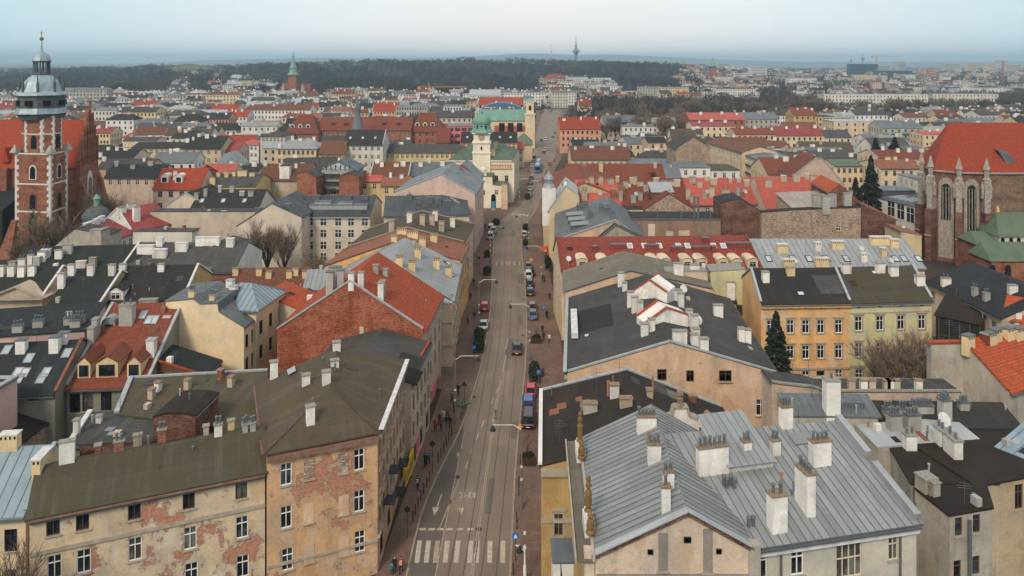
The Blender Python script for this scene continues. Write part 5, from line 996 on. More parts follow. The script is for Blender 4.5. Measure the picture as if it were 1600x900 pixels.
b = house('house', 'house with beige gable and grey skylit roof facing right', (332, 262), (368, 276), 12, C=(388, 251), D=(352, 240), rt='gy', rh=2.6, wm='pale_pl', rm='metal_slate', wins=[('R', 6, [3, 6, 9], 1, 1.6, 'grey')])
for x in (369, 374, 379): skyl(b, x, 251, 1, 1.6)
qh('white villa with low red hipped roof', 370, 404, 226, 218, 9, 14, 'white_pl', 'metal_red', hf=5, hb=5, cols=5)
qh('dark green roofed house left of the white villa', 284, 345, 232, 213, 12, 18, 'buff', 'felt_green', ch=5)
qh('crimson roofed low house beside the dark green roof', 325, 372, 237, 222, 10, 14, 'rose_pl', 'metal_crimson')
qh('yellow parapeted yard roofs with grey felt', 328, 400, 290, 272, 12, 14, 'yellow_pl', 'felt_grey', ch=7, chm='ch_cream', win=0)
qh('low white and yellow yard house right of the crimson roof', 352, 404, 268, 258, 12, 12, 'cream', 'felt_dark', ch=3)
qh('stained grey house with pale wall between brick church and red mansard', 152, 236, 262, 248, 11, 10, 'stained', 'felt_grey', ch=2, win=5)
# right street row, going away
b = prof('tenement', 'peach end wall of a street house with low beige felt roof', [(883, 457), (985, 424), (1112, 452)], 119.5, 12.5, SD, 'peach', 'felt_beige', cop='F', copm='gutter', wins=[('L', 4, [4.2, 7.8], 1, 1.9, 'brown+trim')])
for x, y in ((1140, 452), (1060, 430), (1085, 432)): chim(b, x, y, 1.5, .9, 2.0, 'ch_white')
prof('outbuilding', 'grey stained yard wall behind the long dark roof', [(1040, 425), (1105, 424), (1106, 442)], 124, 3, SD, 'stained', 'cap_conc', oh=.1)
prof('outbuilding', 'pale green yard wall left of the orange front', [(1110, 424), (1165, 421), (1166, 432)], 126, 4, SD, 'green_pl', 'cap_conc', oh=.1)
b = house('outbuilding', 'brown ramshackle yard roofs left of the orange front', (1095, 470), (1150, 473), 9.0, dep=9, rt='shed', rh=1.5, wm='ochre_pl', rm='felt_umber'); chim(b, 1142, 468, 1.3, 1.0, 3.0, 'ch_white')
b = house('outbuilding', 'sagging lean-to roof against the orange front', (1148, 492), (1188, 488), 7.5, dep=7, rt='shed', rh=1.8, wm='ochre_pl', rm='felt_umber')
b = house('tenement', 'street house with red metal roof and row of cream dormers', (878, 427), (1192, 423), 12, dep=15, rt='gx', rh=4.3, t=.58, wm='cream', rm='tile_crimson', cop='LR', copm='tile_crimson', wins=[('L', 4, [4, 7.6], 1, 1.9, 'brown+trim'), ('F', 22, [8.2], 1.0, 1.7, 'grey')])
for x in (910, 942, 972, 991, 1021, 1040, 1074, 1097, 1130, 1152, 1176): dormer(b, x, 419, 1.9, 1.35, 'arch', 'cream', 'cream', 'grey', .45, 1.1)
for x, y, w_ in ((929, 392, .8), (965, 389, 2.6), (1018, 390, 2.6), (1058, 393, 2.2), (1095, 393, 2.8), (1115, 392, .9), (1102, 379, 1.2), (1145, 387, 2.2), (1163, 387, 2.4)): chim(b, x, y, w_, .8, .9, 'tile_crimson', 0, 'gutter')
for x in (984, 1007, 1030, 1060, 1074, 1115, 1130): skyl(b, x, 385, 1.0, 1.4, 'fr_white')
for x, y in ((1017, 420), (1085, 412), (888, 415)): dish(b, x, y, .5, 1.2)
b = house('tenement', 'silver metal roofed house with skylights and cream chimneys', (1178, 418), (1445, 418), 12, dep=15, rt='gx', rh=3.4, wm='cream', rm='metal_pale', seams=1.0, cop='', wins=[('F', 10, [8], 1, 1.5, 'grey')])
for x in (1201, 1239, 1264, 1291, 1322, 1399, 1412, 1435): skyl(b, x, 405, 1.1, 1.7, 'fr_dark', 'pane_sky')
for x, y, w_ in ((1222, 394, 2.0), (1278, 391, 1.0), (1308, 389, 2.2), (1370, 382, 2.6), (1386, 382, 1.2), (1397, 386, 1.5), (1349, 408, 1.0), (1380, 400, .9), (1232, 418, 2.0), (1284, 416, 2.4)): chim(b, x, y, w_, .9, 1.5, 'ch_cream' if w_ != 1.0 else 'ch_white', 0, 'coping_white', slot=True)
dish(b, 1242, 415, .5, .8); dish(b, 1392, 414, .5, .8); dish(b, 1345, 397, .5, 1.0)
b = prof('tenement', 'street house with peach end wall and long grey metal dormers', [(869, 376), (962, 345), (1012, 379)], 150, 27, SD, 'peach', 'metal_slate', seams=1.0, cop='F', copm='coping', wins=[('L', 7, [4.2, 7.8, 11], 1, 1.9, 'brown+trim')])
for k, (x, y) in enumerate(((893, 357), (889, 349), (886, 341))): dormer(b, x, y, 3.2, .9, 'flat', 'metal_slate', 'metal_silver', 'dark', .2, 2.6)
for x, y in ((905, 328), (915, 325), (922, 340), (950, 332), (940, 330), (957, 340)): chim(b, x, y, 1.2, .8, 1.0, 'metal_slate', 3, 'gutter')
prof('outbuilding', 'small grey gable with dark coping behind the red dormers', [(930, 379), (962, 353), (1016, 379)], 147, 2.6, SD, 'concrete', 'felt_dark', cop='F', copm='gutter')
b = prof('tenement', 'street house with yellow blank side wall and white stepped gable', [(858, 328), (884, 291), (904, 306), (906, 327)], 178, 14, SD, 'buff', 'metal_pale', cop='F', copm='coping', wins=[('L', 4, [4.2, 7.8, 11], 1, 1.9, 'brown+trim')])
c = PD(857.5, 300, 180); q = MB(); q.box(V((c.x, 180, 10)), 3.2, 3.2, 9); o = q.build('turret', 'white_pl', b.root); q = MB(); q.lathe(V((c.x, 180, 19)), [(1.7, 0), (1.5, .5), (1.0, 1.1), (1.05, 1.9), (1.3, 2.1), (1.0, 2.8), (.35, 3.4), (.1, 4.3)], 10); q.build('cupola', 'metal_silver', b.root)
b = prof_w('tenement', 'street house with faded brown tile roof leading to the bend', [V((8.3, 192.5, 13.5)), V((19, 192.5, 18)), V((30, 192.5, 14))], 37, (.03, 1, 0), 'buff', 'tile_rust', wins=[('L', 9, [4.2, 7.8, 11], 1, 1.9, 'brown')])
b = qh('long house with orange-red tile roof right of the street bend', 886, 1050, 282, 256, 13, 16, 'peach', 'tile_rust', ch=2, chm='ch_beige', win=0); skyl(b, 920, 276, 4, 1.5); dormer(b, 1020, 277, 1.8, 1.2, 'gable', 'tile_rust', 'tile_rust', 'dark', .5); chim(b, 900, 272, 1.2, 1, 3, 'ch_cream'); chim(b, 939, 270, 1.2, 1, 3, 'ch_cream')
qh('slate flat roof right of the orange-red tiles', 1042, 1066, 282, 256, 13, 14, 'beige', 'metal_slate', win=0)
for lab, x0, x1, ye, yr, rm_, n_ in (('house with vivid red metal roof and grey chimney stacks', 903, 972, 321, 281, 'metal_red', 4), ('house with rust-streaked red roof between the vivid red one and the white shed roof', 972, 1016, 321, 282, 'tile_rust', 4), ('house with dark red roof behind the peeling gable', 1016, 1078, 320, 279, 'tile_rust', 4), ('house with patched red metal roof right of the peeling gable', 1078, 1133, 319, 278, 'metal_red', 4), ('house with red metal roof above the dark brick firewall', 1133, 1196, 318, 278, 'metal_red', 4), ('wide house with faded red metal roof above the pale brick firewall', 1196, 1300, 325, 277, 'metal_red', 5)):
    b = qh(lab, x0, x1, ye, yr, 13, 18, 'stained', rm_, seams=1.6 if 'metal' in rm_ else None, ch=n_+1, chm='ch_beige', win=5, sky=1, cop='R', copm=rm_)
    for k in range(3): chim(b, x0+(x1-x0)*random.random(), ye-(ye-yr)*random.uniform(.1, .5), random.uniform(.8, 2.0), .8, random.uniform(1.2, 2.6), random.choice(['ch_beige', 'ch_grey', 'ch_brick']), random.choice([0, 2]), 'cap_conc')
b = qh('small white shed roof sitting between the red roofs', 1019, 1052, 300, 288, 16.5, 5, 'brick_dark', 'metal_pale', rt='shed', win=0)
prof('house', 'peeling plaster gable with old brick below the red roofs', [(1008, 327), (1045, 303), (1082, 326)], 180, 5, SD, 'brick_pale', 'tile_rust', cop='F', copm='tile_rust')
prof('outbuilding', 'low yard house with small window below the vivid red roof', [(955, 327), (1006, 327)], 181, 4, SD, 'stained', 'felt_dark', oh=.2, wins=[('F', 3, [9.6], 1.2, 1.4, 'grey')])
b = prof('outbuilding', 'long brown blank firewall with pale patches and dark coping', [(980, 344), (1126, 344)], 165, 9, SD, 'brownwall', 'felt_dark', oh=.1, cop='F', copm='gutter')
for x, y, w_, h_ in ((1069, 367, 2.4, 2.0), (1046, 366, 1.6, 1.4), (1018, 362, 1.5, 3.5), (995, 370, 2.0, 1.0)): panel(b, 'F', x, y, w_, h_, 'beige', 'plaster_patch', .02)
for x in (1028, 1065, 1110): pipe(b, x, 341, 1.8, .15)
for x in (1085, 1091): pipe(b, x, 341, 5, .25)
prof('outbuilding', 'dark brick firewall with stepped top below the red roofs', [(1126, 318), (1140, 314), (1158, 311), (1175, 322), (1190, 331)], 166, 8, SD, 'brick_dark', 'felt_dark', oh=.05)
b = prof('outbuilding', 'wide pale brick firewall with one small window', [(1190, 332), (1241, 328), (1345, 324)], 162, 2, (.1, 1, 0), 'brick_pale', 'felt_umber', oh=.1, wins=[('F', 'px', [(1310, 357)], 1.0, 1.1, 'white')])
for x, y in ((1275, 316), (1282, 312), (1290, 318), (1300, 312), (1318, 318), (1324, 310)): chim(b, x, y, 1.6, .9, 2.5, 'ch_grey')
b = house('house', 'rust-streaked white metal roof on top of the pale brick firewall', (1240, 326), (1338, 321), 15.0, dep=7, rt='shed', rh=2.4, wm='brick_pale', rm='metal_rust', seams=.9)
for x, y in ((1280, 312), (1295, 308), (1310, 306), (1303, 318), (1325, 312)): chim(b, x, y, 2.0, 1, 2.2, 'ch_grey', 2, 'gutter')
b = prof('house', 'orange tile roof sloping down behind the dark brick firewall', [(1296, 300), (1312, 288), (1345, 317), (1400, 343)], 172, 14, (.1, 1, 0), 'brick_dark', 'tile_orange', oh=.2)
prof('outbuilding', 'second dark brick firewall below the orange slope', [(1346, 319), (1372, 331), (1399, 345)], 168, 3, (.1, 1, 0), 'brick_dark', 'gutter', oh=.05)
b = house('workshop', 'workshop hall with tall black windows and skylit slate roof beside the Gothic apse', (1370, 309), (1446, 328), 11.5, dep=14, rt='shed', rh=.8, wm='pale_pl', rm='metal_dark', oh=.3, wins=[('F', 'px', [(1378, 322), (1392, 326), (1407, 331), (1422, 336), (1437, 342)], 2.6, 3.9, 'dark+wide+mid')])
for k in range(7): patch(b, 1385+k*8, 304+k*1.6, 1.2, 5, 'metal_pale', 'skylight_strip')
qh('flat blue-grey rooftop strip behind the workshop hall', 1375, 1430, 298, 291, 13, 8, 'metal_slate', 'metal_slate', rt='flat', win=0)
qh('white box house left of the Gothic apse', 1430, 1450, 280, 268, 15, 10, 'pale_pl', 'metal_slate', rt='flat', cols=1)
prof('outbuilding', 'low buff gate house with arched passage by the Gothic apse', [(1408, 362), (1440, 368)], 158, 8, SD, 'buff', 'tile_old', oh=.1, wins=[('F', 'px', [(1414, 376)], 2.2, 2.6, 'dark+one+nosill')])
# further right of the street
qh('cream house with long brown roof facing down the street', 893, 986, 249, 228, 12, 18, 'cream', 'tile_brown', cols=10, ch=4, sides='FL', nrow=1, wh=.9)
qh('grey house with slate roof right of the cream house', 985, 1062, 256, 248, 11, 14, 'grey_pl', 'metal_slate', rt='gx', win=0)
b = qh('white modern house with flat roof terrace', 1062, 1110, 262, 257, 14, 14, 'white_pl', 'metal_slate', rt='flat', cols=3)
b = qh('second white flat roofed house stepping down to the right', 1108, 1156, 266, 262, 13, 14, 'white_pl', 'felt_brown', rt='flat', cols=3)
qh('brown stained apartment block among bare trees', 1012, 1042, 222, 214, 15, 14, 'peach', 'felt_dark', cols=2)
prof('house', 'brick gable end among the bare trees', [(1056, 232), (1084, 214), (1110, 231)], 268, 16, (0, 1, 0), 'brick_pale', 'felt_grey')
qh('long peach apartment house with many windows receding to the right', 1103, 1160, 222, 212, 15, 14, 'cream', 'tile_brown', ye2=238, cols=12, st='dark')
qh('tan block with bare side wall beside the long peach house', 1128, 1148, 219, 216, 16, 14, 'peach', 'felt_dark', rt='flat', cols=2)
b = qh('terraced beige apartment house with planted balconies', 1142, 1200, 232, 226, 14, 14, 'pale_pl', 'metal_slate', ye2=256, cols=9, st='dark')
for z_ in (4.5, 7.5, 10.5): p0, p1, _, _ = b.walls['F']; q = MB(); q.bar(V((p0.x, p0.y-.6, z_)), V((p1.x, p1.y-.6, z_)), 1.2, .5); q.build('balcony', 'fr_brown', b.root)
qh('cream gabled house with rust tiles behind the red metal roofs', 1200, 1262, 272, 246, 12, 18, 'cream', 'tile_rust', ch=4)
prof('house', 'broad blank beige gable end left of the fir', [(1238, 276), (1275, 248), (1284, 248), (1318, 287)], 232, 16, (.1, 1, 0), 'rose_pl', 'tile_rust', cop='F', copm='coping', wins=[('F', 'px', [(1278, 280)], 1.6, .8, 'dark')])
qh('cream block with flat grey roof and chimneys behind the beige gable', 1205, 1272, 243, 236, 13, 16, 'cream', 'felt_grey', ch=6, chm='ch_beige')
qh('long cream block with grey roof left of the tall fir', 1272, 1334, 246, 234, 13, 16, 'cream', 'felt_grey', ch=3, cols=5)
qh('cream house with green-grey roof and brown windows by the tall fir', 1304, 1352, 259, 249, 12, 14, 'cream', 'copper_old', cols=5, st='dark')
b = qh('cream house with faded red tile roof right of the tall fir', 1376, 1446, 263, 249, 13, 16, 'cream', 'tile_old', cols=5, ch=4, chm='ch_cream', st='dark')
b = qh('cream house with long brownish red roof behind the faded tiles', 1372, 1466, 247, 234, 13, 16, 'cream', 'tile_rust', ch=5, cop='L', win=4)
# ------------------------------------------------------------------ landmarks
def poly_wall(name, pts, z0, z1, m, root): q = MB(); q.hexa([V((x, y, z0)) for x, y in pts], [V((x, y, z1)) for x, y in pts]); return q.build(name, m, root)
def arch_panel(root, name, c, d, w, h, m, out, n=8):
    """an upright pointed or round-headed slab: c bottom centre, d along the wall, out towards the viewer"""
    pr = [(-w/2, 0), (w/2, 0)]+[(w/2*math.cos(k*math.pi/n), h-w/2+w/2*1.3*math.sin(k*math.pi/n)) for k in range(n+1)]
    r = [c+d*a+V((0, 0, z)) for a, z in pr]; q = MB(); q.hexa([k-out*.3 for k in r], [k+out*.06 for k in r]); return q.build(name, m, root)
# town hall with clock tower
Yt = 259.0
tg = Yt/F
root = thing('town_hall', 'cream Renaissance town hall with green roof and domed clock tower', 'town hall', G(752, Yt)); b = Bd(); b.root = root
bx0, bx1 = G(704, Yt).x, G(799.5, Yt).x; ft = [(bx0, Yt), (bx1, Yt), (bx1+2.2, Yt+29), (bx0+2.2, Yt+29)]
A, B, C, D = [V((x, y, 0)) for x, y in ft]; walls = {'F': (A, B, 0, 15.4), 'R': (B, C, 0, 15.4), 'K': (C, D, 0, 15.4), 'L': (D, A, 0, 15.4)}; b.eaves = {}; b.oh = .6; b.gutm = 'gutter'
g3 = lambda p, z, o=0.0: V((p.x, p.y, z)); R1_, R2_ = V(((A.x+B.x)/2-4, Yt+13, 19.2)), V(((A.x+B.x)/2+7, Yt+16, 19.2))
Eo = [V((A.x-.6, A.y-.6, 15.3)), V((B.x+.6, B.y-.6, 15.3)), V((C.x+.6, C.y+.6, 15.3)), V((D.x-.6, D.y+.6, 15.3))]
pls = [[Eo[0], Eo[1], R2_, R1_], [Eo[1], Eo[2], R2_], [Eo[2], Eo[3], R1_, R2_], [Eo[3], Eo[0], R1_]]
finish(b, '', walls, [], pls, 'townhall_pl', 'copper_old', [('R', 8, [2.5, 7.0], 1.2, 2.2, 'brown'), ('F', 6, [3, 7.6], 1.2, 2.0, 'brown')], pls, seams=1.5, gut=False, bands=[('F', 14.9, .5, .5, 'townhall_pl'), ('F', 12.0, .3, .35, 'salmon'), ('F', 13.4, .2, .3, 'salmon'), ('R', 14.9, .5, .5, 'townhall_pl'), ('R', 12.0, .3, .35, 'salmon')])
for k in range(24): q = MB(); u_ = A.lerp(B, (k+.5)/24); q.box(V((u_.x, u_.y-.2, 12.5)), .35, .3, .9); q.build('frieze_block', 'salmon', root)
for k in range(5): q = MB(); u_ = B.lerp(C, (k+.1)/4.2); q.box(V((u_.x+.35, u_.y, 0)), .9, 1.2, 14); q.build('buttress', 'townhall_pl', root)
for x, y in ((775, 232), (770, 243)): chim(b, x, y, 1.6, 1.4, 2.4, 'ch_cream')
cx = G(752.3, Yt-.6).x; cy = Yt+2.4; q = MB(); q.box(V((cx, cy, 0)), 6.2, 6.2, 17.5); q.box(V((cx, cy, 17.5)), 5.9, 5.9, 3.6); q.box(V((cx, cy, 21.1)), 5.6, 5.6, 3.4); tw = q.build('tower', 'townhall_pl', root)
for z_ in (17.4, 21.0, 24.3): q = MB(); q.box(V((cx, cy, z_)), 6.7, 6.7, .35); q.build('tower_cornice', 'townhall_pl', tw)
q = MB(); a0 = math.pi/4; q.lathe(V((cx, cy, 24.6)), [(4.4, 0), (4.3, .4), (3.5, 1.3), (3.2, 3.0), (3.5, 3.2), (3.55, 3.5)], 8, math.pi/8); q.build('tower_skirt', 'copper', tw)
q = MB(); q.lathe(V((cx, cy, 28.0)), [(3.3, 0), (3.3, .8), (3.0, 1.6), (2.3, 2.3), (1.3, 2.8), (.4, 3.0), (.3, 3.5), (.45, 3.8), (.1, 4.2), (.06, 5.2)], 16); q.build('tower_dome', 'copper', tw)
for sx in (-1.4, 0, 1.4): arch_panel(tw, 'tower_opening', V((cx+sx, cy-3.05, 25.6)), V((1, 0, 0)), .7, 1.6, 'void_black', V((0, -1, 0)))
q = MB(); q.tube(V((cx, cy-2.8, 23.0)), V((cx, cy-2.98, 23.0)), 1.05, 1.05, 20); ck = q.build('clock_face', 'cap_rust', tw)
q = MB(); q.tube(V((cx, cy-2.95, 23.0)), V((cx, cy-3.03, 23.0)), .8, .8, 20); q.build('clock_dial', 'ch_beige', tw)
q = MB(); q.bar(V((cx, cy-3.06, 23)), V((cx+.3, cy-3.06, 23.55)), .1); q.bar(V((cx, cy-3.06, 23)), V((cx-.2, cy-3.06, 22.3)), .1); q.build('clock_hands', 'fr_dark', tw)
for z_, w_ in ((18.8, .6), (15.9, .5)): arch_panel(tw, 'tower_window', V((cx, cy-3.02, z_)), V((1, 0, 0)), w_, 1.0, 'void_black', V((0, -1, 0)))
# entrance annex
an = prof('town_hall_annex', 'cream entrance block with green lean-to roof in front of the town hall', [(748, 276), (769, 276), (770, 289), (792, 291)], 249.5, 8.8, (.04, 1, 0), 'townhall_pl', 'copper_old', oh=.2, wins=[('F', 'px', [(755.6, 283.5), (755.6, 301), (775.6, 300.5)], 1.0, 1.5, 'brown+trim'), ('R', 3, [2.5, 6], 1, 1.5, 'brown')], cat='town hall')
arch_panel(an.root, 'doorway', V((G(771, 249.4).x, 249.45, 0)), V((1, 0, 0)), 1.6, 4.6, 'void_black', V((0, -1, 0)))
q = MB(); c = G(770.8, 246.5); q.box(c, 1.3, 3.5, .25); q.build('door_steps', 'kerb_stone', an.root); plain('banner_blue', (.05, .25, .42), .7); q = MB(); q.box(G(771, 249.1), 1.1, .12, 2.4); q.build('door_banner', 'banner_blue', an.root)
q = MB(); c = G(755, 250); q.box(c+V((0, .3, 10.7)), 2.2, .6, 1.0); q.box(c+V((-.8, .3, 11.7)), .5, .6, 1.4); q.box(c+V((.8, .3, 11.7)), .5, .6, 1.4); q.lathe(c+V((0, .3, 13.1)), [(1.2, 0), (.9, .5), (.3, .8)], 8); q.build('bell_gable', 'townhall_pl', an.root)
q = MB(); c = G(788, 248.6); q.hexa([c+V((-1.1, -1.6, 0)), c+V((1.1, -1.6, 0)), c+V((1.1, 1.0, 0)), c+V((-1.1, 1.0, 0))], [c+V((-.9, .2, 8)), c+V((.9, .2, 8)), c+V((.9, 1.0, 8)), c+V((-.9, 1.0, 8))]); q.build('buttress', 'peach', an.root)
# church with the green roof further down the street
Yc = 420; z_ = lambda y, Y=Yc: CH-(y-HY)*Y/F
b = qh('cream church with long green copper roof and red-blocked windows', 748, 822, 188, 171, 16, 18, 'cream', 'copper', win=0, name='church', cat='church', seams=1.5)
p0, p1, _, _ = b.walls['F']
for k, x in enumerate((776.6, 784, 790.6, 798, 804.6, 812, 818.6)):
    c = G(x, p0.y-.05, 9.5); q = MB(); q.box(c, 3.0 if k % 2 == 0 else 3.2, .3, 3.5 if k % 2 == 0 else 5.0); q.build('window_niche', 'red_pl' if k % 2 == 0 else 'pane_dark', b.root)
q = MB(); c = G(828, p0.y+1); q.box(c, 5.4, 5.4, 19.5); q.box(c+V((0, 0, 19.5)), 4.2, 4.2, 7.2); q.build('tower', 'cream', b.root); q = MB(); q.box(c+V((0, 0, 19.3)), 6.2, 6.2, .5); q.box(c+V((0, 0, 26.6)), 5.0, 5.0, .5); q.build('tower_cornice', 'pale_pl', b.root)
q = MB(); q.lathe(c+V((0, 0, 27.1)), [(3.4, 0), (2.2, .8), (.4, 1.6), (.1, 3)], 4, math.pi/4); q.build('tower_cap', 'copper', b.root); arch_panel(b.root, 'belfry_opening', c+V((0, -2.15, 21.8)), V((1, 0, 0)), 1.5, 2.6, 'void_black', V((0, -1, 0)))
b = qh('salmon house with black skylit roof behind the town hall', 720, 808, 222, 206, 13, 14, 'salmon', 'felt_dark', cols=12, sky=5)
b = qh('bright pink modern block with dark window bands', 698, 742, 197, 190, 16, 16, 'hot_pink', 'metal_slate', rt='flat', cols=4, st='dark', wd=2.6, wh=1.6)
qh('small house with bright red tent roof by the street', 808, 819, 232, 221, 9, 8, 'cream', 'metal_red')
qh('low olive roofed porch beside the green-roofed church', 806, 832, 225, 208, 9, 14, 'buff', 'copper_old', hf=4, hb=4, win=0)
b = qh('long brick school with red roof and grey dormers beyond the church', 748, 818, 164, 152, 15, 25, 'brick_orange', 'tile_church', cols=14, far=True)
plain('arch_blue', (.06, .13, .22), .5); root = thing('arched_hall', 'blue barrel roof with white ribs beyond the church', 'hall', G(782, 560)); q = MB(); ar = [V((18*math.cos(k*math.pi/14), 0, 9+9*math.sin(k*math.pi/14))) for k in range(15)]; o_ = G(783, 560); q.hexa([o_+k for k in ar], [o_+k+V((0, 20, 0)) for k in ar]); q.build('barrel_roof', 'arch_blue', root)
for k in (2, 5, 8, 11): q = MB(); q.bar(o_+ar[k]*1.01+V((0, -.2, 0)), o_+ar[k]*1.01+V((0, 20, 0)), .8); q.build('rib', 'coping_white', root)
q = MB(); q.box(o_+V((0, 10, 0)), 36, 19, 9.3); q.build('wall', 'grey_pl', root)
qh('white apartment block with square windows beyond the market square', 693, 722, 166, 160, 20, 16, 'white_pl', 'metal_slate', rt='flat', cols=6, st='dark', far=True)
# red convent with big roofs
b = qh('long red brick convent wing with steep red roof', 495, 642, 203, 183, 14, 20, 'brick_orange', 'tile_rust', cols=18, name='convent', cat='convent')
for x in (520, 540, 600, 622): dormer(b, x, 196, 2, 1.2, 'flat', 'tile_rust', 'tile_rust', 'dark', .2)
q = MB(); c = G(559, 372); q.lathe(c+V((0, 0, 14)), [(3.5, 0), (1.6, 8), (1.3, 9), (1.3, 12), (1.6, 12.2), (.2, 18), (.05, 21)], 8); q.build('ridge_turret', 'metal_slate', b.root)
for lab, x0, x1, ye, yr in (('red brick convent gatehouse with hipped red roof on the left', 445, 497, 208, 178, ), ('red brick convent pavilion with tall red roof on the right', 640, 692, 205, 176)):
    b = qh(lab, x0, x1, ye, yr, 13, 16, 'brick_orange', 'tile_rust', cols=5, hf=5, hb=5, name='convent', cat='convent'); 
    for k in range(3): dormer(b, x0+12+k*12, ye-8, 2.2, 1.6, 'gable', 'white_pl', 'tile_rust', 'dark', .6)
qh('small red gabled annex right of the convent', 682, 702, 222, 200, 9, 14, 'brick_red', 'tile_rust', win=0)
qh('red brick yard range in front of the convent', 500, 538, 222, 212, 9, 10, 'brick_orange', 'felt_grey')
# ---- brick church with metal-capped tower, left edge
Yk = 186.0; ct = thing('church_tower', 'tall brick church tower with white quoins and silver domed cap', 'church tower', G(60, Yk+6))
pe = G(79, Yk); pl = G(24, Yk+1.5); pr = G(105, Yk+7.5); pbk = pl+(pr-pe)
def ring(k, c): return [(c.x+(p.x-c.x)*k, c.y+(p.y-c.y)*k) for p in (pl, pe, pr, pbk)]
cc = (pe+pl+pr+pbk)/4
lo = ring(1.0, cc); poly_wall('tower_shaft', lo, 0, 26.6, 'brick_church', ct)
def chamf(k, f=.27):
    r = [V((x, y, 0)) for x, y in ring(k, cc)]; o = []
    for i in range(4): o += [r[i].lerp(r[i-1], f), r[i].lerp(r[(i+1) % 4], f)]
    return [(p.x, p.y) for p in o]
oc = chamf(.93, .25); poly_wall('tower_octagon', oc, 26.6, 36.2, 'brick_church', ct)
plain('quoin_stone', (.58, .55, .50), .9, 0, .2, 3); plain('slate_board', (.09, .10, .11), .8, 0, .2)
def edges(pts, z0, z1, w_, step=1.0, skip=()):
    for i, (x, y) in enumerate(pts):
        if i in skip: continue
        for sgn, j in ((1, (i+1) % len(pts)), (-1, i-1)):
            d = (V((pts[j][0], pts[j][1], 0))-V((x, y, 0))).normalized(); k = 0; z = z0
            while z < z1-.3:
                l = w_*(1.0 if (k+(sgn > 0)) % 2 else .5); hh = min(step*random.uniform(.7, 1.1), z1-z); q = MB(); n_ = V((d.y, -d.x, 0))*(1 if sgn > 0 else -1); q.hexa([V((x, y, z))+n_*.09-d*.06, V((x, y, z))+n_*.09+d*l, V((x, y, z))-n_*.2+d*l, V((x, y, z))-n_*.2-d*.06], [V((x, y, z+hh*.93))+n_*.09-d*.06, V((x, y, z+hh*.93))+n_*.09+d*l, V((x, y, z+hh*.93))-n_*.2+d*l, V((x, y, z+hh*.93))-n_*.2-d*.06]); q.build('quoin', 'quoin_stone', ct); z += hh; k += 1
edges(lo, 4, 26.4, 1.0, 1.0, (3,)); edges(oc, 26.7, 36, .55, .9, (5, 6, 7, 0))
for z in (11.5, 18.5, 26.2): q = MB(); o = ring(1.015, cc); q.hexa([V((x, y, z)) for x, y in o], [V((x, y, z+.4)) for x, y in o]); q.build('string_course', 'quoin_stone', ct)
q = MB(); o = chamf(.95, .25); q.hexa([V((x, y, 31.2)) for x, y in o], [V((x, y, 31.5)) for x, y in o]); q.build('string_course', 'quoin_stone', ct)
dl = (pe-pl).normalized(); nl = V((dl.y, -dl.x, 0)); dr_ = (pr-pe).normalized(); nr = V((dr_.y, -dr_.x, 0)); ml = (pl+pe)/2; mr = (pe+pr)/2
for z, w_, h_ in ((20.0, 1.5, 3.0), (12.4, 1.6, 3.4), (7.6, 1.7, 3.4), (27.6, 1.6, 3.2)):
    for m_, d_, n_ in ((ml, dl, nl), (mr, dr_, nr)):
        off = .03 if z < 26 else -.32
        arch_panel(ct, 'window_surround', m_+n_*off+V((0, 0, z-.2)), d_, w_+.6, h_+.5, 'quoin_stone' if z == 20.0 else 'brick_dark', n_); arch_panel(ct, 'tower_window', m_+n_*(off+.05)+V((0, 0, z)), d_, w_, h_, 'void_black', n_)
for i in range(3): q = MB(); x, y = lo[i]; q.lathe(V((x, y, 26.6)), [(1.3, 0), (1.2, .3), (.2, 2.0)], 4, .6); q.build('corner_cap', 'concrete', ct)
c0 = V((cc.x, cc.y, 0)); rr = 6.2; A8 = math.pi/8
for nm, pr_, m_ in (('roof_collar', [(4.9, 35.0), (5.4, 36.0), (5.9, 36.6)], 'slate_board'), ('roof_apron', [(6.2, 36.5), (6.0, 36.8), (5.5, 37.9)], 'metal_cap'), ('belfry_drum', [(5.35, 37.8), (5.4, 41.1)], 'slate_board'), ('eave_flange', [(5.7, 41.0), (6.1, 41.2), (5.9, 41.5)], 'metal_cap'), ('main_dome', [(5.9, 41.4), (4.9, 42.2), (4.4, 43.4), (3.8, 44.7), (2.9, 45.7), (2.0, 46.3)], 'metal_cap'), ('lantern_base', [(2.0, 46.2), (2.05, 47.0)], 'slate_board'), ('lantern_cornice', [(1.95, 49.5), (2.15, 49.8), (2.15, 50.1)], 'slate_board'), ('lantern_dome', [(2.2, 50.0), (1.95, 50.8), (1.4, 51.7), (.45, 52.2), (.28, 52.8), (.1, 55.3)], 'metal_cap'), ('orb', [(.1, 55.2), (.4, 55.4), (.5, 55.7), (.4, 56.0), (.1, 56.2)], 'gilt_stone')):
    q = MB(); q.lathe(c0, pr_, 8 if 'orb' not in nm else 10, A8); q.build(nm, m_, ct)
for k in range(8):
    a = A8+k*math.pi/4; q = MB(); p = c0+V((1.75*math.cos(a), 1.75*math.sin(a), 47)); q.tube(p, p+V((0, 0, 2.6)), .2, .22, 6); q.build('lantern_column', 'slate_board', ct)
    p = c0+V((4.9*math.cos(a), 4.9*math.sin(a), 42.0)); q = MB(); q.box(p, .45, .45, 2.3); q.lathe(p+V((0, 0, 2.3)), [(.35, 0), (.12, .8), (.22, 1.0), (.06, 2.1)], 6); q.build('dome_pinnacle', 'slate_board', ct)
    a = k*math.pi/4; p = c0+V((4.75*math.cos(a), 4.75*math.sin(a), 38.6)); d_ = V((-math.sin(a), math.cos(a), 0)); q = MB(); q.box(p, 1.6, 1.6, 1.3, a); q.build('louvre', 'void_black', ct)
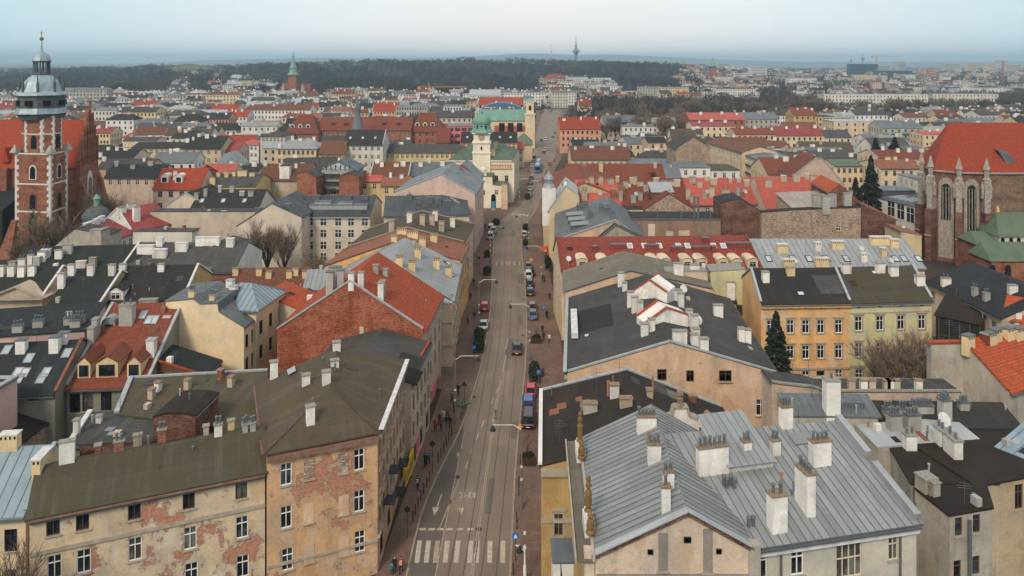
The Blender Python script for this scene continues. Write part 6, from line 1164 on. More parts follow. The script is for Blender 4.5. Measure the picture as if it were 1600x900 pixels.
q = MB(); q.bar(c0+V((0, 0, 56.1)), c0+V((0, 0, 57.8)), .12); q.bar(c0+V((-.5, 0, 57.2)), c0+V((.5, 0, 57.2)), .12); q.build('cross', 'gilt_stone', ct)
for x0, y0, z_ in ((pl.x, pl.y, 9.0),): q = MB(); q.hexa([V((x0-3.5, y0-2, 0)), V((x0+.6, y0-3, 0)), V((x0+.6, y0+2, 0)), V((x0-3.5, y0+2, 0))], [V((x0-.6, y0-.6, 9.5)), V((x0+.6, y0-.6, 9.5)), V((x0+.6, y0+2, 9.5)), V((x0-.6, y0+2, 9.5))]); q.build('buttress', 'brick_church', ct)
# its nave: long red roof, stepped gable to the right
ch = thing('church', 'brick church nave with long red tile roof and stepped gable behind the tower', 'church', G(60, 200)); Yn = 203.0
x0, x1 = G(-260, Yn).x, G(122, Yn).x; ns = [(x0, Yn), (x1, Yn), (x1-3.4, Yn+15), (x0, Yn+15)]; poly_wall('nave_wall', ns, 0, 21, 'brick_church', ch)
za, zr = 20.6, 33.2; q = MB(); a_ = [V((x0, Yn-.6, za)), V((x1, Yn-.6, za)), V((x1-1.7, Yn+7.5, zr)), V((x0, Yn+7.5, zr))]; slab(q, a_, .4); e_ = [V((x0, Yn+7.5, zr)), V((x1-1.7, Yn+7.5, zr)), V((x1-3.5, Yn+15.6, za)), V((x0, Yn+15.6, za))]; slab(q, e_, .4); q.build('nave_roof', 'tile_church', ch)
gd = V((-3.4, 15, 0)).normalized(); g0 = V((x1, Yn, 0)); gn = V((gd.y, -gd.x, 0)); prf = []
for k in range(7): prf += [(k*1.15, 21+k*2.15+1.4), (k*1.15+.9, 21+k*2.15+2.6)]
full = [(0, 18)]+prf+[(15.4-u, z) for u, z in reversed(prf)]+[(15.4, 18)]
q = MB(); q.hexa([g0+gd*u+V((0, 0, z))+gn*.5 for u, z in full], [g0+gd*u+V((0, 0, z))-gn*.4 for u, z in full]); q.build('stepped_gable', 'brick_church', ch)
q = MB(); q.hexa([g0+gd*u+V((0, 0, z))+gn*.5 for u, z in ((0, 0), (15.4, 0), (15.4, 18), (0, 18))], [g0+gd*u+V((0, 0, z))-gn*.4 for u, z in ((0, 0), (15.4, 0), (15.4, 18), (0, 18))]); q.build('gable_wall', 'brick_church', ch)
for k in range(7): u = 1.6+k*2.05; zt = 23+min(u, 15.4-u)*1.7; q = MB(); q.box(g0+gd*u+gn*.7+V((0, 0, 21)), .5, .5, zt-21+2.5, math.atan2(gd.y, gd.x)); q.build('gable_pier', 'brick_church', ch); arch_panel(ch, 'blind_niche', g0+gd*(u+1.02)+gn*.5+V((0, 0, 22)), gd, .8, max(2, zt-22), 'quoin_stone' if k in (2, 3) else 'brick_dark', gn)
arch_panel(ch, 'great_window', g0+gd*8+gn*.5+V((0, 0, 5)), gd, 4.2, 13, 'quoin_stone', gn); arch_panel(ch, 'great_window_glass', g0+gd*8+gn*.6+V((0, 0, 5)), gd, 2.6, 11.5, 'pane_dark', gn)
for u in (0.3, 15.2): q = MB(); p = g0+gd*u; q.hexa([p+gn*.4-gd*.9, p+gn*5-gd*.9, p+gn*5+gd*.9, p+gn*.4+gd*.9], [p+gn*.4-gd*.9+V((0, 0, 18)), p+gn*1.6-gd*.9+V((0, 0, 15)), p+gn*1.6+gd*.9+V((0, 0, 15)), p+gn*.4+gd*.9+V((0, 0, 18))]); q.build('buttress', 'brick_church', ch)
for x in (8, -60): p = G(x, Yn-.5, 22); q = MB(); q.hexa([p+V((-1, 0, 0)), p+V((1, 0, 0)), p+V((0, 0, 4))], [p+V((-1, 4, 2)), p+V((1, 4, 2)), p+V((0, 4, 4))]); q.build('roof_hatch', 'tile_church', ch)
q = MB(); p = G(-40, 196); q.hexa([V((p.x-40, 192, 0)), V((G(20, 196).x, 192, 0)), V((G(20, 196).x, Yn, 0)), V((p.x-40, Yn, 0))], [V((p.x-40, 192, 11)), V((G(20, 196).x, 192, 11)), V((G(20, 196).x, Yn, 15)), V((p.x-40, Yn, 15))]); q.build('aisle', 'felt_blue', ch)
for x in (-20, 12): q = MB(); p = G(x, Yn); q.box(p+V((0, -.8, 0)), 1.6, 1.8, 20.5); q.build('buttress', 'brick_church', ch)
c = G(151, 190); dm = thing('chapel', 'small dark dome with lantern at the foot of the brick gable', 'chapel', c); q = MB(); q.lathe(c, [(3.2, 0), (3.2, 9.5), (3.5, 9.7), (3.3, 10.6), (2.4, 11.8), (1.0, 12.6)], 12); q.build('dome', 'slate_board', dm); q = MB(); q.lathe(c, [(.7, 12.5), (.7, 14.3), (1.0, 14.4), (.2, 15.6)], 8); q.build('lantern', 'copper', dm)
# ---- Gothic church at the right edge
gc = thing('church', 'Gothic brick church with steep red roof and stone-framed apse windows', 'church', V((112, 185, 0)))
fp = [(107.2, 190.5), (105.9, 185), (110.1, 181.2), (115.6, 180.2), (152, 180.2), (152, 202), (117, 203), (109.5, 198)]
plain('gothic_stone', (.31, .27, .23), .95, 0, .35, 2); poly_wall('wall', fp[:4]+[fp[6], fp[7]], 0, 22.6, 'brick_dark', gc); poly_wall('nave_wall', [fp[3], fp[4], fp[5], fp[6]], 0, 22.6, 'brick_brown', gc)
cen = V((113.5, 191.5, 33.9)); rr2 = V((152, 191.5, 33.9)); ex = [V((x+(x-118)*.012, y+(y-191.5)*.03, 22.5)) for x, y in fp]
rf = MB()
for i in (7, 0, 1, 2): j = (i+1) % 8; rf.poly([ex[i], ex[j], cen])
rf.poly([ex[3], ex[4], rr2, cen]); rf.poly([ex[6], ex[7], cen]); rf.poly([ex[5], ex[6], cen, rr2]); rf.build('roof', 'tile_church', gc)
q = MB(); [q.bar(ex[i], ex[i+1], .5, .35) for i in range(4)]; q.build('cornice', 'gothic_stone', gc)
for i in (0, 1, 2, 3):
    x, y = fp[i]; o = V((x-118, (y-191.5)*1.2, 0)).normalized(); d = V((-o.y, o.x, 0)); p = V((x, y, 0)); q = MB()
    a_ = [p-o*.4-d*.75, p+o*2.6-d*.75, p+o*2.6+d*.75, p-o*.4+d*.75]; q.hexa(a_, [k+V((0, 0, 13.0)) for k in a_]); bt = q.build('buttress', 'brick_dark', gc)
    a_ = [p-o*.4-d*.65, p+o*1.9-d*.65, p+o*1.9+d*.65, p-o*.4+d*.65]; q = MB(); q.hexa([k+V((0, 0, 13)) for k in a_], [k+V((0, 0, 19.5)) for k in a_]); q.build('buttress_stone', 'gothic_stone', bt)
    q = MB(); c = p+o*1.3; q.box(c+V((0, 0, 19.5)), 1.5, 1.5, 1.6, math.atan2(o.y, o.x)); q.lathe(c+V((0, 0, 21.1)), [(1.0, 0), (.55, .4), (.6, 2.2), (.9, 2.4), (.12, 5.2)], 6); q.build('pinnacle', 'gothic_stone', bt)
    for s in (-1, 1): q = MB(); q.lathe(c+d*s*.9+V((0, 0, 16.5)), [(.35, 0), (.4, 2.2), (.55, 2.4), (.06, 4.2)], 5); q.build('pinnacle', 'gothic_stone', bt)
    q = MB(); q.bar(p+o*2.7-d*.85+V((0, 0, 6.5)), p+o*2.7+d*.85+V((0, 0, 6.5)), .3, .3); q.build('buttress_band', 'gothic_stone', bt)
for (i, j), zb in (((1, 2), 10.5), ((2, 3), 4.5), ((0, 1), 10.5)):
    a_, e_ = V((*fp[i], 0)), V((*fp[j], 0)); d = (e_-a_).normalized(); o = V((d.y, -d.x, 0)); m_ = (a_+e_)/2; w_ = 3.4
    fr = arch_panel(gc, 'window_surround', m_+o*.02+V((0, 0, 1.0)), d, w_, 19.5, 'gothic_stone', o)
    arch_panel(gc, 'window_glass', m_+o*.12+V((0, 0, zb)), d, 2.0, 19.2-zb, 'pane_dark', o)
    for u in (-.66, 0, .66): q = MB(); q.bar(m_+d*u+o*.25+V((0, 0, zb)), m_+d*u+o*.25+V((0, 0, 18.6)), .16); q.build('mullion', 'gothic_stone', gc)
p = G(1579, 182.0, 24.4); q = MB(); q.hexa([p+V((-.9, 0, 0)), p+V((.9, 0, 0)), p+V((.9, 0, 1.5)), p+V((-2.2, 1.2, 3.2))], [p+V((-.9, 3, 2)), p+V((.9, 3, 2)), p+V((.9, 3, 3)), p+V((-2.2, 3, 3.4))]); q.build('roof_dormer', 'slate_board', gc)
q = MB(); p = G(1557, 180); q.box(V((p.x, 179.8, 9)), 1.4, .8, 2.6); q.lathe(V((p.x, 179.7, 11.6)), [(.7, 0), (.45, 2.4), (.1, 3)], 4, .785); q.build('shrine', 'orange_pl', gc)
sc_b = thing('sacristy', 'low brick chapels with green copper roofs at the foot of the Gothic church', 'chapel', G(1580, 172))
def cop_roof(x0, x1, Y, ze, zr, dep, wm='brick_church'):
    a_, e_ = G(x0, Y), G(x1, Y); poly_wall('wall', [(a_.x, Y), (e_.x, Y), (e_.x, Y+dep), (a_.x, Y+dep)], 0, ze, wm, sc_b); q = MB(); o = .5
    m0, m1 = V((a_.x+(3 if zr-ze > 3 else 1.5), Y+dep*.75, zr)), V((e_.x, Y+dep*.75, zr)); E = [V((a_.x-o, Y-o, ze)), V((e_.x+o, Y-o, ze)), V((e_.x+o, Y+dep, ze)), V((a_.x-o, Y+dep, ze))]
    q.poly([E[0], E[1], m1, m0]); q.poly([E[1], E[2], m1]); q.poly([E[2], E[3], m0, m1]); q.poly([E[3], E[0], m0]); q.build('roof', 'copper_old', sc_b)
cop_roof(1562, 1640, 172, 9.0, 13.4, 8, 'pale_pl'); cop_roof(1534, 1566, 170, 7.2, 9.2, 9); cop_roof(1549, 1640, 164, 5.4, 8.2, 8)
for x in (1567, 1580, 1592): arch_panel(sc_b, 'chapel_window', G(x, 171.9, 7.2), V((1, 0, 0)), .8, 1.4, 'void_black', V((0, -1, 0)))
for x in (1551, 1575): arch_panel(sc_b, 'chapel_window', G(x, 163.9, 1.8), V((1, 0, 0)), 1.3, 2.6, 'pane_dark', V((0, -1, 0)))
arch_panel(sc_b, 'chapel_window', G(1541, 169.9, 3), V((1, 0, 0)), 1.2, 3, 'pane_dark', V((0, -1, 0)))
# ------------------------------------------------------------------ hills, woods, far town, haze
def sstep(a, b, x): t = max(0, min(1, (x-a)/(b-a))); return t*t*(3-2*t)
CREST = [(-300, 12), (0, 13), (100, 15), (180, 21), (260, 27), (300, 28), (380, 27), (450, 34), (600, 39), (700, 41), (850, 40), (950, 37), (1010, 34), (1060, 28), (1110, 21), (1180, 14), (1300, 10), (1600, 9), (2000, 8)]
def wob(x, y): return math.sin(x*.011+1.3)*math.cos(y*.009+.4)+.5*math.sin(x*.027+y*.013)
def HH(X, Y):
    px = CX+X/max(Y, 1)*F; c = interp(CREST, px); lo = 1000 if px > 380 else 900
    s = sstep(lo, 1850, Y)*(1-.75*sstep(2300, 3600, Y)); return max(0, c*s+wob(X, Y)*2.4*s)
def grid_obj(name, m_, xs, ys, fn, z0=0):
    v = []; f = []
    for Y in ys:
        for a in xs: X = a*Y; v.append((X, Y, fn(X, Y)+z0))
    n = len(xs)
    for j in range(len(ys)-1):
        for i in range(n-1): f.append((j*n+i, j*n+i+1, (j+1)*n+i+1, (j+1)*n+i))
    me = bpy.data.meshes.new(name); me.from_pydata(v, [], f); me.materials.append(M[m_]); me.polygons.foreach_set('use_smooth', [True]*len(f)); o = bpy.data.objects.new(name, me); COL.objects.link(o); return tag(o, kind='structure')
groundm('hill_earth', (.022, .022, .018), (.035, .032, .024), .004, .05); groundm('hill_hazed', (.10, .12, .13), (.14, .155, .16), .0008, .01)  # far hills: distance haze painted into their pale blue-grey colour
grid_obj('wooded_hill', 'hill_earth', [-1.0+i*.035 for i in range(58)], [900+i*45 for i in range(64)], HH, -.5)
FARH = [(-200, 100), (0, 104), (120, 103), (250, 98), (340, 93), (480, 90), (650, 91), (760, 87), (830, 82), (900, 86), (960, 85), (1000, 87), (1100, 92), (1250, 96), (1400, 97), (1600, 96), (1900, 96)]
def FH(X, Y): px = CX+X/Y*F; z = CH+(HY-interp(FARH, px))*8200/F; return max(0, (z+wob(X*.2, Y*.2)*3)*sstep(5200, 8200, Y))
grid_obj('distant_hills', 'hill_hazed', [-1.1+i*.03 for i in range(74)], [5200+i*300 for i in range(14)], FH, -1)
# mound on the hill
def Q(x, Y, z=None): X = (x-CX)/F*Y; return V((X, Y, HH(X, Y) if z is None else z))
c = Q(297, 1750); q = MB(); q.lathe(c-V((0, 0, 4)), [(62, 0), (50, 6), (30, 11.5), (14, 15.5), (5, 17.2), (1, 17.6)], 28); groundm('mound_grass', (.085, .085, .04), (.12, .11, .055), .05, .4)
o = q.build('mound', 'mound_grass', smooth=True, uv=False); tag(o, 'rounded grassy mound on the skyline of the left hill', 'mound')
# ---- trees
plain('bark', (.045, .036, .030), .95, 0, .3, 3); plain('twig', (.20, .15, .11), .95, 0, .3, .4); plain('twig_grey', (.12, .10, .085), .95, 0, .3, .4); plain('fir_green', (.016, .028, .018), .9, 0, .4, 1.0); plain('fir_dark', (.012, .022, .018), .9, 0, .4, 1.0); plain('twig_red', (.12, .052, .042), .95, 0, .3, .5)
def bare_tree(h, seed, tw=.035, lv=4, sp=1.0, cols=(5, 5, 5, 4), up=.34):
    r = random.Random(seed); tk = MB(); cr = MB()
    def br(p, d, L, rad, k):
        e = p+d*L
        if k <= 1: tk.tube(p, e, rad, rad*.62, 6 if k == 0 else 4)
        elif k < lv: cr.tube(p, e, max(rad, tw*.7), max(rad*.55, tw*.5), 3)
        else:
            s = d.orthogonal().normalized()*tw; s2 = d.cross(s).normalized()*tw; cr.poly([p-s, p+s, e]); cr.poly([p-s2, p+s2, e])
        if k >= lv: return
        n = cols[min(k, len(cols)-1)]
        for i in range(n):
            a = 6.2832*(i+r.random())/n; t = r.uniform(.35, 1.0) if k else r.uniform(.55, 1.0); o = d.orthogonal().normalized(); o2 = d.cross(o); s = sp*r.uniform(.5, 1.0)*(.75 if k else .9)
            nd = (d*(1.0-.15*k)+(o*math.cos(a)+o2*math.sin(a))*s+V((0, 0, up))).normalized(); br(p+d*L*t, nd, L*r.uniform(.55, .78)*(1.0 if k else .85), rad*.5, k+1)
        if k: br(e, (d+V((r.uniform(-.2, .2), r.uniform(-.2, .2), .12))).normalized(), L*.7, rad*.6, k+1)
    br(V((0, 0, -.2)), V((r.uniform(-.06, .06), r.uniform(-.06, .06), 1)).normalized(), h*.36, h*.017, 0)
    k = h/max(v.z for v in cr.v)
    for q in (tk, cr): q.v = [v*k for v in q.v]
    return tk, cr
TREES = {}
for k in range(3): a, e = bare_tree(10, 11+k, .017, 4, cols=(7, 6, 5, 5)); TREES['near%d' % k] = (a.mesh('trunk', 'bark', uv=False), e.mesh('crown', 'twig', uv=False))
for k in range(3): a, e = bare_tree(10, 71+k, .016, 4, .85, (8, 5, 5, 4), .5); TREES['tall%d' % k] = (a.mesh('trunk', 'bark', uv=False), e.mesh('crown', 'twig', uv=False))
for k in range(3): a, e = bare_tree(10, 31+k, .06, 4, cols=(6, 5, 4, 4)); TREES['far%d' % k] = (a.mesh('trunk', 'bark', uv=False), e.mesh('crown', 'twig' if k else 'twig_grey', uv=False))
for k in range(1): a, e = bare_tree(10, 51+k, .10, 4, cols=(6, 5, 4, 3)); TREES['red%d' % k] = (a.mesh('trunk', 'bark', uv=False), e.mesh('crown', 'twig_red', uv=False))
def fir_mesh(seed):
    r = random.Random(seed); tk = MB(); cr = MB(); tk.tube(V((0, 0, -.2)), V((0, 0, 9.8)), .2, .03, 6)
    for i in range(520):
        t = r.random()**.8; z = .9+t*9.0; R = (1-t)**.8*2.3*r.uniform(.35, 1.2)*(1+.18*math.sin(t*34))+.1; a = r.uniform(0, 6.2832); d = V((math.cos(a), math.sin(a), -.28)); p = V((0, 0, z)); e = p+d*R; s = V((-math.sin(a), math.cos(a), 0)); w_ = .16+.14*(1-t)
        m_ = p+d*R*.45; cr.poly([m_-s*w_*1.4, m_+s*w_*1.4, e+s*w_*.5, e-s*w_*.5]); cr.poly([m_+V((0, 0, .12)), m_-V((0, 0, .3)), e-V((0, 0, .22)), e+V((0, 0, .05))])
    return tk.mesh('trunk', 'bark', uv=False), cr.mesh('crown', 'fir_green', uv=False)
TREES['fir0'] = fir_mesh(3); TREES['fir1'] = fir_mesh(5)
def tree(kind, p, h, label, group=None, name='bare_tree', rot=None, w_=1.0):
    o = thing(name, label, 'tree', p, group); a = random.uniform(0, 6.28) if rot is None else rot; s = h/10.0
    for me in TREES[kind]: c = bpy.data.objects.new(me.name, me); COL.objects.link(c); c.parent = o; c.rotation_euler = (0, 0, a); c.scale = (s*w_, s*w_, s)
    return o
def tp(x, ytop, Y, z0=0.0): return G(x, Y, z0), CH-(ytop-HY)*Y/F-z0          # place and height of a tree whose top is at pixel x, ytop
for kind, x, yt, Y, lab, w_ in (('fir0', 1213, 484, 102, 'dark fir in front of the orange tenement', .95), ('fir1', 1361, 241, 208, 'tall dark fir left of the Gothic apse', .85), ('fir1', 1337, 276, 206, 'shorter fir at the left foot of the tall one', 1.0), ('tall0', 392, 343, 158, 'left of the three tall bare yard trees by the hotel wing', 1.0), ('tall1', 418, 334, 161, 'middle of the three tall bare yard trees by the hotel wing', 1.0), ('tall2', 444, 341, 159, 'right of the three tall bare yard trees by the hotel wing', 1.05), ('near2', 500, 385, 152, 'small bare tree under the hotel windows', 1.2), ('near2', 1378, 512, 101, 'bare shrubby tree before the green tenement', 1.1), ('near0', 1417, 503, 100, 'leaning bare tree before the green tenement', 1.2), ('near1', 4, 822, 57, 'bare treetop at the lower left corner', .8), ('near1', 76, 318, 168, 'spreading bare tree in front of the brick tower', 1.5), ('near0', 168, 283, 196, 'bare tree at the foot of the stepped brick gable', 1.2), ('near2', 40, 360, 165, 'low bare tree left of the brick tower foot', 1.4), ('fir0', 1398, 213, 290, 'dark fir before the glass balconies', 1.3), ('fir1', 1368, 214, 300, 'slim fir beside the balcony block', 1.2)):
    p, h = tp(x, yt, Y); tree(kind, p, h, lab, name='fir_tree' if kind[:3] == 'fir' else 'bare_tree', w_=w_)
rt_ = random.Random(5); nT = 0
def scatter(x0, x1, yb0, yb1, hmin, hmax, n, lab, grp, kinds=('far0', 'far1', 'far2')):
    global nT
    for k in range(n):
        x = rt_.uniform(x0, x1); yb = rt_.uniform(yb0, yb1); p = P(x, yb, 0)
        if any(o[0]-2 < p.x < o[1]+2 and o[2]-2 < p.y < o[3]+2 for o in OCC): continue
        if lk(min(p.y, 760))-6 < p.x < rk(min(p.y, 760))+6 and p.y < 760: continue
        tree(rt_.choice(kinds), p, rt_.uniform(hmin, hmax), lab, grp, w_=rt_.uniform(1.0, 1.3)); nT += 1
for x0, x1, a, e, h0, h1, n, lab, grp, kk in ((400, 440, 212, 224, 9, 13, 9, 'bare tree left of the convent, beyond the pale pediment house', 'convent trees', None), (462, 500, 222, 236, 9, 13, 9, 'bare tree before the left convent gatehouse', 'gatehouse trees', None), (655, 745, 196, 206, 10, 15, 12, 'bare tree between convent and church with the green roof', 'church trees', None), (836, 884, 186, 198, 12, 18, 10, 'bare tree at the far end of the street', 'street end trees', None), (925, 1080, 190, 226, 12, 19, 44, 'bare tree among those along the river right of the street', 'river trees near the street', None), (1080, 1240, 176, 196, 14, 20, 36, 'bare tree among those on the embankment before the right suburbs', 'embankment trees', None), (1240, 1640, 170, 186, 13, 20, 52, 'bare tree among those before the long apartment blocks at right', 'apartment trees', None), (1190, 1345, 214, 232, 7, 11, 16, 'reddish bare bush behind the grey flat roofs', 'reddish bushes', ('red0',)), (840, 900, 150, 163, 14, 20, 8, 'bare tree behind the church tower', 'trees behind the church tower', None), (150, 240, 190, 200, 9, 13, 8, 'bare tree before the pale apartment blocks', 'apartment front trees', None), (1000, 1050, 232, 246, 9, 13, 8, 'bare tree beside the brown apartment block', 'block trees', None), (820, 832, 212, 235, 8, 11, 4, 'bare street tree left of the tram', 'tram street trees', None)): scatter(x0, x1, a, e, h0, h1, n, lab, grp, kk or ('far0', 'far1', 'far2'))
# woods: ragged crowns on the hill, one mass
wm_, wn_, wb_ = mat('wood_far', .95, 0, .1); n1 = tex(wn_, 'Noise', .02, 'POS', 4); n2 = tex(wn_, 'Noise', .15, 'POS', 3); wc = ramp(wn_, n1, [(.35, (.018, .021, .017)), (.5, (.028, .025, .021)), (.65, (.042, .033, .028))]); wc = mixc(wn_, .7, wc, ramp(wn_, n2, [(.3, .6), (.7, 1.35)]), 'MULTIPLY'); wn_.links.new(wc, wb_.inputs['Base Color'])
plain('wood_river', (.062, .048, .040), .95, 0, .35, .12)
rw = random.Random(9)
def woods(name, label, spots, mt='wood_far'):
    v = []; f = []
    for p, h in spots:
        w_ = h*rw.uniform(.34, .5)
        cz = h*.60
        for k in range(46):
            d = V((rw.gauss(0, 1), rw.gauss(0, 1), rw.gauss(0, 1))).normalized(); e = V((d.x*w_, d.y*w_, d.z*h*.40+cz))*1.0; R = rw.uniform(.45, 1.0)**.6; c = p+V((e.x*R, e.y*R, cz+(e.z-cz)*R)); s = h*rw.uniform(.02, .055)
            o = (d+V((rw.uniform(-.6, .6), rw.uniform(-.6, .6), rw.uniform(-.2, .7)))).normalized()*s*2.2; u = o.orthogonal().normalized()*s
            i = len(v); v += [tuple(c-u-o), tuple(c+u-o), tuple(c+u*.5+o), tuple(c-u*.5+o)]; f.append((i, i+1, i+2, i+3))
        i = len(v); s = h*.02; v += [tuple(p+V((-s, 0, 0))), tuple(p+V((s, 0, 0))), tuple(p+V((0, 0, h*.7)))]; f.append((i, i+1, i+2))
    me = bpy.data.meshes.new(name); me.from_pydata(v, [], f); me.materials.append(M[mt]); o = bpy.data.objects.new(name, me); COL.objects.link(o); tag(o, label, 'wood', kind='stuff')
sp = []
for k in range(7200):
    x = rw.uniform(-20, 1300); Y = 960+rw.random()**1.1*1100
    if 275 < x < 430 and Y < 1500 and rw.random() < .7: continue
    if 245 < x < 350 and 1560 < Y < 1900: continue
    if x > 1040 and rw.random() < (x-1000)/420: continue
    if 845 < x < 960 and Y < 1330: continue
    if 840 < x < 1060 and Y < 1120: continue
    p = Q(x, Y); sp.append((p-V((0, 0, 1)), max(6, 11+3.5*wob(p.x*2.3, p.y*1.7)+rw.uniform(-3.5, 4.5))))
woods('hill_wood', 'dark leafless wood covering the long hill behind the town', sp)
sp = []
for k in range(3800):
    Y = 900+rw.random()**.8*3000; x = rw.uniform(900, 1640)
    p = Q(x, Y); sp.append((p-V((0, 0, 1)), rw.uniform(8, 14)))
for k in range(1100):
    Y = 600+rw.random()*800; x = rw.uniform(-20, 860); p = Q(x, Y)
    sp.append((p-V((0, 0, 1)), rw.uniform(7, 11)))
for k in range(900):
    Y = rw.uniform(2300, 4200); x = rw.uniform(-20, 420); p = Q(x, Y); sp.append((p-V((0, 0, 1)), rw.uniform(9, 15)))
woods('suburb_trees', 'scattered leafless trees between the far suburbs', sp)
sp = []
for k in range(1500):
    x = rw.uniform(905, 1660); Y = rw.uniform(500, 640)+max(0, x-1080)*.28+rw.uniform(0, 190)
    if 1235 < x < 1500 and Y < 660: continue
    p = Q(x, Y); sp.append((p-V((0, 0, .5)), rw.uniform(10, 17)))
for k in range(380):
    x = rw.uniform(60, 330); Y = rw.uniform(1000, 1350); p = Q(x, Y); sp.append((p-V((0, 0, .5)), rw.uniform(10, 16)))
for k in range(120):
    x = rw.choice([rw.uniform(395, 445), rw.uniform(690, 750), rw.uniform(830, 900), rw.uniform(640, 700)]); Y = rw.uniform(520, 640); p = Q(x, Y)
    if lk(Y)-5 < p.x < rk(Y)+5: continue
    sp.append((p-V((0, 0, .5)), rw.uniform(8, 13)))
woods('river_wood', 'brownish leafless trees massed along the river', sp, 'wood_river')
# ---- far town: individuals near, one mass behind
rf_ = random.Random(21)
ROOFS = ['felt_grey']*6+['felt_dark']*5+['felt_brown']*3+['tile_rust']*2+['tile_brown']*3+['metal_silver']*3+['metal_pale']*2+['tile_old']+['metal_slate']*2+[ 'felt_blue', 'tile_church', 'metal_slate', 'metal_slate']
WALLS = ['cream', 'beige', 'pale_pl', 'white_pl', 'white_pl', 'rose_pl', 'white_pl', 'grey_pl', 'buff', 'pale_pl', 'beige', 'pale_pl', 'grey_pl']
CW = {'cream': 'cream', 'beige': 'beige', 'pale_pl': 'pale', 'white_pl': 'white', 'rose_pl': 'rose', 'yellow_pl': 'yellow', 'grey_pl': 'grey', 'buff': 'buff', 'stained': 'stained', 'peach': 'peach'}
CR = {'felt_grey': 'grey felt', 'felt_dark': 'black felt', 'felt_brown': 'brown felt', 'tile_rust': 'rust tile', 'tile_brown': 'brown tile', 'metal_silver': 'silver metal', 'metal_pale': 'pale metal', 'tile_old': 'faded tile', 'metal_red': 'red metal', 'felt_blue': 'blue-grey felt', 'tile_church': 'bright red', 'metal_slate': 'slate metal'}
def place_words(x, Y):
    a = ('behind the brick tower' if x < 160 else 'left of the convent' if x < 430 else 'around the convent' if x < 690 else 'behind the town hall' if x < 840 else 'right of the street end' if x < 1010 else 'beyond the red roofs at right' if x < 1250 else 'behind the Gothic church side')
    e = ' in the near rows' if Y < 420 else ' in the middle rows' if Y < 560 else ' in the rear rows'
    return a+e
# special far buildings
for a in (('pale apartment block with flat blue-grey top beyond the brick church', 142, 182, 173, 168, 18, 14, 'pale_pl', 'metal_slate', 'flat', 7), ('long olive-cream apartment block with grey roof beyond the brick church', 183, 243, 175, 167, 17, 14, 'buff', 'felt_grey', 'gx', 10), ('low house with pinkish red roof right of the brick gable', 144, 172, 208, 198, 9, 14, 'cream', 'metal_crimson', 'gx', 5), ('long white house with many windows and brown roof left of the convent', 385, 484, 172, 163, 15, 16, 'white_pl', 'tile_brown', 'gx', 18), ('salmon house with black roof among the left rooftops', 322, 357, 186, 176, 13, 14, 'salmon', 'felt_dark', 'gx', 7), ('white terrace with red roof left of the convent', 356, 386, 182, 172, 12, 14, 'white_pl', 'tile_church', 'gx', 5), ('dark modern block with pale piers left of the orange crane', 618, 668, 166, 162, 18, 14, 'grey_pl', 'metal_slate', 'flat', 12), ('cream house with rust roof before the hill foot', 520, 553, 147, 139, 14, 14, 'cream', 'tile_rust', 'gx', 8), ('wide pale hall with flat roof before the wood', 733, 782, 149, 140, 14, 20, 'pale_pl', 'metal_pale', 'gx', 12), ('orange house with red roof among the Podgorze rooftops'.replace('Podgorze ', 'far left '), 583, 622, 173, 160, 12, 14, 'salmon', 'tile_church', 'gx', 8), ('house with steep red roof and orange street front right of the street end', 875, 938, 202, 183, 13, 22, 'salmon', 'tile_church', 'gx', 8), ('white modern house by the river trees', 973, 1022, 198, 190, 11, 14, 'white_pl', 'metal_slate', 'flat', 6), ('pale gabled house among the river trees', 905, 925, 166, 153, 14, 16, 'cream', 'tile_rust', 'gx', 5), ('rust-brown block with red roofs at the river', 1078, 1165, 187, 176, 14, 20, 'brick_orange', 'metal_red', 'gx', 9), ('cream house with red metal roof before the rust-brown block', 1082, 1150, 197, 190, 13, 16, 'cream', 'metal_crimson', 'gx', 7), ('long pale apartment block with dark loggias', 1288, 1450, 148, 145, 18, 16, 'pale_pl', 'metal_pale', 'flat', 30), ('second long apartment block with dark loggias further right', 1458, 1560, 147, 143, 18, 16, 'pale_pl', 'metal_slate', 'flat', 18), ('white terraced block on the right skyline', 1496, 1578, 139, 134, 14, 20, 'white_pl', 'metal_pale', 'flat', 14), ('brown hipped tower house right of centre', 1240, 1277, 180, 168, 16, 14, 'ochre_pl', 'tile_rust', 'gx', 4), ('yellow block beside the brown hipped tower house', 1278, 1303, 182, 176, 15, 14, 'buff', 'felt_grey', 'flat', 4), ('long cream stepped apartment house with flat roof', 1303, 1395, 190, 184, 14, 16, 'cream', 'metal_pale', 'flat', 7), ('grey block with green glass balconies', 1378, 1442, 200, 188, 13, 16, 'grey_pl', 'metal_slate', 'gx', 6), ('small house with red roof left of the Gothic roof', 1443, 1480, 210, 204, 11, 14, 'cream', 'metal_red', 'gx', 4), ('cream house with crimson roof and gabled end', 1210, 1288, 212, 198, 11, 16, 'cream', 'metal_crimson', 'gx', 9), ('peach flats with red top before the crimson roof', 1150, 1212, 210, 200, 12, 16, 'peach', 'tile_rust', 'gx', 7)):
    b = qh(*a[:9], rt=a[9], cols=a[10], far=True, ch=3 if a[9] == 'gx' else 1, cat='building', st='dark')
    if 'green glass' in a[0]:
        for z_ in (4, 7.2, 10.4): q = MB(); p0, p1, _, _ = b.walls['F']; q.bar(V((p0.x, p0.y-.7, z_)), V((p1.x, p1.y-.7, z_)), 1.3, 1.0); q.build('balcony', 'copper', b.root)
NI = 0; far_v = []; far_f = []; far_m = []; fm_names = sorted({*ROOFS, *WALLS, 'pane_dark', 'ch_white'}); fidx = {n: i for i, n in enumerate(fm_names)}
def emit(mb, m_):
    i = len(far_v); far_v.extend(mb.v); far_f.extend(tuple(k+i for k in f) for f in mb.f); far_m.extend([fidx[m_]]*len(mb.f))
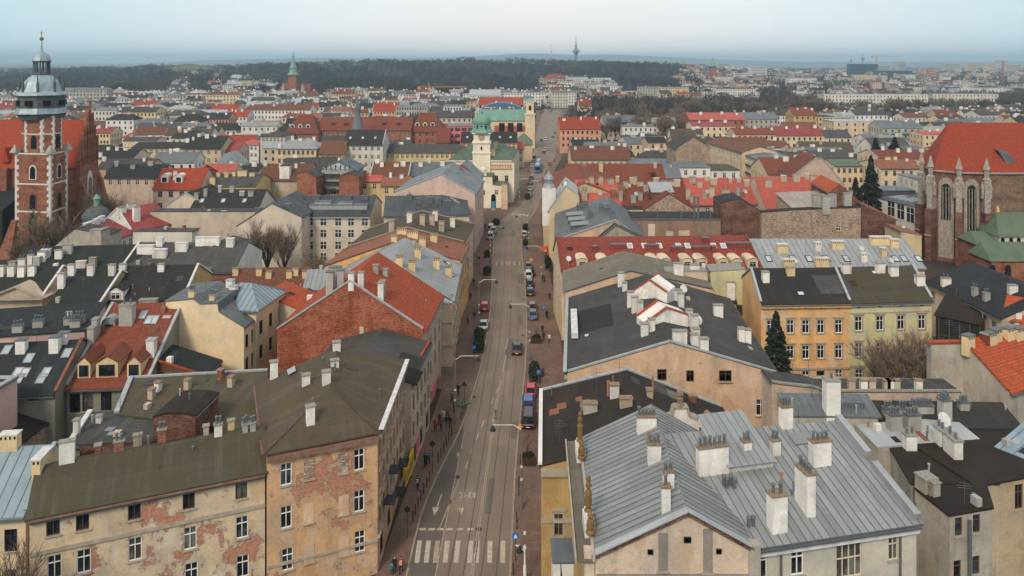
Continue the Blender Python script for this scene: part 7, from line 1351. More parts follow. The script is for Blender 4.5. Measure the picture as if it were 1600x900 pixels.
def simple(c, w_, d_, h, rh, a, wm, rm, hip, z0):
    ca, sa = math.cos(a), math.sin(a); X = V((ca, sa, 0)); Yv = V((-sa, ca, 0)); p = [c-X*w_/2-Yv*d_/2, c+X*w_/2-Yv*d_/2, c+X*w_/2+Yv*d_/2, c-X*w_/2+Yv*d_/2]; p = [V((k.x, k.y, z0)) for k in p]; up = V((0, 0, 1))
    m = MB(); t = [k+up*h for k in p]
    for i in range(4): m.poly([p[i]-up*2, p[(i+1) % 4]-up*2, t[(i+1) % 4], t[i]])
    r1, r2 = (t[0]+t[3])/2+X*hip+up*rh, (t[1]+t[2])/2-X*hip+up*rh
    if not hip: m.poly([t[3], t[0], r1]); m.poly([t[1], t[2], r2])
    emit(m, wm); m = MB(); o = .4; e = [t[0]-Yv*o, t[1]-Yv*o, t[2]+Yv*o, t[3]+Yv*o]
    m.poly([e[0], e[1], r2, r1]); m.poly([e[2], e[3], r1, r2])
    if hip: m.poly([e[3], e[0], r1]); m.poly([e[1], e[2], r2])
    emit(m, rm); m = MB(); n = max(2, int(w_/3)); z = h-2.4
    while z > .6:
        for k in range(n):
            q = p[0]+X*w_*(k+.5)/n-Yv*.06+up*z; m.poly([q-X*.55, q+X*.55, q+X*.55+up*1.6, q-X*.55+up*1.6])
        s = X if c.x < 0 else -X; q0 = (p[1] if c.x < 0 else p[0])
        for k in range(max(1, int(d_/3.4))): q = q0+Yv*d_*(k+.5)/max(1, int(d_/3.4))+s*.06+up*z; m.poly([q-Yv*.5, q+Yv*.5, q+Yv*.5+up*1.6, q-Yv*.5+up*1.6])
        z -= 3.2
    emit(m, 'pane_dark'); m = MB()
    for k in range(rf_.randint(1, 3)): q = r1.lerp(r2, rf_.random())-up*.6; m.box(q+Yv*rf_.uniform(-1, 1), rf_.uniform(.8, 2), .8, 2.0, a)
    emit(m, 'ch_white')
occ2 = list(OCC)
Y = 262.0; cand = []
while Y < 2600:
    st_ = 15+Y*.012; x = -60.0
    X = -.78*Y
    while X < .78*Y:
        w_ = rf_.uniform(12, 24); cand.append((X+w_/2+rf_.uniform(-1, 1), Y+rf_.uniform(-3, 3), w_)); X += w_*(1.0 if rf_.random() < .7 else 1.5)+rf_.uniform(0, 1)+Y*.006
    Y += st_
for X, Y, w_ in cand:
    px = CX+X/Y*F
    if not -40 < px < 1640: continue
    d_ = rf_.uniform(11, 14); h = rf_.choice([8, 10, 11, 12, 13, 14]) if Y > 430 else rf_.choice([7.5, 8.5, 9.5, 11]); rh = rf_.uniform(2, 4.2); z0 = 0.0
    if Y > 900:
        z0 = HH(X, Y); h *= .85
        if Y > 930 and (430 < px < 1060 or px < 270) and not (845 < px < 965 and Y < 1290): continue
        if Y > 1700 and px < 430: continue
        if px > 1000 and rf_.random() < .72: continue
        if px < 430 and rf_.random() < .55+.4*(Y > 1350): continue
    if 900 < px and 480 < Y-max(0, px-1080)*.28 < 860: continue
    if Y < 770 and interp(LK, Y)-7-w_/2 < X < interp(RK, Y)+7+w_/2: continue
    if any(o[0]-1 < X+w_/2 and X-w_/2 < o[1]+1 and o[2]-1 < Y+d_/2 and Y-d_/2 < o[3]+1 for o in occ2): continue
    x0, x1 = CX+(X-w_/2)/Y*F, CX+(X+w_/2)/Y*F; yt = HY+(CH-z0-h-rh)*F/Y
    if any(o[2] > Y and min(x1, o[5])-max(x0, o[4]) > 3 and yt < o[7]+3 for o in OCC): continue
    if 60 > px and Y < 300: continue
    if 560 < px < 760 and 225 < Y < 330: continue                    # the market square stays open
    occ2.append((X-w_/2, X+w_/2, Y-d_/2, Y+d_/2)); a = .06+rf_.choice([0, 0, 0, .25, -.3])*rf_.random(); wm = rf_.choice(WALLS); rm = rf_.choice(ROOFS); hip = rf_.choice([0, 0, 0, 3.5])
    if NI < 255 and Y < 760:
        NI += 1; n_ = V((-math.sin(a), math.cos(a), 0)); d2 = V((math.cos(a), math.sin(a), 0)); c = V((X, Y, 0)); A, B = c-d2*w_/2-n_*d_/2, c+d2*w_/2-n_*d_/2
        lab = '%s %s %shouse %s' % (CW[wm], CR[rm]+'-roofed', 'hipped ' if hip else '', place_words(px, Y))
        b = house('house', lab, (A.x, A.y, 'w'), (B.x, B.y, 'w'), h, dep=d_, rt='gx', rh=rh, wm=wm, rm=rm, hf=hip, hb=hip, far=True, group='houses '+place_words(px, Y), wins=[('F', max(2, int(w_/3)), rows_(h, 3.2), 1.0, 1.6, 'dark'), ('L' if X > 0 else 'R', 3, rows_(h, 3.2), 1.0, 1.6, 'dark')])
        for k in range(rf_.randint(1, 3)):
            q = MB(); f = rf_.uniform(.1, .9); p = A.lerp(B, f)+n_*d_*rf_.uniform(.35, .65); q.box(V((p.x, p.y, h+rh*.5)), rf_.uniform(.9, 2.2), .8, rh*.5+rf_.uniform(.7, 1.5), a); q.build('chimney', rf_.choice(['ch_white', 'ch_white', 'ch_beige', 'ch_grey']), b.root)
    else:
        if Y > 700 and not 590 < px < 760 and rf_.random() < .10: simple(V((X, Y, 0)), w_*rf_.uniform(1.6, 2.6), d_, h*rf_.uniform(1.15, 1.6), rf_.uniform(.3, 2.5), a, rf_.choice(['white_pl', 'pale_pl', 'grey_pl', 'cream']), rf_.choice(['metal_slate', 'felt_grey', 'metal_pale', 'tile_brown']), 0, z0)
        else: simple(V((X, Y, 0)), w_*rf_.uniform(.7, 1.1), d_, h*rf_.uniform(.75, 1.15), rh, a, wm, rm, hip, z0)
mb = MB(); mb.v = far_v; mb.f = far_f; o = mb.build('distant_houses', [M[n] for n in fm_names]); o.data.polygons.foreach_set('material_index', far_m); tag(o, 'mass of small far-off houses stretching to the hills', 'houses', kind='stuff')
print('individual fill houses', NI, 'far faces', len(far_f), 'trees', nT)
# ---- skyline landmarks
def church_far(name, label, x, Y, z0, body, tower, ytip, cap, bw=24):
    c = G(x, Y, z0); r = thing(name, label, 'church', c); q = MB(); w_, h_, d_ = body; q.box(c+V((0, d_/2, -2)), w_, d_, h_+2); q.build('wall', 'brick_church', r)
    q = MB(); a_ = [c+V((-w_/2-.5, -.5, h_)), c+V((w_/2+.5, -.5, h_)), c+V((w_/2-2, d_/2, h_+9)), c+V((-w_/2+2, d_/2, h_+9))]; q.poly(a_); e = [c+V((w_/2+.5, d_+.5, h_)), c+V((-w_/2-.5, d_+.5, h_)), a_[3], a_[2]]; q.poly(e); q.poly([a_[1], e[0], a_[2]]); q.poly([e[1], a_[0], a_[3]]); q.build('roof', 'tile_rust' if cap == 'copper' and w_ > 26 else 'copper', r)
    tw_, th = tower; q = MB(); q.box(c+V((0, -1, -2)), tw_, tw_, th+2); t = q.build('tower', 'brick_church', r); zt = CH+(HY-ytip)*Y/F-z0
    q = MB(); q.lathe(c+V((0, -1, th)), [(tw_*.8, 0), (tw_*.55, (zt-th)*.1), (tw_*.42, (zt-th)*.25), (tw_*.5, (zt-th)*.28), (tw_*.16, (zt-th)*.6), (.15, zt-th)], 8, math.pi/8); q.build('spire', cap, t)
    for s in (-.5, .5): q = MB(); q.box(c+V((s*w_*.62, -2, 0)), 4.5, 4.5, h_+1); q.lathe(c+V((s*w_*.62, -2, h_+1)), [(3, 0), (.2, 9)], 4, .785); q.build('stair_turret', 'gothic_stone' if w_ > 26 else 'brick_church', r)
    arch_panel(r, 'west_window', c+V((0, -1-tw_/2, 6)), V((1, 0, 0)), tw_*.5, 9, 'gothic_stone', V((0, -1, 0)))
church_far('church', 'brick church with slender green spire before the hill', 458.5, 900, 0, (38, 13, 26), (9, 33), 80, 'copper')
church_far('church', 'brick church tower with green pyramid cap on the right skyline', 1113.5, 1350, 2, (25, 14, 20), (11, 38), 89, 'copper')
c = Q(900, 2000); r = thing('television_tower', 'grey concrete television tower with platforms on the wooded hill', 'tower', c); zt = CH+(HY-55)*2000/F-c.z
plain('tower_conc', (.20, .22, .23), .8)
for nm, pr_ in (('shaft', [(3.8, 0), (3.4, 24), (4.5, 32), (7, 36)]), ('platform', [(11, 36), (11.5, 38.5), (8, 39), (8, 42)]), ('platform', [(6, 45), (6, 46.5)]), ('mast', [(2.6, 39), (2.2, 52), (4, 53), (4, 54.5), (1.3, 55.5), (1.1, zt-14), (.6, zt-12), (.5, zt)])): q = MB(); q.lathe(c, pr_, 14); q.build(nm, 'tower_conc', r)
for k in range(3): q = MB(); q.lathe(c, [(2.6, 58+k*4.5), (2.6, 59.5+k*4.5)], 10); q.build('antenna_ring', 'coping_white', r)
c = Q(861, 2500); r = thing('radio_mast', 'thin red and white radio mast on the skyline', 'mast', c); zt = CH+(HY-70)*2500/F-c.z; plain('mast_red', (.45, .07, .05)); plain('mast_white', (.7, .7, .7))
for k in range(7): q = MB(); q.tube(c+V((0, 0, zt*k/7)), c+V((0, 0, zt*(k+1)/7)), 1.9-.15*k, 1.75-.15*k, 6); q.build('mast_section', 'mast_red' if k % 2 == 0 else 'mast_white', r)
def crane(label, x, ytop, yj, xl, xr, Y, m_):
    c = G(x, Y); r = thing('tower_crane', label, 'crane', c); zt = CH+(HY-ytop)*Y/F; zj = CH+(HY-yj)*Y/F; k_ = Y/F; w_ = max(.8, Y*.0009); q = MB()
    for sx in (-1, 1):
        for sy in (-1, 1): q.bar(c+V((sx*w_, sy*w_, 0)), c+V((sx*w_, sy*w_, zj)), w_*.35)
    n = int(zj/(w_*3))
    for i in range(n): z = zj*i/n; s = 1 if i % 2 else -1; q.bar(c+V((-s*w_, -w_, z)), c+V((s*w_, -w_, z+zj/n)), w_*.22); q.bar(c+V((-s*w_, w_, z)), c+V((s*w_, w_, z+zj/n)), w_*.22)
    q.build('mast', m_, r); q = MB(); q.hexa([c+V((a*w_*.8, e*w_*.8, zj)) for a, e in ((-1, -1), (1, -1), (1, 1), (-1, 1))], [c+V((a*.2, e*.2, zt)) for a, e in ((-1, -1), (1, -1), (1, 1), (-1, 1))]); q.build('tower_head', m_, r)
    q = MB(); a, e = G(xl, Y, zj), G(xr, Y, zj); q.bar(a, e, w_*.9, w_*.5); q.bar(a+V((0, 0, w_)), e+V((0, 0, w_*.4)), w_*.3); q.build('jib', m_, r); q = MB(); q.bar(c+V((0, 0, zt)), c.lerp(e, .6)+V((0, 0, zj*.4+zj*.0)), .01) if False else q.bar(c+V((0, 0, zt)), V((c.x+(e.x-c.x)*.6, c.y, zj)), w_*.18); q.bar(c+V((0, 0, zt)), V((c.x+(a.x-c.x)*.8, c.y, zj)), w_*.18); q.build('stay', m_, r)
    q = MB(); q.box(a+V((w_*2, 0, -w_*2)), w_*3, w_*1.5, w_*2.2); q.build('counterweight', 'concrete', r)
plain('crane_orange', (.45, .17, .05), .6); plain('crane_red', (.40, .09, .06), .6); plain('crane_yellow', (.42, .30, .10), .6)
crane('orange tower crane rising before the hill wood', 670, 129, 136, 652, 730, 620, 'crane_orange'); crane('thin red tower crane at the right skyline', 1567, 94, 96, 1555, 1575, 1300, 'crane_red'); crane('tiny yellow crane on the hazy horizon', 1370, 86, 88, 1361, 1405, 2300, 'crane_yellow')
for x, yt in ((1348, 82), (1330, 87)): c = G(x, 2600); r = thing('lattice_tower', 'dark antenna tower on the right horizon' if x == 1348 else 'slim antenna mast left of the dark tower on the right horizon', 'tower', c); zt = CH+(HY-yt)*2600/F; q = MB(); q.lathe(c, [(4 if x == 1348 else 2, 0), (3 if x == 1348 else 1.2, zt*.6), (.6, zt)], 6); q.build('mast', 'tower_conc', r); q = MB(); q.lathe(c, [(6 if x == 1348 else 3, zt*.66), (6.5 if x == 1348 else 3.3, zt*.78), (2, zt*.8)], 8); q.build('platform', 'tower_conc', r)
plain('blue_glass', (.03, .10, .16), .25, .2, .3, .05); plain('panel_grey', (.42, .42, .40), .8, 0, .15)
for lab, x0, x1, yt, yb, Y, m_ in (('blue glass office block on the right skyline', 1328, 1372, 100, 122, 1700, 'blue_glass'), ('long blue glass office wing right of the office block', 1371, 1426, 110, 122, 1600, 'blue_glass'), ('pale grey office slab behind the blue wing', 1352, 1392, 103, 112, 1900, 'panel_grey'), ('tall grey apartment tower on the right horizon', 1403, 1415, 96, 110, 2300, 'panel_grey'), ('orange and cream apartment slab right of the blue offices', 1445, 1462, 106, 122, 1700, 'salmon'), ('first of the hazy apartment slabs at the right horizon', 1475, 1500, 100, 116, 2300, 'panel_grey'), ('second of the hazy apartment slabs at the right horizon', 1511, 1527, 99, 116, 2300, 'cream'), ('third of the hazy apartment slabs at the right horizon', 1541, 1558, 100, 116, 2200, 'cream'), ('fourth of the hazy apartment slabs at the right horizon', 1572, 1596, 101, 117, 2200, 'beige'), ('white housing block right of the far brick church', 1135, 1160, 103, 114, 1900, 'white_pl'), ('second white housing block right of the far brick church', 1172, 1198, 104, 122, 1600, 'white_pl'), ('low white block below the right housing', 1147, 1175, 115, 124, 1500, 'white_pl')):
    a, e = G(x0, Y), G(x1, Y); h = CH+(HY-yt)*Y/F; r = thing('office_block' if 'office' in lab else 'apartment_block', lab, 'building', (a+e)/2); q = MB(); q.box((a+e)/2+V((0, 8, -1)), (e-a).length, 16, h+1); q.build('wall', m_, r); q = MB(); z = h-2.6
    while z > 1: q.box((a+e)/2+V((0, -.05, z)), (e-a).length*.92, .3, 1.3); z -= 3.4
    if q.f: tag(q.build('window_grid', 'pane_blue', r), kind='stuff')
    q = MB(); q.box((a+e)/2+V((0, 8, h)), (e-a).length+.6, 16.6, .6); q.build('roof', 'panel_grey', r)
c0 = Q(868, 1290); r = thing('mansion', 'cream mansion with red hipped roof at the wood edge', 'house', c0); zt = CH+(HY-116)*1290/F; ze = CH+(HY-124)*1290/F
q = MB(); q.box(c0+V((0, 8, -3)), 40, 16, ze-c0.z+3); q.build('wall', 'cream', r); q = MB(); E = [V((c0.x+a, c0.y+e, ze)) for a, e in ((-21, -1), (21, -1), (21, 17), (-21, 17))]; m0, m1 = V((c0.x-12, c0.y+8, zt)), V((c0.x+12, c0.y+8, zt)); q.poly([E[0], E[1], m1, m0]); q.poly([E[1], E[2], m1]); q.poly([E[2], E[3], m0, m1]); q.poly([E[3], E[0], m0]); q.build('roof', 'tile_church', r)
q = MB(); [q.box(c0+V((-17+k*4.3, -.1, z-c0.z)), 1.8, .3, 2.2) for k in range(9) for z in (ze-4, ze-8)]; tag(q.build('window_grid', 'pane_dark', r), kind='stuff')
for lab, x0, x1, yt, Y in (('white villa with flat roofs at the wood edge', 925, 955, 122, 1270), ('white gabled villa left of the flat one', 908, 926, 124, 1240)):
    a, e = Q(x0, Y), Q(x1, Y); zt = CH+(HY-yt)*Y/F; r = thing('villa', lab, 'house', (a+e)/2); q = MB(); q.box(V(((a.x+e.x)/2, Y+7, -2)), e.x-a.x, 14, zt+2); q.build('wall', 'white_pl', r); q = MB(); [q.box(V((a.x+(e.x-a.x)*(k+.5)/6, Y-.1, zt-z)), 2.0, .3, 2.0) for k in range(6) for z in (4, 8)]; tag(q.build('window_grid', 'pane_dark', r), kind='stuff'); q = MB(); q.box(V(((a.x+e.x)/2, Y+7, zt)), e.x-a.x+1, 15, .6); q.build('roof', 'metal_pale', r)
# ---- haze
hm = bpy.data.materials.new('haze'); hm.use_nodes = True; ht = hm.node_tree; ht.nodes.clear(); pv = N(ht, 'ShaderNodeVolumePrincipled'); pv.inputs['Color'].default_value = (.68, .88, 1.0, 1); pv.inputs['Density'].default_value = HAZE_D; pv.inputs['Anisotropy'].default_value = .65; ho = N(ht, 'ShaderNodeOutputMaterial'); ht.links.new(pv.outputs[0], ho.inputs['Volume'])
q = MB(); q.hexa([V((-13000, -50, -8)), V((13000, -50, -8)), V((13000, 14500, -8)), V((-13000, 14500, -8))], [V((-13000, -50, 150)), V((13000, -50, 150)), V((13000, 14500, 150)), V((-13000, 14500, 150))]); M['haze'] = hm; o = q.build('haze', 'haze', uv=False); tag(o, 'thin bluish winter haze over the whole town', 'haze', kind='stuff')
# ------------------------------------------------------------------ street life: cars, tram, people, lamps, signs, planters
def ground_z(p): return .13 if (p.x < lk(p.y) or p.x > rk(p.y)) else .0
def head(y): return math.atan2(-(ta(y+4)-ta(y-4)), 8)          # turn of the street at distance y
plain('tyre', (.012, .012, .012), .9); plain('rim', (.30, .30, .31), .4, .6); plain('lamp_red', (.35, .02, .015), .3); plain('lamp_clear', (.6, .6, .58), .2); plain('plate_white', (.65, .65, .62)); glass('car_glass', (.010, .012, .015), .06)
CARM = {}
def car_paint(n, c):
    if 'paint_'+n not in M: m, nt, b = mat('paint_'+n, .3, .1, .5); b.inputs['Base Color'].default_value = (*c, 1); b.inputs['Coat Weight'].default_value = .6
    return 'paint_'+n
def loft(mb, secs):                                # sections: (y, [(x, z)...]) closed rings, capped
    n = len(secs[0][1]); i = len(mb.v)
    for y, r in secs: mb.v += [V((x, y, z)) for x, z in r]
    for j in range(len(secs)-1):
        for k in range(n): q = (k+1) % n; mb.f.append((i+j*n+k, i+j*n+q, i+(j+1)*n+q, i+(j+1)*n+k))
    mb.f.append(tuple(range(i+n-1, i-1, -1))); mb.f.append(tuple(range(i+(len(secs)-1)*n, i+len(secs)*n)))
def car_meshes(kind):
    if kind in CARM: return CARM[kind]
    L, W, H = {'hatch': (3.9, 1.72, 1.48), 'sedan': (4.5, 1.78, 1.44), 'van': (4.6, 1.85, 1.85), 'suv': (4.4, 1.82, 1.65)}[kind]; bd = MB(); hb = .62*H if kind != 'van' else .55*H
    def sec(w_, z0, z1): return [(-w_*.94/2, z0), (w_*.94/2, z0), (w_/2, z0+.22), (w_/2, z1-.16), (w_*.90/2, z1), (-w_*.90/2, z1), (-w_/2, z1-.16), (-w_/2, z0+.22)]
    fr = -L/2; zs = [(-L/2, .80, .42, hb*.72), (-L/2+.10, .95, .26, hb*.88), (-L/2+.5, 1.0, .2, hb*.98), (-.2, 1.0, .2, hb), (L/2-.95, 1.0, .2, hb*.97), (L/2-.3, .97, .22, hb*.86), (L/2-.06, .90, .3, hb*.76), (L/2, .8, .42, hb*.62)]
    loft(bd, [(y, sec(W*k, a, e)) for y, k, a, e in zs])
    r0, r1, f1, f0 = {'hatch': (-L/2+.12, -L/2+.55, .35, 1.05), 'sedan': (-L/2+.75, -L/2+1.35, .35, 1.1), 'van': (-L/2+.1, -L/2+.3, .9, 1.5), 'suv': (-L/2+.15, -L/2+.5, .45, 1.15)}[kind]
    gl = MB(); a, e = W*.88/2, W*.70/2; base = [(-a, r0), (a, r0), (a, f0), (-a, f0)]; top = [(-e, r1), (e, r1), (e, f1), (-e, f1)]
    gl.hexa([V((x, y, hb-.03)) for x, y in base], [V((x, y, H-.05)) for x, y in top])
    rf = MB(); rf.hexa([V((x, y, H-.05)) for x, y in [(-e-.01, r1-.03), (e+.01, r1-.03), (e+.01, f1+.03), (-e-.01, f1+.03)]], [V((x*.92, y, H)) for x, y in [(-e, r1+.08), (e, r1+.08), (e, f1-.08), (-e, f1-.08)]])
    for s in (-1, 1):
        for (b0, t0) in (((a, r0), (e, r1)), ((a, f0), (e, f1)), ((a, (r0+f0)/2), (e, (r1+f1)/2))): rf.bar(V((s*b0[0], b0[1], hb-.02)), V((s*t0[0], t0[1], H-.03)), .09, .07)
    wh = MB(); wh.tube(V((-.1, 0, 0)), V((.1, 0, 0)), .31, .31, 14); ri = MB(); ri.tube(V((-.115, 0, 0)), V((.115, 0, 0)), .19, .19, 10)
    tl = MB(); tl.box((0, 0, 0), .34, .08, .2); hl = MB(); hl.box((0, 0, 0), .4, .12, .17); pl_ = MB(); pl_.box((0, 0, 0), .5, .03, .11); mr = MB(); mr.box((0, 0, 0), .16, .1, .12)
    CARM[kind] = (bd, gl, rf, wh.mesh('wheel', 'tyre', uv=False), ri.mesh('rim', 'rim', uv=False), tl.mesh('tail_lamp', 'lamp_red', uv=False), hl.mesh('headlamp', 'lamp_clear', uv=False), pl_.mesh('number_plate', 'plate_white', uv=False), mr, (L, W, H, hb), {}); return CARM[kind]
def car(x, y, kind, pn, pc, label, away=True, dx=0.0, turn=0.0, group='cars on the street'):
    bd, gl, rf, wh, ri, tl, hl, pl_, mr, (L, W, H, hb), cache = car_meshes(kind); p = P(x, y, 0)+V((dx, L/2, 0)); p.z = ground_z(p); pm = car_paint(pn, pc)
    if pm not in cache: cache[pm] = (bd.mesh('body', pm, uv=False, smooth=False), gl.mesh('windows', 'car_glass', uv=False), rf.mesh('roof', pm, uv=False), mr.mesh('mirror', pm, uv=False))
    o = thing('car', label, 'car', p, group); o.rotation_euler = (0, 0, head(p.y)+turn+(0 if away else math.pi)); b_, g_, r_, m_ = cache[pm]
    def put(me, nm, loc=(0, 0, 0), par=None): c = bpy.data.objects.new(nm, me); COL.objects.link(c); c.parent = par or o; c.location = loc; return c
    put(b_, 'body'); put(g_, 'glasshouse'); put(r_, 'roof')
    for sx in (-1, 1):
        for yy in (-L/2+.75, L/2-.8): w_ = put(wh, 'wheel', (sx*(W/2-.1), yy, .31)); put(ri, 'rim', (0, 0, 0), w_)
        put(tl, 'tail_lamp', (sx*(W/2-.25), -L/2+.02, hb*.62)); put(hl, 'headlamp', (sx*(W/2-.3), L/2-.07, hb*.6)); put(m_, 'mirror', (sx*(W/2+.04), .75, hb+.02))
    put(pl_, 'number_plate', (0, -L/2-.01, .45)); return o
car(757, 489, 'hatch', 'red', (.38, .015, .02), 'red hatchback parked at the left kerb'); car(755, 520, 'sedan', 'silver', (.45, .46, .47), 'silver saloon parked behind the red hatchback at left'); car(808, 557, 'sedan', 'maroon_black', (.035, .012, .014), 'dark saloon driving alone along the tram track')
car(828, 451, 'hatch', 'black', (.015, .015, .017), 'middle black car of the three parked by the orange sign'); car(828.5, 465, 'hatch', 'black2', (.02, .021, .024), 'rearmost black car of the three parked by the orange sign'); car(826, 438, 'suv', 'white', (.55, .55, .54), 'front car of the row by the orange sign, with pale roof')
car(832, 489, 'hatch', 'grey', (.10, .10, .105), 'front dark grey car of the pair at the right kerb'); car(833, 503, 'sedan', 'slate', (.09, .11, .13), 'rear bluish grey car of the pair at the right kerb'); car(830, 625, 'hatch', 'crimson', (.48, .02, .035), 'bright red hatchback at the right kerb by the hedge'); car(826, 648, 'suv', 'blue', (.03, .10, .30), 'blue car parked behind the bright red hatchback'); car(826, 675, 'van', 'plum', (.035, .016, .018), 'dark plum van parked last behind the blue car')
car(819.5, 372, 'hatch', 'champagne', (.42, .40, .37), 'pale hatchback by the small right-hand shrubs'); car(767, 363, 'van', 'white', (.55, .55, .54), 'white van parked near the market square'); car(766, 376, 'van', 'white', (.55, .55, .54), 'second white van, nearer than the one by the square')
car(828.5, 299, 'sedan', 'silver', (.45, .46, .47), 'farther of two silver cars beside the town hall'); car(828, 309, 'sedan', 'slate', (.09, .11, .13), 'nearer of two cars beside the town hall, grey'); car(859, 259, 'sedan', 'red', (.38, .015, .02), 'red car driving beside the tram', away=True); car(853, 220, 'van', 'white', (.55, .55, .54), 'small white van far down the street', False)
for k, (x, y) in enumerate(((846, 221), (864, 216), (870, 214), (874, 218), (868, 210), (876, 212))): car(x, y, 'sedan', ('black', 'slate', 'silver')[k % 3], ((.015, .015, .017), (.09, .11, .13), (.45, .46, .47))[k % 3], 'tiny %s car parked %s at the far end of the street' % (('black', 'grey', 'silver')[k % 3], ('left', 'foremost', 'second', 'at the right edge', 'rearmost', 'rearmost right')[k]))
for k, (x, y) in enumerate(((829, 289), (830.5, 281), (832, 262), (833, 255), (834.5, 248), (771, 366), (826, 424), (850, 240), (852, 236))): car(x, y, ('sedan', 'hatch', 'suv')[k % 3], ('slate', 'black', 'silver')[k % 3], ((.09, .11, .13), (.015, .015, .017), (.45, .46, .47))[k % 3], 'small %s car, %s, in the parked line towards the town hall' % (('grey', 'black', 'silver')[k % 3], ('nearest', 'second', 'third', 'fourth', 'fifth', 'by the white vans', 'behind the orange sign', 'left of the far crossing', 'right of the far crossing')[k]))
# tram
plain('tram_blue', (.03, .10, .27), .4, 0, .08); plain('tram_grey', (.33, .34, .35), .5)
c = P(839.5, 271); t = thing('tram', 'blue and white tram running down the middle of the street', 'tram', c); t.rotation_euler = (0, 0, head(c.y+13)); 
def tpart(mb, nm, m_, par=None): me = mb.mesh(nm, m_, uv=False); o = bpy.data.objects.new(nm, me); COL.objects.link(o); o.parent = par or t; return o
for k in range(2):
    y0 = k*13.4; q = MB(); sec = lambda w_, a, e: [(-w_/2, a), (w_/2, a), (w_/2, e-.3), (w_*.42, e), (-w_*.42, e), (-w_/2, e-.3)]
    loft(q, [(y0, sec(2.2, .4, 2.9)), (y0+.5, sec(2.4, .35, 3.3)), (y0+12.4, sec(2.4, .35, 3.3)), (y0+12.9, sec(2.2, .4, 2.9))]); bdy = tpart(q, 'car_body', 'tram_blue')
    q = MB(); q.box((0, y0+.18, 1.6), 2.0, .5, 1.15); tpart(q, 'windscreen', 'car_glass', bdy); q = MB(); q.box((0, y0+6.4, 1.55), 2.44, 11, 1.0); tpart(q, 'side_windows', 'car_glass', bdy); q = MB(); q.box((0, y0+6.4, 3.2), 1.7, 9, .35); tpart(q, 'roof_equipment', 'tram_grey', bdy); q = MB(); q.box((0, y0+6.4, 2.6), 2.46, 12, .35); tpart(q, 'white_band', 'coping_white', bdy)
    for s in (-.7, .7): q = MB(); q.box((s, y0-.03, .75), .3, .1, .2); tpart(q, 'headlamp', 'lamp_clear', bdy)
# people
def skin_body(joints, bones):
    me = bpy.data.meshes.new('body'); me.from_pydata([j[:3] for j in joints], bones, []); o = bpy.data.objects.new('tmp', me); COL.objects.link(o); m = o.modifiers.new('s', 'SKIN'); 
    for i, j in enumerate(joints): s = me.skin_vertices[0].data[i]; s.radius = (j[3], j[4] if len(j) > 4 else j[3]); s.use_root = (i == 0)
    o.modifiers.new('u', 'SUBSURF').levels = 1; dg = bpy.context.evaluated_depsgraph_get(); r = bpy.data.meshes.new_from_object(o.evaluated_get(dg)); bpy.data.objects.remove(o); return r
def person_mesh(stride, arm, coat):
    s = stride; J = [(0, 0, .95, .15, .12), (0, 0, 1.2, .15, .11), (0, 0, 1.40, .18, .11), (0, .02, 1.53, .06), (0, .03, 1.66, .098, .105), (0, .03, 1.74, .07)]; Bn = [(0, 1), (1, 2), (2, 3), (3, 4), (4, 5)]
    for sx in (-1, 1):
        q = s*sx; i = len(J); J += [(sx*.09, q*.02, .86, .095), (sx*.10, q*.18+.03, .48, .07), (sx*.10, q*.24-.04, .1, .05), (sx*.11, q*.24+.12, .04, .045)]; Bn += [(0, i), (i, i+1), (i+1, i+2), (i+2, i+3)]
        i = len(J); J += [(sx*.21, 0, 1.40, .065), (sx*.25, -q*.10*arm-.02, 1.14, .052), (sx*.24, -q*.16*arm+.10, .90, .042), (sx*.235, -q*.17*arm+.14, .82, .038)]; Bn += [(2, i), (i, i+1), (i+1, i+2), (i+2, i+3)]
    me = skin_body(J, Bn)
    return me
PM = [person_mesh(1.0, 1.0, 0), person_mesh(-.8, .8, 0), person_mesh(.25, .3, 0)]
def person(x, y, top, leg, label, k=0, h=1.74, turn=0.0, hair=(.03, .02, .015), coat=False, bag=None, group=None):
    p = P(x, y, 0); p.z = ground_z(p); o = thing('person', label, 'person', p, group); o.rotation_euler = (0, 0, head(p.y)+turn); s = h/1.80; o.scale = (s, s, s)
    nm = lambda c: plain('cloth_%02d_%02d_%02d' % tuple(int(99*q) for q in c), c, .9, 0, .15, 8)
    me = PM[k].copy(); ms = [nm(leg), nm(top), plain('skin_tone', (.42, .25, .18), .6), nm(hair), nm((.02, .02, .02))]
    for m in ms: me.materials.append(m)
    idx = []
    for f in me.polygons:
        c = f.center; z = c.z
        idx.append(4 if z < .10 else 0 if z < .84 and abs(c.x) < .2 else 2 if z < .86 and abs(c.x) >= .2 else 1 if z < 1.50 else 2 if z < 1.57 else (2 if c.y > .07 and z < 1.71 else 3))
    me.polygons.foreach_set('material_index', idx); me.polygons.foreach_set('use_smooth', [True]*len(me.polygons)); b = bpy.data.objects.new('body', me); COL.objects.link(b); b.parent = o
    if coat:
        q = MB(); q.lathe((0, 0, 0), [(.235, .42), (.22, .75), (.19, 1.0), (.215, 1.36), (.12, 1.47)], 12); c = q.mesh('coat', ms[1], uv=False, smooth=True); cc_ = bpy.data.objects.new('coat', c); COL.objects.link(cc_); cc_.parent = o; cc_.scale = (1, .78, 1)
    if bag: q = MB(); q.box((0, -.2, 1.0), .3, .18, .42); c = q.mesh('backpack', nm(bag), uv=False); cc_ = bpy.data.objects.new('backpack', c); COL.objects.link(cc_); cc_.parent = o
    return o
BK = (.015, .015, .017); DB = (.03, .035, .05); z1 = lambda x, y: Z1(x, y); z2 = lambda x, y: Z2(x, y); z3 = lambda x, y: Z3(x, y)
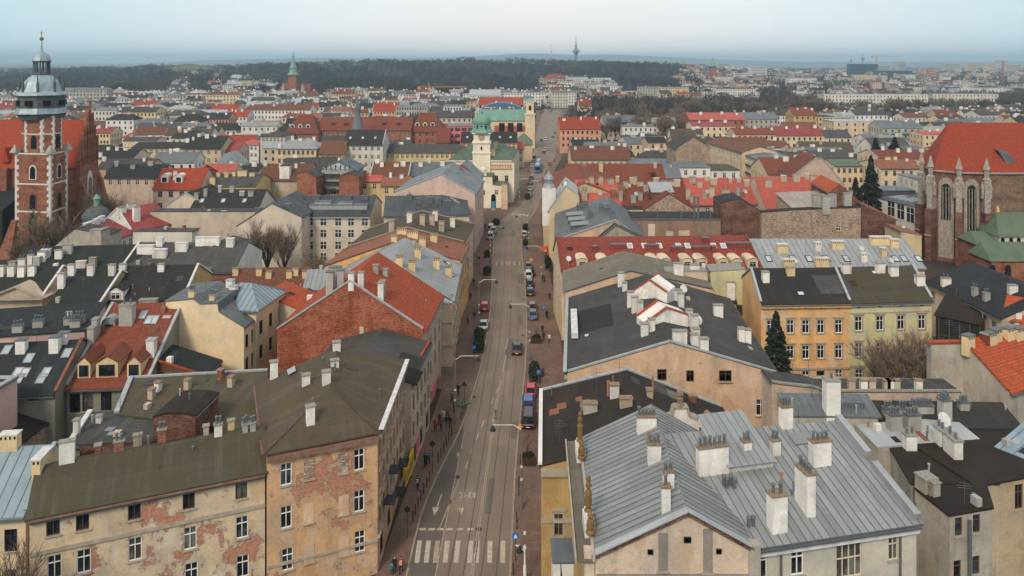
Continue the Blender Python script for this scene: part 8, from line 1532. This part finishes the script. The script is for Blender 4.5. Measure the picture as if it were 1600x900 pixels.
for pos, top, leg, lab, k, kw in ((z1(363, 316), BK, BK, 'person in a long black coat beside a child in blue', 0, dict(coat=True, h=1.82)), (z1(384, 298), (.03, .12, .22), DB, 'child in a blue jacket beside the long black coat', 1, dict(h=1.35)), (z1(320, 442), BK, DB, 'lone person in black hood carrying a pale bag', 1, dict(bag=(.4, .42, .45))), (z1(416, 122), (.45, .02, .02), BK, 'person in a bright red jacket by the pink shopfront', 2, {}), (z1(438, 88), DB, BK, 'person in navy left of the pale coat', 0, {}), (z1(459, 67), (.5, .47, .42), (.2, .2, .22), 'person in a pale coat in the chatting group', 2, dict(coat=True)), (z1(476, 102), BK, (.1, .12, .16), 'left of two dark figures walking by the lamp', 1, {}), (z1(496, 104), BK, BK, 'right of two dark figures walking by the lamp', 0, {}), (z1(482, 52), (.15, .15, .16), BK, 'grey figure behind the chatting group', 2, {}), (z1(196, 893), BK, BK, 'person in black at the lower edge of the left pavement', 2, dict(turn=math.pi)), (z1(231, 893), (.16, .015, .04), BK, 'person in maroon with a peach backpack at the lower edge', 0, dict(bag=(.55, .28, .18))), (z1(179, 899), (.02, .22, .20), DB, 'child in teal beside the person in black', 2, dict(h=1.25)), (z2(289, 284), (.22, .015, .025), BK, 'person in dark red alone on the left pavement', 0, {}), (z2(795, 241), BK, BK, 'person in black under the blue parking sign', 1, dict(coat=True)), (z2(767, 336), BK, BK, 'dark figure by the planter box', 0, {}), (z2(775, 384), BK, DB, 'dark figure pushing a stroller by the planter box', 1, {}), (z2(810, 398), (.62, .60, .60), BK, 'person in a white jacket near the stroller', 0, {}), (z2(770, 616), (.05, .05, .055), BK, 'figure by the hedge near the bright red hatchback', 2, {}), (z3(284, 336), BK, BK, 'left of three dark figures before the hotel', 0, {}), (z3(306, 341), BK, BK, 'middle of three dark figures before the hotel', 1, {}), (z3(328, 336), (.12, .05, .06), BK, 'right of three figures before the hotel, brownish', 2, {}), (z3(848, 800), (.03, .06, .13), BK, 'person in blue on the right pavement', 0, {}), (z3(832, 795), BK, BK, 'person in black beside the one in blue', 1, {}), (z1(447, 118), (.10, .09, .09), BK, 'brown-grey figure right of the red jacket', 1, {}), (z1(520, 20), DB, BK, 'dark figure beyond the chatting group', 0, {}), ((716, 618), BK, BK, 'dark figure left of the green scooters', 1, {}), ((706, 630), (.2, .17, .14), BK, 'beige figure by the pink shopfront', 0, {}), ((735, 470), BK, DB, 'dark figure near the red hatchback on the left pavement', 1, {}), ((740, 447), (.05, .06, .08), BK, 'dark figure walking by the far left shops', 0, {}), ((859, 470), BK, BK, 'dark figure by the right shop fronts', 1, {}), ((812, 268), BK, BK, 'left of the dark figures left of the tram', 0, {}), ((825.5, 269), DB, BK, 'right of the dark figures left of the tram', 1, {}), ((866, 254), BK, BK, 'lone figure right of the red car', 2, {})): person(*pos, top, leg, lab, k, **kw)
# street lamps with long arms
plain('post_grey', (.20, .19, .18), .6, .3); plain('sign_blue', (.02, .16, .42), .5); plain('sign_white', (.7, .7, .7), .5); plain('sign_red', (.5, .03, .03), .5); plain('sign_yellow', (.7, .35, .03), .5); plain('post_black', (.02, .02, .022), .6)
def lamp(x, y, side, label, h=9.4, arm=3.2, m_='post_grey'):
    p = P(x, y, 0); p.z = ground_z(p); o = thing('street_lamp', label, 'street lamp', p, 'street lamps'); q = MB(); q.tube(p, p+V((0, 0, 1.6)), .17, .15, 10); q.tube(p+V((0, 0, 1.6)), p+V((0, 0, h)), .10, .06, 8); q.build('pole', m_, o)
    q = MB(); e = p+V((side*arm, 0, h-.35)); q.tube(p+V((0, 0, h-.6)), p+V((side*.9, 0, h-.05)), .04, .04, 6); q.tube(p+V((side*.9, 0, h-.05)), e+V((0, 0, .3)), .04, .035, 6); q.build('arm', 'sign_white', o); q = MB(); q.lathe(e-V((0, 0, .35)), [(.30, 0), (.32, .12), (.2, .35), (.06, .62)], 10); q.build('lamp_head', 'post_black', o)
    for z_ in (3.2, 4.6): q = MB(); q.tube(p+V((0, 0, z_)), p+V((0, 0, z_+.22)), .14, .14, 8); q.build('pole_band', 'sign_white', o)
lamp(815, 797, -1, 'street lamp on the right pavement nearest the crossing'); lamp(827.5, 564, -1, 'street lamp on the right beside the dark saloon'); lamp(846, 452, -1, 'street lamp on the right by the three black cars'); lamp(711, 664, 1, 'street lamp on the left by the chatting group'); lamp(748.5, 517, 1, 'street lamp on the left beside the silver saloon'); lamp(766, 414, 1, 'street lamp on the left at the far zebra crossing'); lamp(826, 392, -1, 'street lamp on the right by the small shrubs'); lamp(812, 322, 1, 'street lamp by the town hall corner'); lamp(829, 318, 1, 'street lamp at the street bend', 8)
lamp(820, 912, -1, 'ornate white lamp top at the lower edge of the right pavement', 3.6, .5, 'sign_white')
def sign(x, y, h, label, kind='square', col='sign_blue', post='post_grey'):
    p = P(x, y, 0); p.z = ground_z(p); o = thing('road_sign', label, 'sign', p, 'road signs'); q = MB(); q.tube(p, p+V((0, 0, h)), .035, .035, 6); q.build('post', post, o); c = p+V((0, -.06, h-.35))
    q = MB()
    if kind == 'square': q.box(c-V((0, 0, .32)), .64, .04, .64)
    elif kind == 'round': q.tube(c+V((0, .02, 0)), c-V((0, .02, 0)), .32, .32, 16)
    elif kind == 'diamond': q.hexa([c+V((a, -.02, e)) for a, e in ((-.4, 0), (0, -.4), (.4, 0), (0, .4))], [c+V((a, .02, e)) for a, e in ((-.4, 0), (0, -.4), (.4, 0), (0, .4))])
    else: q.hexa([c+V((a, .02, e)) for a, e in ((-.42, -.3), (.42, -.3), (0, .4))], [c+V((a, -.02, e)) for a, e in ((-.42, -.3), (.42, -.3), (0, .4))])
    pl_ = q.build('plate', col, o)
    if kind == 'square' and col == 'sign_blue': q = MB(); q.hexa([c+V((a, -.024, e)) for a, e in ((-.2, -.2), (.2, -.2), (0, .22))], [c+V((a, -.03, e)) for a, e in ((-.2, -.2), (.2, -.2), (0, .22))]) if 'cross' in label else [q.bar(c+V((-.1, -.03, -.2)), c+V((-.1, -.03, .2)), .07, .02), q.bar(c+V((-.1, -.03, .17)), c+V((.12, -.03, .17)), .07, .02), q.bar(c+V((.12, -.03, .2)), c+V((.12, -.03, 0)), .07, .02), q.bar(c+V((-.1, -.03, .0)), c+V((.12, -.03, .0)), .07, .02)]; q.build('pictogram', 'sign_white', pl_)
    return o
sign(805.5, 879, 2.9, 'blue pedestrian crossing sign at the near right kerb', post='post_black'); sign(849.5, 507, 3.4, 'blue parking sign beside the person in black'); sign(831, 526, 3.6, 'blue parking sign at the planter box'); sign(841.5, 610, 3.0, 'blue parking sign behind the bright red hatchback'); sign(636.5, 843, 3.4, 'dark sign post on the left pavement near the crossing', 'round', 'post_black', 'post_black'); sign(675.5, 742, 4.0, 'dark tall sign post on the left by the long black coat', 'diamond', 'post_black', 'post_black'); sign(725.5, 643, 4.2, 'dark triangular sign post by the green scooters', 'tri', 'post_black', 'post_black'); sign(741, 523, 4.0, 'dark sign post left of the silver saloon', 'diamond', 'post_black', 'post_black'); sign(740.5, 575, 3.6, 'slim dark sign post by the left hedge', 'round', 'sign_blue', 'post_black'); sign(821, 413, 3.6, 'blue sign by the right small shrubs', 'square'); sign(827, 372, 3.4, 'blue round sign near the street bend', 'round'); sign(748.5, 428, 4, 'dark sign post at the far left shrubs', 'diamond', 'post_black', 'post_black')
o = sign(812.5, 700, 3.0, 'yellow priority sign on the lamp side near the dark plum van', 'diamond', 'sign_yellow'); o = sign(830, 424, 3.0, 'orange and white sign cluster before the black cars', 'square', 'sign_yellow')
# bollards
bm = MB(); bm.lathe((0, 0, 0), [(.055, 0), (.055, .95), (.075, 1.0), (.07, 1.1), (.02, 1.18)], 8); bme = bm.mesh('post', 'post_black', uv=False)
for k, (x, y) in enumerate(((295, 612), (308, 574), (323, 537), (338, 495), (353, 459), (370, 425), (386, 390), (431, 290), (446, 262), (461, 230), (475, 203), (489, 175), (504, 148), (554, 60), (565, 35), (857, 655), (837, 900), (856, 615), (867, 470), (868, 420))):
    p = P(*Z1(x, y), 0); p.z = ground_z(p); o = bpy.data.objects.new('bollard', bme); COL.objects.link(o); o.location = p; tag(o, 'slim black bollard lining the left kerb near the crossing' if x < 600 else 'slim black bollard on the near right pavement', 'bollard', 'black bollards at the left kerb' if x < 600 else 'black bollards at the right kerb')
# shrubs, planters
def leafy(c, rx, ry, h, n, seed):
    r = random.Random(seed); q = MB()
    for k in range(n):
        d = V((r.gauss(0, 1), r.gauss(0, 1), r.gauss(0, 1))).normalized()*r.uniform(.6, 1); p = c+V((d.x*rx, d.y*ry, h*.5+d.z*h*.5)); s = r.uniform(.08, .2); u = V((r.uniform(-1, 1), r.uniform(-1, 1), r.uniform(-1, 1))).normalized()*s; w_ = u.orthogonal().normalized()*s; q.poly([p-u-w_, p+u-w_, p+u+w_, p-u+w_])
    return q
plain('hedge_leaf', (.022, .028, .016), .9, 0, .4, 6); plain('soil', (.05, .035, .025)); plain('planter_wood', (.05, .035, .025), .9)
for k, (x, y, rx, ry, h, lab) in enumerate(((749, 530, .95, 1.6, 1.6, 'farther half of the dark hedge behind the silver saloon'), (748, 548, .95, 1.6, 1.6, 'nearer half of the dark hedge behind the silver saloon'), (835, 590, .9, 2.6, 1.9, 'dark hedge before the bright red hatchback'), (775, 352, 1.2, 2.6, 1.6, 'dark shrub at the square corner'), (761, 428, .9, 2.0, 1.3, 'dark shrubs left of the far zebra crossing'), (761, 402, .8, 1.2, 1.4, 'small round shrub beyond the far zebra crossing on the left'), (821, 360, .8, 2.2, 1.6, 'dark shrub before the pale hatchback'), (821, 384, .7, 1.4, 1.4, 'dark shrub behind the pale hatchback'), (856, 421, .8, 1.2, 3.0, 'tall potted shrub by the red awning'), (824, 310, 1.2, 3, 1.4, 'dark shrub beside the silver cars at the town hall'))):
    p = P(x, y, 0); p.z = ground_z(p); o = thing('shrub', lab, 'shrub', p, 'street shrubs'); leafy(p+V((0, 0, .2)), rx, ry, h, 420, k).build('foliage', 'hedge_leaf', o, uv=False); q = MB(); q.box(p, rx*1.9, ry*1.9, .3); q.build('planting_bed', 'soil', o)
for x, y, lab in ((824.5, 730, 'black planter box on the right pavement near the lamp'), (838, 538, 'black planter box by the stroller'), (830, 433, 'low dark container in front of the black cars')):
    p = P(x, y, 0); p.z = ground_z(p); o = thing('planter', lab, 'planter', p); q = MB(); q.box(p+V((0, .6, 0)), 1.9, 1.3, .85); q.build('box', 'planter_wood', o); q = MB(); q.box(p+V((0, .6, .85)), 1.7, 1.1, .06); q.build('soil', 'soil', o); q = leafy(p+V((0, .6, .8)), .8, .5, .6, 60, 3); q.build('plant', 'hedge_leaf', o, uv=False)
    a, e = bare_tree(3.2, 5, .02, 3, cols=(4, 4, 3)); a.v = [v+p+V((0, .6, .8)) for v in a.v]; a.build('stem', 'bark', o, uv=False)
# scooters, awnings, banners
plain('scooter_green', (.02, .28, .16), .4)
for k, (x, y) in enumerate(((722, 636), (728, 633))):
    p = P(x, y, 0); p.z = ground_z(p); o = thing('scooter', ('left', 'right')[k]+' of two green rental scooters by the dark sign post', 'scooter', p, 'green scooters'); q = MB(); q.box(p+V((0, 0, .14)), 1.0, .16, .06, .4*k); q.build('deck', 'scooter_green', o); q = MB(); q.tube(p+V((-.5, 0, .15)), p+V((-.42, 0, 1.15)), .035, .03, 6); q.bar(p+V((-.42, -.25, 1.15)), p+V((-.42, .25, 1.15)), .04); q.build('handlebar', 'scooter_green', o)
    for s in (-.52, .5): q = MB(); q.tube(p+V((s, -.04, .11)), p+V((s, .04, .11)), .11, .11, 10); q.build('wheel', 'tyre', o)
plain('awning_red', (.55, .06, .02), .7); plain('banner_yellow', (.55, .34, .02), .7); plain('banner_b', (.03, .12, .42), .7)
p = P(850, 404, 0); o = thing('awning', 'bright red shop awning on the right pavement', 'awning', p); q = MB(); q.hexa([p+V((-1, -1.5, 2.2)), p+V((.9, -1.5, 2.9)), p+V((.9, 1.5, 2.9)), p+V((-1, 1.5, 2.2))], [p+V((-1, -1.5, 2.3)), p+V((.9, -1.5, 3.0)), p+V((.9, 1.5, 3.0)), p+V((-1, 1.5, 2.3))]); q.build('canopy', 'awning_red', o); q = MB(); q.box(p+V((.9, 0, .13)), .3, 3, 2.9); q.build('shop_front', 'awning_red', o)
p = P(733, 421, 0); o = thing('banner', 'blue vertical banner on the left shop fronts', 'banner', p); q = MB(); q.tube(p, p+V((0, 0, 4.5)), .04, .04, 6); q.build('pole', 'post_grey', o); q = MB(); q.box(p+V((.35, 0, 1.6)), .65, .06, 2.8); q.build('cloth', 'banner_b', o)
yb = interp(LB, 85); a = V((interp(LB, 82.5)+.45, 82.5, 3.2)); e = V((interp(LB, 87)+.45, 87, 3.2)); o = thing('shop_sign', 'long yellow shop sign on the corner tenement', 'sign', a); q = MB(); q.bar(a, e, .25, 2.0); q.build('board', 'banner_yellow', o)
q = MB()
for k in range(9): c_ = a.lerp(e, (k+.8)/10); q.bar(c_+V((.14, 0, -.5)), c_+V((.14, 0, .5)), .12, .03); q.bar(c_+V((.14, -.1, .45)), c_+V((.14, .15, .45)), .03, .12)
tag(q.build('lettering', 'gutter_rust', o), kind='stuff')
for k, (yy, hh) in enumerate(((74.5, 5.5), (76.5, 7.5), (78.5, 4.0), (80.5, 6.0))):        # iron balconies
    x0 = interp(LB, yy)+.2; q = MB(); q.box(V((x0+.5, yy, hh)), 1.1, 1.6, .12)
    for j in range(5): q.tube(V((x0+1.0, yy-.75+j*.37, hh)), V((x0+1.0, yy-.75+j*.37, hh+1)), .025, .025, 4)
    q.bar(V((x0+1.0, yy-.8, hh+1)), V((x0+1.0, yy+.8, hh+1)), .05); q.build('balcony', 'fr_dark', BL.root)
# tell like-named neighbours apart by their place in the row
by = {}
for o in list(COL.objects):
    if o.parent is None and o.get('label') and o.get('category') in ('house', 'tree', 'bollard'): by.setdefault(o['label'], []).append(o)
for lab, os_ in by.items():
    if 1 < len(os_) < 17:
        os_.sort(key=lambda o: o.location.x/max(1, o.location.y))
        if os_[0]['category'] == 'bollard': os_.sort(key=lambda o: o.location.y)
        wds = ['left', 'right'] if len(os_) == 2 else ['left', 'middle', 'right'] if len(os_) == 3 else ['first', 'second', 'third', 'fourth', 'fifth', 'sixth', 'seventh', 'eighth', 'ninth', 'tenth', 'eleventh', 'twelfth', 'thirteenth', 'fourteenth', 'fifteenth', 'sixteenth'][:len(os_)]
        for o, w_ in zip(os_, wds): o['label'] = w_+' '+lab+(', counted from the crossing' if os_[0]['category'] == 'bollard' else ', counted from the left' if len(os_) > 3 and len(lab.split()) < 12 else '')
